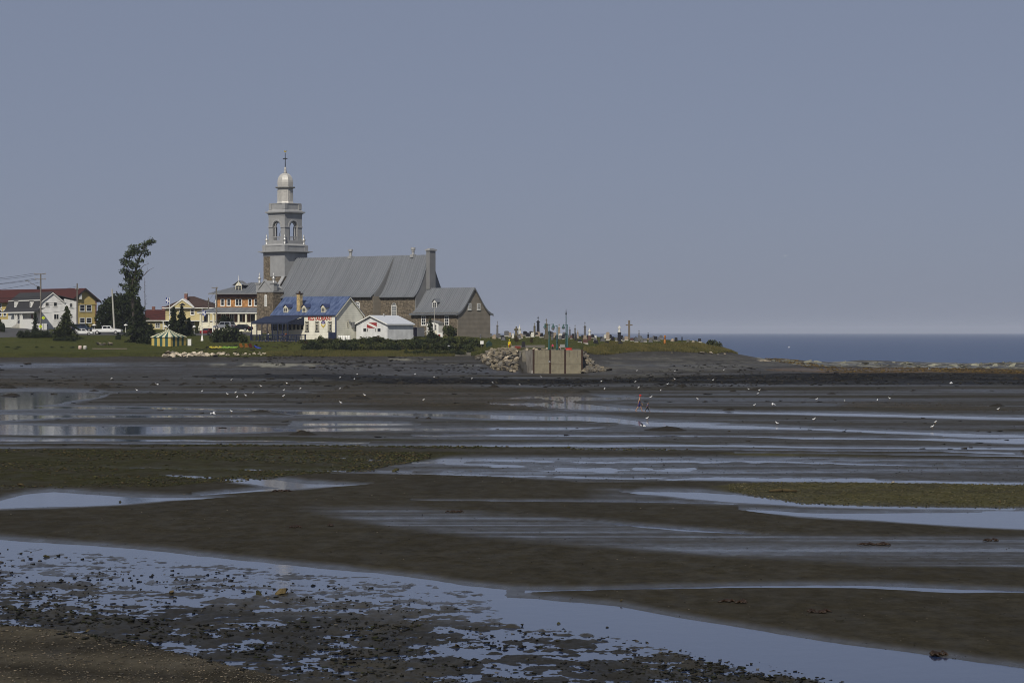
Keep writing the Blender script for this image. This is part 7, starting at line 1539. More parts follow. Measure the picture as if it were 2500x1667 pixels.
# ------------------------------------------------------------------ vehicles
mat('car_white', (0.74, 0.74, 0.72), (0.70, 0.70, 0.68), rough=0.25, spec=0.5); mat('car_red', (0.16, 0.012, 0.015), (0.14, 0.01, 0.012), rough=0.25, spec=0.5); mat('car_silver', (0.30, 0.31, 0.33), (0.27, 0.28, 0.3), rough=0.3, spec=0.5, metal=0.3); mat('car_black', (0.012, 0.012, 0.014), rough=0.22, spec=0.5); mat('car_blue', (0.04, 0.06, 0.10), rough=0.3, spec=0.5); mat('tyre', (0.012, 0.012, 0.012), rough=0.9); mat('lamp_red', (0.35, 0.01, 0.01), rough=0.3); glass_mat('car_glass', (0.01, 0.012, 0.015), 0.05)
def car(px, D, rz, kind, paint, label, L=4.4, rise=0.0):
    p = onland(px, D, rise); e = empty('pickup_truck' if kind == 'pickup' else 'car', p, rz, label, 'pickup' if kind == 'pickup' else 'car')
    W = 0.98 if kind == 'pickup' else 0.88; k = L / 4.4; H = {'sedan': 1.42, 'suv': 1.68, 'pickup': 1.85}[kind]
    zb = 0.38 if kind != 'pickup' else 0.55; zs = 0.92 if kind == 'sedan' else (1.02 if kind == 'suv' else 1.12)
    low = [(-2.2, zb), (2.2, zb), (2.22, zb + 0.28), (2.1, zs - 0.12), (1.2, zs - 0.02), (-2.1, zs), (-2.22, zs - 0.2)]
    if kind == 'pickup': low = [(-2.2, zb), (2.2, zb), (2.22, zb + 0.35), (2.15, zs - 0.02), (0.95, zs + 0.08), (-0.55, zs + 0.05), (-2.2, zs + 0.02)]
    mb = MB().prism([(x * k, z) for x, z in low], -W, W, 'y')
    cab = {'sedan': [(1.15, zs - 0.03), (0.45, H), (-0.85, H), (-1.65, zs)], 'suv': [(1.15, zs - 0.03), (0.6, H), (-1.75, H), (-2.05, zs)], 'pickup': [(0.95, zs + 0.07), (0.5, H), (-0.55, H), (-0.72, zs + 0.05)]}[kind]
    n = len(cab); wi = W - 0.16
    mb.add([(x * k, -W + 0.03 if z < H else -wi, z) for x, z in cab] + [(x * k, W - 0.03 if z < H else wi, z) for x, z in cab], [tuple(range(n)), tuple(range(2 * n - 1, n - 1, -1))] + [(i, i + n, (i + 1) % n + n, (i + 1) % n) for i in range(n)])
    bd = mb.build('body', paint, e)
    (x0, z0), (x1, z1), (x2, z2), (x3, z3) = cab
    def lp(a, b, t): return a + (b - a) * t
    for s_ in (-1, 1):
        g = MB(); q = []
        for f_ in ((0.08, 0.0), (0.94, 0.0), (0.94, 1.0), (0.08, 1.0)):
            t = 0.12 + 0.74 * f_[1]; xa, xb = lp(x0, x1, t), lp(x3, x2, t); x = lp(xa, xb, 0.08 + 0.84 * (f_[0] - 0.08) / 0.86); y = lp(W - 0.03, wi, t) + 0.012; q.append((x * k, s_ * y, lp(z0, z1, t)))
        g.add(q, [(0, 1, 2, 3)]); g.build('side_window', 'car_glass', e)
        xm = (q[0][0] + q[1][0]) / 2; MB().add([(xm - 0.05, q[0][1] + s_ * 0.008, q[0][2]), (xm + 0.05, q[0][1] + s_ * 0.008, q[0][2]), (xm + 0.05, q[2][1] + s_ * 0.008, q[2][2]), (xm - 0.05, q[2][1] + s_ * 0.008, q[2][2])], [(0, 1, 2, 3)]).build('door_pillar', paint, e)
    for (xa, za, xb, zb_, nm, sg) in ((x0, z0, x1, z1, 'windscreen', 1), (x3, z3, x2, z2, 'rear_window', -1)):
        q = []
        for t, w_ in ((0.1, W - 0.18), (0.1, -W + 0.18), (0.9, -wi + 0.12), (0.9, wi - 0.12)): q.append((lp(xa, xb, t) * k + sg * 0.015, w_, lp(za, zb_, t) + 0.012))
        MB().add(q, [(0, 1, 2, 3)]).build(nm, 'car_glass', e)
    r = 0.34 if kind == 'sedan' else 0.40
    for x in (-1.42 * k, 1.42 * k):
        for s_ in (-1, 1):
            wl = MB().tube((x, s_ * (W - 0.2), r), (x, s_ * (W + 0.015), r), r, n=18).build('wheel', 'tyre', e); MB().tube((x, s_ * (W + 0.012), r), (x, s_ * (W + 0.03), r), r * 0.58, n=14).build('rim', 'pale_metal', wl)
    for s_ in (-1, 1):
        MB().box(2.14 * k, 2.24 * k, s_ * W * 0.72 - 0.16, s_ * W * 0.72 + 0.16, zs - 0.28, zs - 0.12).build('headlight', 'lamp_glass', e); MB().box(-2.24 * k, -2.16 * k, s_ * W * 0.76 - 0.15, s_ * W * 0.76 + 0.15, zs - 0.24, zs - 0.08).build('tail_light', 'lamp_red', e)
    MB().box(2.2 * k, 2.27 * k, -W * 0.95, W * 0.95, zb + 0.02, zb + 0.2).build('bumper', 'pale_metal' if kind == 'pickup' else paint, e); MB().box(-2.27 * k, -2.2 * k, -W * 0.95, W * 0.95, zb + 0.02, zb + 0.2).build('bumper', 'pale_metal' if kind == 'pickup' else paint, e)
    if kind == 'pickup':
        MB().box(-2.12 * k, -0.8 * k, -W + 0.1, W - 0.1, zs + 0.021, zs + 0.026).build('bed_liner', 'tyre', e)
        for s_ in (-1, 1): MB().box(0.62 * k, 0.75 * k, s_ * (W + 0.02), s_ * (W + 0.22), zs + 0.15, zs + 0.36).build('mirror', paint, e) if s_ > 0 else MB().box(0.62 * k, 0.75 * k, -W - 0.22, -W - 0.02, zs + 0.15, zs + 0.36).build('mirror', paint, e)
    return e
car(262, 589, R(-4), 'pickup', 'car_white', 'white pickup truck parked on the road beside the dark trees', 6.0)
car(510, 586, R(65), 'sedan', 'car_red', 'dark red car parked behind the white post', 4.3)
car(549, 598, R(150), 'suv', 'car_silver', 'silver estate car parked before the rectory porch', 4.6, 0.9)
car(590, 594, R(150), 'sedan', 'car_black', 'black car parked near the restaurant terrace', 4.6, 0.7)
car(199, 601, R(20), 'suv', 'car_blue', 'dark blue car parked beside the white house', 4.4)
car(201, 583, R(10), 'sedan', 'car_white', 'white car half hidden behind the young spruce', 4.0)

# ------------------------------------------------------------------ people
mat('skin', (0.34, 0.20, 0.13), (0.30, 0.17, 0.11), rough=0.6); mat('hat_red', (0.55, 0.03, 0.025), rough=0.7); mat('cloth_violet', (0.05, 0.045, 0.20), rough=0.8); mat('cloth_blue', (0.06, 0.07, 0.26), rough=0.8); mat('hair_dark', (0.015, 0.012, 0.010), rough=0.7); mat('cloth_black', (0.012, 0.012, 0.014), rough=0.8); mat('rain_yellow', (0.72, 0.58, 0.01), (0.6, 0.48, 0.01), rough=0.45); mat('cloth_pink', (0.50, 0.03, 0.10), rough=0.8); mat('cloth_rose', (0.50, 0.25, 0.22), rough=0.8); mat('cloth_orange', (0.45, 0.10, 0.02), rough=0.8); mat('cloth_white', (0.7, 0.7, 0.68), rough=0.8)
def skin_mesh(name, V, Eg, rad, material, sub=2):
    bm = bmesh.new(); ly = bm.verts.layers.skin.verify(); vs = [bm.verts.new(v) for v in V]
    for a, b in Eg: bm.edges.new((vs[a], vs[b]))
    for v, r in zip(vs, rad): v[ly].radius = (r, r)
    vs[0][ly].use_root = True
    me = bpy.data.meshes.new(name); bm.to_mesh(me); bm.free()
    o = bpy.data.objects.new(name, me); COL.objects.link(o)
    m1 = o.modifiers.new('s', 'SKIN'); m1.use_smooth_shade = True; m2 = o.modifiers.new('u', 'SUBSURF'); m2.levels = sub; m2.render_levels = sub
    dg = bpy.context.evaluated_depsgraph_get(); dg.update(); out = bpy.data.meshes.new_from_object(o.evaluated_get(dg)); bpy.data.objects.remove(o, do_unlink=True)
    out.materials.clear(); out.materials.append(M[material]); out.polygons.foreach_set('use_smooth', [True] * len(out.polygons)); return out
def person(loc, rz, H, label, stride=0.28, skin_='skin', shirt=None, trousers=None, hat=None, hair='hair_dark', arms=(0.25, -0.2), lean=0.06, sleeves=True, legs_full=True, waist=1.05):
    """x is the walking direction; joints for a figure 1.75 m tall"""
    k = H / 1.75; s = stride
    e = empty('person', loc, rz, label, 'person'); e.scale = (k, k, k)
    hip, ch_, nk, hd = 0.93, 1.28, 1.47, 1.63
    ln = lambda z: lean * (z - hip)
    V = [(0, 0, hip)]; Rr = [0.145]; E_ = []
    def add(p, r, par): V.append(p); Rr.append(r); E_.append((par, len(V) - 1)); return len(V) - 1
    w_ = add((ln(1.1), 0, 1.1), 0.13, 0); c = add((ln(ch_), 0, ch_), 0.155, w_); n_ = add((ln(nk), 0, nk), 0.06, c); h1 = add((ln(1.56) + 0.02, 0, 1.56), 0.075, n_); h2 = add((ln(1.67) + 0.02, 0, 1.67), 0.095, h1); add((ln(1.74) + 0.01, 0, 1.735), 0.05, h2)
    hands = []
    for sd, sw in ((1, arms[0]), (-1, arms[1])):
        sh_ = add((ln(1.38), sd * 0.19, 1.38), 0.062, c); el = add((ln(1.2) + sw * 0.35, sd * 0.25, 1.12), 0.046, sh_); wr = add((ln(1.1) + sw * 0.9 + 0.06, sd * 0.24, 0.90), 0.032, el); pm = add((ln(1.0) + sw * 1.05 + 0.08, sd * 0.235, 0.81), 0.036, wr); hands.append((V[pm], sd))
    feet = []
    for sd, st in ((1, s), (-1, -s)):
        hp = add((0, sd * 0.09, hip - 0.07), 0.10, 0); kn = add((st * 0.62 + 0.05, sd * 0.10, 0.50), 0.066, hp); an = add((st * 1.25 - (0.05 if st < 0 else 0), sd * 0.10, 0.09 + (0.05 if st < 0 else 0)), 0.042, kn); add((st * 1.25 + 0.16, sd * 0.11, 0.035), 0.036, an)
    link('body', skin_mesh('body', V, E_, Rr, skin_), e)
    fg = MB()
    for (hx, hy, hz_), sd in hands:
        for i, L in enumerate((0.075, 0.085, 0.08, 0.065)): x = hx - 0.03 + 0.02 * i; fg.path([(x, hy, hz_ - 0.02), (x + 0.006, hy - sd * 0.012, hz_ - 0.02 - L * 0.55), (x + 0.004, hy - sd * 0.03, hz_ - 0.02 - L)], [0.009, 0.008, 0.006], 5)
        fg.path([(hx + 0.02, hy, hz_ + 0.03), (hx + 0.055, hy - sd * 0.01, hz_ - 0.015), (hx + 0.05, hy - sd * 0.02, hz_ - 0.05)], [0.011, 0.009, 0.007], 5)
    o_ = fg.build('fingers', skin_, e); o_['kind'] = 'stuff'
    xh = ln(1.67) + 0.02
    MB().blob((xh + 0.095, 0, 1.635), (0.025, 0.018, 0.03)).build('nose', skin_, e, True)
    if hair: MB().blob((xh - 0.02, 0, 1.695), (0.115, 0.108, 0.095)).build('hair', hair, e, True)
    if hat: MB().lathe([(0.15, 1.70), (0.125, 1.72), (0.118, 1.78), (0.07, 1.83), (0.02, 1.84)], (xh, 0, 0), 12).build('hat', hat, e, True)
    if shirt:
        V2 = [(0, 0, hip + 0.02), V[w_], V[c], (ln(1.40), 0, 1.42)]; R2 = [0.16, 0.15, 0.175, 0.085]; E2 = [(0, 1), (1, 2), (2, 3)]
        if sleeves:
            for sd, sw in ((1, arms[0]), (-1, arms[1])): b = len(V2); V2 += [(ln(1.38), sd * 0.19, 1.38), (ln(1.2) + sw * 0.35, sd * 0.25, 1.13)]; R2 += [0.075, 0.06]; E2 += [(2, b), (b, b + 1)]
        link('shirt', skin_mesh('shirt', V2, E2, R2, shirt), e)
    if trousers:
        V2 = [(0, 0, hip + 0.03), (ln(waist) , 0, waist)]; R2 = [0.158, 0.15]; E2 = [(0, 1)]
        for sd, st in ((1, s), (-1, -s)):
            b = len(V2); V2 += [(0, sd * 0.09, hip - 0.07), (st * 0.55 + 0.04, sd * 0.10, 0.56)]; R2 += [0.118, 0.088]; E2 += [(0, b), (b, b + 1)]
            if legs_full: V2.append((st * 1.2, sd * 0.10, 0.14)); R2.append(0.058); E2.append((b + 1, b + 2))
        link('trousers' if legs_full else 'shorts', skin_mesh('trousers', V2, E2, R2, trousers), e)
    return e
wp = at(1560, 1007); person(wp, 0.0, 1.72, 'bare-chested walker in red cap and violet shorts crossing the wet sand', 0.26, trousers='cloth_violet', hat='hat_red', hair=None, legs_full=False, lean=0.16, waist=1.25)
wp = at(1580, 1007.5); person(wp, 0.0, 1.02, 'small child in blue top striding after the red-capped walker', 0.34, shirt='cloth_blue', trousers='cloth_black', lean=0.25, legs_full=True)
pe = person(onland(1243.5, 536), R(-60), 1.85, 'figure in a bright yellow raincoat and trousers on the quay path', 0.06, shirt='rain_yellow', trousers='rain_yellow', hat='rain_yellow', hair=None, lean=0.0)
link('coat_skirt', MB().lathe([(0.26, 0.62), (0.22, 0.9), (0.2, 1.1), (0.1, 1.12)], (0, 0, 0), 12).mesh('coat_skirt', 'rain_yellow', True), pe)
link('net_bundle', MB().blob((0.2, -0.12, 0.75), (0.12, 0.12, 0.3)).mesh('net_bundle', 'cloth_orange', True), pe)
person(onland(1349, 521), R(-80), 1.40, 'person in a pink top and black trousers on the quay', 0.1, shirt='cloth_pink', trousers='cloth_black')
person(onland(1366, 520.5), R(-80), 0.95, 'small child in a rose top standing on the quay', 0.06, shirt='cloth_rose', trousers='cloth_black')
# people seated on the restaurant terrace
for i, (px_, sh_, lab) in enumerate(((690, 'cloth_blue', 'person in blue standing on the restaurant terrace'), (698, 'cloth_orange', 'person in orange standing on the restaurant terrace'), (680, 'cloth_black', 'person in black standing on the restaurant terrace'), (655, 'cloth_white', 'person in white standing on the restaurant terrace'))):
    uu = rs.u(px_, -2.5); person(rs.world(uu, -2.5, rs.z(831, rs.u(743), -4.4)), R(-60 + 30 * i), 1.65, lab, 0.06, shirt=sh_, trousers='cloth_black')
for i, px_ in enumerate((640, 662, 672, 700, 716)):
    uu = rs.u(px_, -1.7); e = empty('cafe_table', rs.world(uu, -3.2, rs.z(831, rs.u(743), -4.4)), 0, 'round pale table on the restaurant terrace', 'table', 'tables on the restaurant terrace')
    MB().lathe([(0.45, 0.70), (0.45, 0.74), (0.1, 0.745)], (0, 0, 0), 14).build('table_top', rng.choice(['white_paint', 'cream_paint', 'pale_metal']), e); MB().tube((0, 0, 0.0), (0, 0, 0.7), 0.04).build('leg', 'tin_wall', e); MB().lathe([(0.25, 0.0), (0.25, 0.03), (0.05, 0.05)], (0, 0, 0), 12).build('foot', 'tin_wall', e)

# ------------------------------------------------------------------ gulls
mat('gull_white', (0.80, 0.80, 0.78), (0.72, 0.72, 0.71), rough=0.8); mat('gull_grey', (0.60, 0.60, 0.62), rough=0.8); mat('gull_beak', (0.5, 0.28, 0.03), rough=0.5)
def gull_mesh(flying):
    mb = MB(); z0 = 0.0 if flying else 0.17
    prof = [(-0.30, 0.015, 0.02), (-0.22, 0.035, 0.025), (-0.10, 0.075, 0.005), (0.02, 0.09, 0.0), (0.12, 0.075, 0.02), (0.18, 0.05, 0.06), (0.215, 0.045, 0.10), (0.25, 0.045, 0.13), (0.285, 0.03, 0.13), (0.295, 0.012, 0.125)]
    prof = [(x * 0.8, r * 1.1, zz_ + 0.22 * x) for x, r, zz_ in prof]
    if flying: prof = [(x, r, zz_ * 0.2) for x, r, zz_ in prof]
    n = 8; b = len(mb.v)
    for x, r, dz in prof:
        for j in range(n): a = 2 * math.pi * j / n; mb.v.append((x, r * math.cos(a), z0 + 0.09 + dz + r * math.sin(a)))
    for i in range(len(prof) - 1):
        for j in range(n): mb.f.append((b + i * n + j, b + (i + 1) * n + j, b + (i + 1) * n + (j + 1) % n, b + i * n + (j + 1) % n)); mb.m.append(0)
    hz_ = z0 + 0.09 + prof[-2][2]
    mb.tube((0.228, 0, hz_), (0.285, 0, hz_ - 0.012), 0.014, 0.004, 5, 2)
    if flying:
        for s_ in (-1, 1):
            w_ = [(0.10, 0.06, 0.12), (0.15, 0.28, 0.26), (0.06, 0.62, 0.20), (-0.04, 0.60, 0.19), (0.0, 0.28, 0.235), (-0.08, 0.06, 0.11)]
            q = [(x, s_ * y, z) for x, y, z in w_]; mb.add(q + [(x, y, z - 0.012) for x, y, z in q], [(0, 1, 4, 5), (1, 2, 3, 4), (6, 7, 10, 11), (7, 8, 9, 10), (0, 6, 7, 1), (1, 7, 8, 2)], 1)
    else:
        for s_ in (-1, 1):
            mb.blob((-0.07, s_ * 0.068, z0 + 0.075), (0.14, 0.035, 0.075), 8, 5, 1); mb.tube((0.02, s_ * 0.035, 0), (0.0, s_ * 0.035, z0 + 0.03), 0.009, n=5, mi=2); mb.box(0.0, 0.06, s_ * 0.035 - 0.02, s_ * 0.035 + 0.02, 0, 0.008, 2)
    return mb.mesh('gull', ['gull_white', 'gull_grey', 'gull_beak'], True)
GS, GFl = gull_mesh(False), gull_mesh(True)
def flat_spot(px, py):
    w_ = 'on the dark wrack band' if 910 < py < 946 and px > 480 else 'on bare wet sand'
    return w_ + ' ' + ('below the striped tent' if px < 500 else 'below the boulder row' if px < 720 else 'below the white shed' if px < 1100 else 'before the quay' if px < 1420 else 'around the two walkers' if px < 1720 else 'below the headland bush' if px < 2000 else 'towards the reef')
def gull_at(px, py, fly=False, label=None, D=None, sc=1.0):
    if fly:
        D = D or CZ * F / (py + 14 - HZ); loc = Vector((P(px, D)[0], D, zpy(py, D)))
    else: loc = at(px, py); loc.z = max(loc.z, 0.0)
    o = link('gull', GFl if fly else GS, None, loc, (rng.uniform(-.3, .3) if fly else 0, 0, rng.choice([0, 0.4, 2.8, 3.3, -0.4, 1.2])), (sc, sc, sc))
    return tag(o, label or (('white gull flying low, ' + flat_spot(px, py).split('sand ')[-1].split('band ')[-1]) if fly else 'white gull standing ' + flat_spot(px, py)), 'gull', 'gulls on the tidal flat')
for px_, py_ in ((1468, 935), (1476, 954), (1551, 936), (1559, 951), (1613, 958), (1630, 942), (1647, 929), (1589, 975), (1703, 979), (1580, 1026), (1741, 931), (1828, 955), (1833, 956), (1854, 957), (1850, 966), (1842, 994), (1897, 1038), (1767, 906), (1994, 980), (2062, 982), (2142, 980), (2172, 977), (2437, 1005), (1987, 1031), (2284, 1037), (2276, 1049), (2214, 882), (2193, 880), (272, 928), (334, 956), (493, 958), (555, 967), (575, 963), (579, 975), (600, 971), (618, 963), (637, 947), (565, 1010), (693, 956), (692, 972), (565, 931), (700, 940), (733, 953), (830, 953), (832, 989), (890, 970), (1034, 981), (872, 917), (830, 925), (865, 929), (1013, 917), (1060, 924), (1152, 928), (1203, 938), (1269, 943), (1321, 923), (1555, 908), (1648, 908)): gull_at(px_, py_, sc=rng.uniform(0.60, 0.78))
for px_, py_ in ((1889, 990), (1506, 909), (1570, 1042), (2322, 937), (2269, 901), (384, 940), (521, 1012), (996, 898), (1030, 907)): gull_at(px_, py_, True)
gull_at(1341, 884, True, 'white gull flying before the concrete quay', 508); gull_at(1917, 626, True, 'tiny gull high in the empty sky', 600); gull_at(1926, 849, True, 'white gull flying over the sea beyond the headland', 700); gull_at(1096, 846, True, 'white gull flying before the dark shrubs', 532)

# ------------------------------------------------------------------ loose stones, weed and reef
def pebble_material():
    m, t, p = nodes('loose_stone'); a = t.nodes.new('ShaderNodeAttribute'); a.attribute_name = 'Col'; t.links.new(a.outputs['Color'], p.inputs['Base Color']); p.inputs['Roughness'].default_value = 0.75; p.inputs['Specular IOR Level'].default_value = 0.2
pebble_material()
HULLS = []
for i in range(5):
    bm = hull(i * 13 + 2, 8, 0.7); bmesh.ops.triangulate(bm, faces=bm.faces); bm.verts.index_update(); HULLS.append((np.array([v.co[:] for v in bm.verts]), np.array([[v.index for v in f.verts] for f in bm.faces]))); bm.free()
def scatter(name, label, cat, bands, smin, smax, pal, flat=0.6, gate=None, maxD=2000, sink=0.25):
    """bands: (n, band); stones spread evenly over the area the band covers, standing on the ground"""
    PX, PY = [], []
    for n, band in bands:
        a = np.array(band, float); px = nrg.uniform(max(-700, a[0, 0]), min(3200, a[-1, 0]), n); t = np.interp(px, a[:, 0], a[:, 1]); b = np.interp(px, a[:, 0], a[:, 2]); PX.append(px); PY.append(t + (b - t) * nrg.uniform(0, 1, n))
    px, py = np.concatenate(PX), np.concatenate(PY)
    D = CZ * F / (py - HZ)
    for _ in range(4): D = np.clip((CZ - base_z(px, D)) * F / (py - HZ), 40, maxD)
    X = (px - 1250) / F * D
    if gate is not None: k = gate(X, D, px, py); px, py, D, X = px[k], py[k], D[k], X[k]
    z = gzv(px, D); n = len(px); s = (smin + (smax - smin) * nrg.uniform(0, 1, n) ** 2.5) * D / F * 0.5
    z = np.where(D < 470, np.maximum(z, -0.02), z)
    which = nrg.integers(0, len(HULLS), n); V, T, C = [], [], []; off_ = 0; pal = np.array(pal)
    for h in range(len(HULLS)):
        id_ = np.nonzero(which == h)[0]
        if not len(id_): continue
        v, f = HULLS[h]; th = nrg.uniform(0, 6.28, len(id_)); c_, s__ = np.cos(th), np.sin(th)
        sc = s[id_][:, None, None] * np.stack([nrg.uniform(0.8, 1.5, len(id_)), nrg.uniform(0.7, 1.2, len(id_)), nrg.uniform(0.7, 1.2, len(id_)) * flat], 1)[:, None, :]
        q = v[None] * sc; q = np.stack([q[..., 0] * c_[:, None] - q[..., 1] * s__[:, None], q[..., 0] * s__[:, None] + q[..., 1] * c_[:, None], q[..., 2]], -1)
        q += np.stack([X[id_], D[id_], z[id_] + s[id_] * flat * (1 - sink * 2)], 1)[:, None, :]
        V.append(q.reshape(-1, 3)); T.append((f[None] + (np.arange(len(id_)) * len(v))[:, None, None] + off_).reshape(-1, 3)); off_ += len(id_) * len(v)
        cc = pal[nrg.integers(0, len(pal), len(id_))] * nrg.uniform(0.6, 1.4, (len(id_), 1)); C.append(np.repeat(cc, len(v), 0))
    V, T, C = np.concatenate(V), np.concatenate(T), np.concatenate(C); nt_ = len(T)
    me = bpy.data.meshes.new(name); me.vertices.add(len(V)); me.vertices.foreach_set('co', V.astype(np.float32).ravel()); me.loops.add(nt_ * 3); me.loops.foreach_set('vertex_index', T.astype(np.int32).ravel()); me.polygons.add(nt_); me.polygons.foreach_set('loop_start', np.arange(0, nt_ * 3, 3, dtype=np.int32)); me.update(calc_edges=True)
    ca = me.color_attributes.new('Col', 'FLOAT_COLOR', 'POINT'); ca.data.foreach_set('color', np.concatenate([C, np.ones((len(C), 1))], 1).astype(np.float32).ravel()); me.materials.append(M['loose_stone'])
    return tag(link(name, me), label, cat, kind='stuff')
dk = [(0.006, 0.006, 0.0035), (0.009, 0.009, 0.0045), (0.013, 0.012, 0.006), (0.008, 0.007, 0.005)]; gn = [(0.03, 0.034, 0.008), (0.05, 0.048, 0.014), (0.022, 0.024, 0.008), (0.07, 0.055, 0.02)]; gy = [(0.06, 0.055, 0.045), (0.09, 0.08, 0.06), (0.045, 0.04, 0.032), (0.12, 0.10, 0.075)]
clump = lambda sc_, lo, seed: (lambda X, D, px, py: fbm(X * sc_, D * sc_ * 0.8, 3, seed) + nrg.normal(0, 0.12, len(X)) > lo)
NEARZ = [(-700, 1300, 1540), (0, 1336, 1545), (300, 1370, 1590), (700, 1408, 1680), (1000, 1445, 1720), (1300, 1520, 1740), (1800, 1600, 1760), (2100, 1670, 1790)]
DARKZ = [(-700, 1400, 1540), (0, 1440, 1550), (300, 1465, 1600), (700, 1510, 1690), (1100, 1530, 1740), (1700, 1600, 1760), (2100, 1690, 1790)]
scatter('flat_stones', 'small dark stones and weed bits on the near wet flat', 'stones', [(7000, NEARZ)], 4, 15, dk + gy[:1], 0.7, clump(0.5, -0.15, 7))
scatter('flat_weed', 'dark green weed clumps on the near wet flat', 'seaweed', [(11000, DARKZ)], 4, 24, dk + [(0.014, 0.016, 0.005)], 0.5, clump(0.6, 0.10, 8))
scatter('beach_gravel', 'light gravel on the near beach', 'gravel', [(9000, [(-700, 1460, 1760), (0, 1542, 1760), (250, 1572, 1760), (500, 1626, 1760), (720, 1684, 1760)])], 3, 11, gy + [(0.16, 0.13, 0.09)], 0.6)
scatter('green_weed', 'green and brown weed covering the middle flat', 'seaweed', [(17000, [(-700, 1100, 1196), (0, 1100, 1194), (400, 1100, 1192), (700, 1100, 1164), (900, 1104, 1150), (1050, 1108, 1118)]), (1500, [(300, 1088, 1093), (700, 1086, 1094), (1100, 1091, 1098), (1700, 1096, 1100)])], 3.5, 12, gn + [(0.045, 0.032, 0.014)], 0.5, clump(0.15, -0.1, 9))
scatter('pebble_bar', 'olive pebbles of the low bar on the flat', 'pebbles', [(9000, [(1780, 1184, 1200), (1950, 1176, 1230), (2200, 1178, 1236), (2500, 1180, 1240), (3200, 1200, 1270)])], 3.5, 8, [(0.08, 0.07, 0.03), (0.06, 0.055, 0.02), (0.11, 0.095, 0.05), (0.035, 0.035, 0.015)], 0.6)
scatter('weed_band', 'dark wrack along the foot of the beach', 'seaweed', [(9000, [(480, 916, 921), (640, 914, 923), (800, 914, 927), (900, 916, 934), (1040, 920, 945), (1300, 926, 946), (1500, 926, 944), (1720, 918, 945), (1900, 912, 943), (2200, 910, 941), (2500, 908, 941), (3200, 908, 944)])], 3, 15, [(0.006, 0.005, 0.003), (0.009, 0.008, 0.004), (0.014, 0.011, 0.005), (0.04, 0.034, 0.024)], 0.35, clump(0.12, -0.05, 12))
scatter('orange_weed', 'rusty orange weed at the foot of the reef', 'seaweed', [(4500, [(1870, 900, 904), (1950, 898, 907), (2050, 899, 910), (2250, 897, 908), (2500, 902, 912), (3200, 905, 916)])], 4, 12, [(0.13, 0.080, 0.014), (0.10, 0.065, 0.013), (0.06, 0.042, 0.012)], 0.35)
scatter('far_wrack', 'scraps of dark wrack strewn over the far flat', 'seaweed', [(520, [(-700, 906, 985), (0, 906, 985), (900, 900, 990), (1300, 945, 985), (1900, 945, 985), (2500, 940, 990)]), (260, [(-700, 1000, 1090), (0, 1000, 1090), (2500, 1010, 1100)]), (500, [(-700, 926, 950), (0, 926, 950), (200, 930, 950), (900, 928, 945)])], 4, 26, [(0.010, 0.008, 0.004), (0.016, 0.012, 0.005), (0.028, 0.02, 0.008)], 0.22, clump(0.05, -0.15, 31))
scatter('bar_pebbles', 'brown pebbles on the far sand bars', 'pebbles', [(5000, [(740, 964, 985), (850, 946, 985), (1000, 940, 996), (1250, 946, 1002), (1420, 958, 1002)]), (1800, [(2040, 984, 994), (2130, 980, 1000), (2400, 988, 1006), (2500, 996, 1008)]), (1800, [(-700, 926, 950), (0, 926, 950), (180, 930, 950), (300, 936, 948)])], 2, 5, [(0.06, 0.045, 0.028), (0.035, 0.03, 0.02), (0.09, 0.07, 0.045)], 0.5, clump(0.1, -0.1, 14))
scatter('flat_litter', 'scattered shells, pebbles and weed scraps on the sand', 'litter', [(3500, [(-700, 1000, 1300), (0, 1000, 1310), (1000, 1000, 1400), (2500, 1030, 1440), (3200, 1040, 1460)]), (1600, [(700, 1110, 1180), (1400, 1110, 1185), (2500, 1120, 1180)]), (900, [(1250, 1440, 1540), (2500, 1460, 1640)])], 1.6, 5, dk + [(0.2, 0.17, 0.13)], 0.5)
scatter('reef_stones', 'pale weathered rocks of the low reef at the sea edge', 'rocks', [(1500, [(1790, 868, 872), (1900, 874, 884), (2000, 878, 895), (2200, 880, 897), (2500, 883, 900), (3200, 885, 903)])], 4, 16, [(0.17, 0.165, 0.12), (0.12, 0.115, 0.08), (0.07, 0.065, 0.05), (0.22, 0.21, 0.16)], 0.3)
scatter('beach_stones', 'small stones scattered on the upper beach', 'stones', [(700, [(-700, 874, 905), (0, 874, 905), (600, 874, 905), (1160, 866, 905)]), (900, [(1490, 866, 912), (1800, 872, 908), (1950, 884, 900)])], 1.5, 5, gy, 0.5)
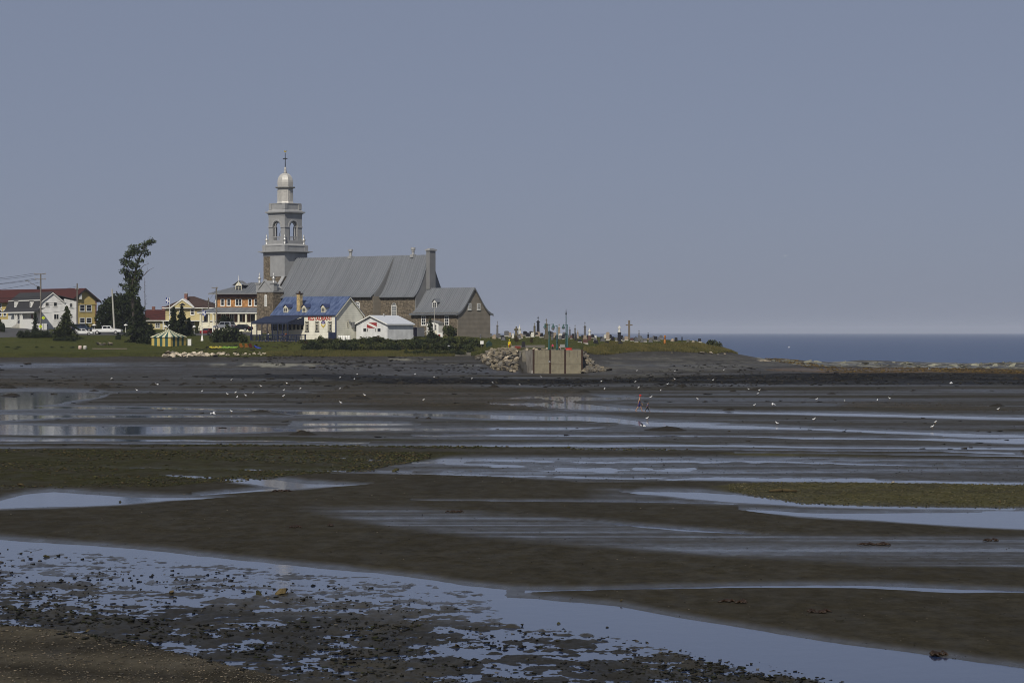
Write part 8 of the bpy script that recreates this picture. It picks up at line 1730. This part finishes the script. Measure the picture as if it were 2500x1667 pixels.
# larger reef rocks, each on its own
for i, (px_, py_, wp_) in enumerate(((2205, 889, 30), (2222, 890, 26), (2280, 893, 34), (2330, 893, 28), (2140, 887, 24), (2110, 888, 20), (2060, 886, 22), (2000, 884, 26), (1968, 886, 30), (2380, 893, 30), (2430, 893, 26), (2470, 895, 34), (2180, 885, 18), (1930, 882, 22), (2350, 897, 24), (2410, 899, 22), (1890, 880, 20))):
    p = at(px_, py_, 300, 800); r = wp_ * p.y / F * 0.5
    tag(rock(None, p, r, 'reef_rock', 'reef_rock', (1.2, 0.9, 0.33)), ('broad' if wp_ > 27 else 'small' if wp_ < 23 else 'middle-sized') + ' pale weathered reef rock ' + ('beyond the headland spit' if px_ < 2080 else 'at the sea edge below two gulls' if px_ < 2300 else 'where the reef meets open sea'), 'rock', 'large reef rocks at the sea edge')
for px_, py_, wp_, m_, lab in ((1713, 864, 16, 'pale_rock', 'large pale boulder at the foot of the headland grass'), (1736, 864, 12, 'pale_rock', 'tan boulder beside the large pale one below the headland'), (1640, 862, 6, 'tan_rock', 'small pinkish boulder below the headland grass'), (1752, 867, 8, 'grey_rock', 'grey boulder below the tip of the headland'), (1770, 866, 8, 'pale_rock', 'flat pale boulder at the tip of the headland')):
    p = at(px_, py_, 300, 800); tag(rock(None, p + Vector((0, 0, 0.15)), wp_ * p.y / F * 0.5, m_, 'boulder', (1.1, 0.9, 0.7)), lab, 'boulder')
# stones standing out on the near flat
for px_, py_, wp_, m_, lab in ((113, 1358, 15, 'weedy_stone', 'small olive stone lying in the wide near pool'), (419, 1452, 24, 'ochre_stone', 'pale ochre stone tilted at the edge of the wet strip'), (632, 1454, 28, 'weedy_stone', 'mossy flat stone beside a longer brown one'), (688, 1454, 40, 'ochre_stone', 'long flat brown stone beside a mossy one'), (1517, 1478, 11, 'ochre_stone', 'single orange-tan stone at the edge of the stream'), (1365, 1527, 16, 'weedy_stone', 'mossy stone at the bend of the stream'), (1484, 1531, 12, 'dark_stone', 'dark stone standing in the stream'), (1116, 1580, 18, 'ochre_stone', 'rusty stone among the near weed'), (214, 1545, 16, 'ochre_stone', 'orange stone among dark weed near the gravel'), (52, 1190, 17, 'ochre_stone', 'tan stone at the edge of the green weed field'), (293, 1226, 12, 'weedy_stone', 'round mossy stone standing in the still pool'), (2440, 1233, 16, 'ochre_stone', 'pale stone on the olive pebble bar'), (2180, 1177, 12, 'pale_rock', 'pale flat stone above the olive pebble bar'), (1380, 1541, 10, 'dark_stone', 'small dark stone in the stream bend'), (965, 1150, 20, 'weedy_stone', 'low weedy stone between two runnels'), (30, 1487, 40, 'dark_stone', 'largest black weedy stone beside the near gravel'), (48, 1462, 14, 'dark_stone', 'small black stone above the largest weedy one')):
    p = at(px_, py_); p.z = max(p.z, -0.01); r = wp_ * p.y / F * 0.5; tag(rock(None, p + Vector((0, 0, r * 0.25)), r, m_, 'stone', (1.25, 0.8, 0.6)), lab, 'stone')
# seaweed mounds
mat('wrack', (0.016, 0.011, 0.004), (0.006, 0.005, 0.0025), scale=6, rough=0.85, bump=0.8, bscale=14)
MND = []
for v_ in range(4):
    mb = MB(); n, m = 22, 7; r_ = np.random.default_rng(v_ + 3)
    mb.v.append((0, 0, 1.0)); off0 = r_.uniform(0, 50)
    for j in range(1, m + 1):
        for i in range(n):
            a = 2 * math.pi * i / n; q = j / m; rr = q * (1 + 0.28 * float(fbm(np.array([math.cos(a) * 1.4 + off0]), np.array([math.sin(a) * 1.4]), 3, v_)[0]))
            hh = (1 - q ** 1.6) * (0.8 + 0.35 * float(fbm(np.array([math.cos(a) * q * 3 + off0]), np.array([math.sin(a) * q * 3]), 3, v_ + 9)[0])); mb.v.append((rr * math.cos(a), rr * math.sin(a), hh - (0.12 if j == m else 0)))
    for i in range(n): mb.f.append((0, 1 + i, 1 + (i + 1) % n)); mb.m.append(0)
    for j in range(m - 1):
        for i in range(n): a, b = 1 + j * n + i, 1 + j * n + (i + 1) % n; mb.f.append((a, a + n, b + n, b)); mb.m.append(0)
    MND.append(mb.mesh('wrack_mound', 'wrack', False))
def mound(px, py, wpx, hpx, label=None):
    label = label or ('wide' if wpx > 45 else 'small' if wpx < 27 else 'low') + ' brown wrack mound ' + flat_spot(px, py)
    p = at(px, py); k = p.y / F; o = link('wrack_mound', rng.choice(MND), None, (p.x, p.y, p.z - 0.03), (0, 0, rng.uniform(-.3, .3)), (wpx * k / 2, wpx * k * 0.35, hpx * k * 1.15)); return tag(o, label, 'seaweed', 'wrack mounds on the flat')
mound(1628, 1054, 112, 11, 'largest brown wrack mound, near the two walkers'); mound(738, 1065, 78, 11, 'rounded wrack mound on the open wet flat below the shed'); mound(634, 1008, 62, 6, 'double-humped wrack mound beside the long pool')
for a in ((1780, 1002, 38, 5), (1426, 959, 36, 6), (2435, 992, 46, 6), (28, 966, 54, 8), (878, 976, 70, 7), (20, 948, 50, 8), (250, 948, 50, 10), (85, 943, 34, 4), (170, 932, 36, 5), (305, 930, 28, 3), (230, 955, 30, 4), (375, 942, 24, 6), (450, 939, 28, 4), (545, 947, 28, 5), (520, 937, 20, 4), (597, 946, 20, 4), (1664, 945, 32, 6), (1580, 950, 30, 4), (1848, 956, 60, 8), (1790, 958, 26, 4), (725, 935, 40, 6), (846, 949, 20, 6), (980, 939, 30, 8), (1206, 948, 34, 8), (2030, 964, 26, 4), (1985, 974, 24, 3), (2480, 927, 24, 8), (1017, 1024, 12, 4), (1046, 1024, 18, 5), (404, 931, 26, 5), (660, 962, 36, 3), (120, 908, 22, 3)): mound(*a)
mat('kelp', (0.014, 0.008, 0.004), (0.03, 0.015, 0.006), scale=5, rough=0.6)
for px_, py_, w_, lab in ((1785, 1486, 62, 'dark red kelp strand lying on the near sand bar'), (1999, 1511, 48, 'orange-brown kelp scrap on the near sand bar'), (2288, 1603, 40, 'kelp scrap at the edge of the stream'), (724, 1295, 26, 'dark kelp scrap on the bare sand bar'), (806, 1293, 14, 'small kelp scrap beside a larger one on the bare bar'), (1110, 1257, 40, 'thin kelp strand on the damp sand'), (2130, 1335, 70, 'long thin kelp strand on the damp sheet'), (2420, 1324, 36, 'dark kelp scrap at the end of the damp sheet'), (680, 1205, 50, 'dark kelp strand beside the pointed pool')):
    p = at(px_, py_); k = p.y / F; mb = MB(); r_ = random.Random(px_)
    for i in range(9): x = (r_.random() - 0.5) * w_ * k; y = r_.uniform(-0.3, 0.3); L = r_.uniform(0.2, 0.5) * w_ * k; mb.path([(x - L / 2, y, 0.02), (x, y + 0.08, 0.06), (x + L / 2, y - 0.05, 0.02)], [0.02, 0.045, 0.015], 5)
    tag(mb.build('kelp_strand', 'kelp', None, True, p), lab, 'seaweed', 'kelp strands on the sand')
p = at(1912, 1206); k = p.y / F; mb = MB().path([(-34 * k, 0, 0.08), (0, 0.1, 0.1), (34 * k, -0.1, 0.07)], [0.06, 0.09, 0.05], 8); tag(mb.build('driftwood', 'ochre_stone', None, True, p), 'straight brown driftwood pole on the pebble bar', 'driftwood')
for px_, py_, w_, lab in ((1865, 882, 34, 'pale driftwood log on the spit'), (1868, 869, 26, 'pale driftwood log near the sea edge of the spit'), (1838, 866, 18, 'short dark driftwood stump near the headland tip'), (768, 935, 28, 'forked dark driftwood branch on the far flat')):
    p = at(px_, py_, 300, 800); k = p.y / F; mb = MB().path([(-w_ * k / 2, 0, 0.12), (0, 0.2, 0.16), (w_ * k / 2, -0.2, 0.1)], [0.13, 0.17, 0.09], 8)
    if 'forked' in lab: mb.path([(0, 0.2, 0.16), (-0.3, 0.2, 0.7), (-0.5, 0.1, 1.0)], [0.09, 0.05, 0.02], 6)
    tag(mb.build('driftwood', 'pale_rock' if 'pale' in lab else 'dark_stone', None, True, p), lab, 'driftwood')

# ------------------------------------------------------------------ air
m = bpy.data.materials.new('haze_air'); m.use_nodes = True; t = m.node_tree; t.nodes.clear(); o_ = t.nodes.new('ShaderNodeOutputMaterial'); v_ = t.nodes.new('ShaderNodeVolumePrincipled')
v_.inputs['Color'].default_value = (0.80, 0.86, 1.0, 1); v_.inputs['Density'].default_value = 0.000065; v_.inputs['Anisotropy'].default_value = 0.0; t.links.new(v_.outputs[0], o_.inputs['Volume']); M['haze_air'] = m
tag(MB().box(-14000, 14000, -60, 26500, -3, 60).build('haze', 'haze_air'), kind='stuff')
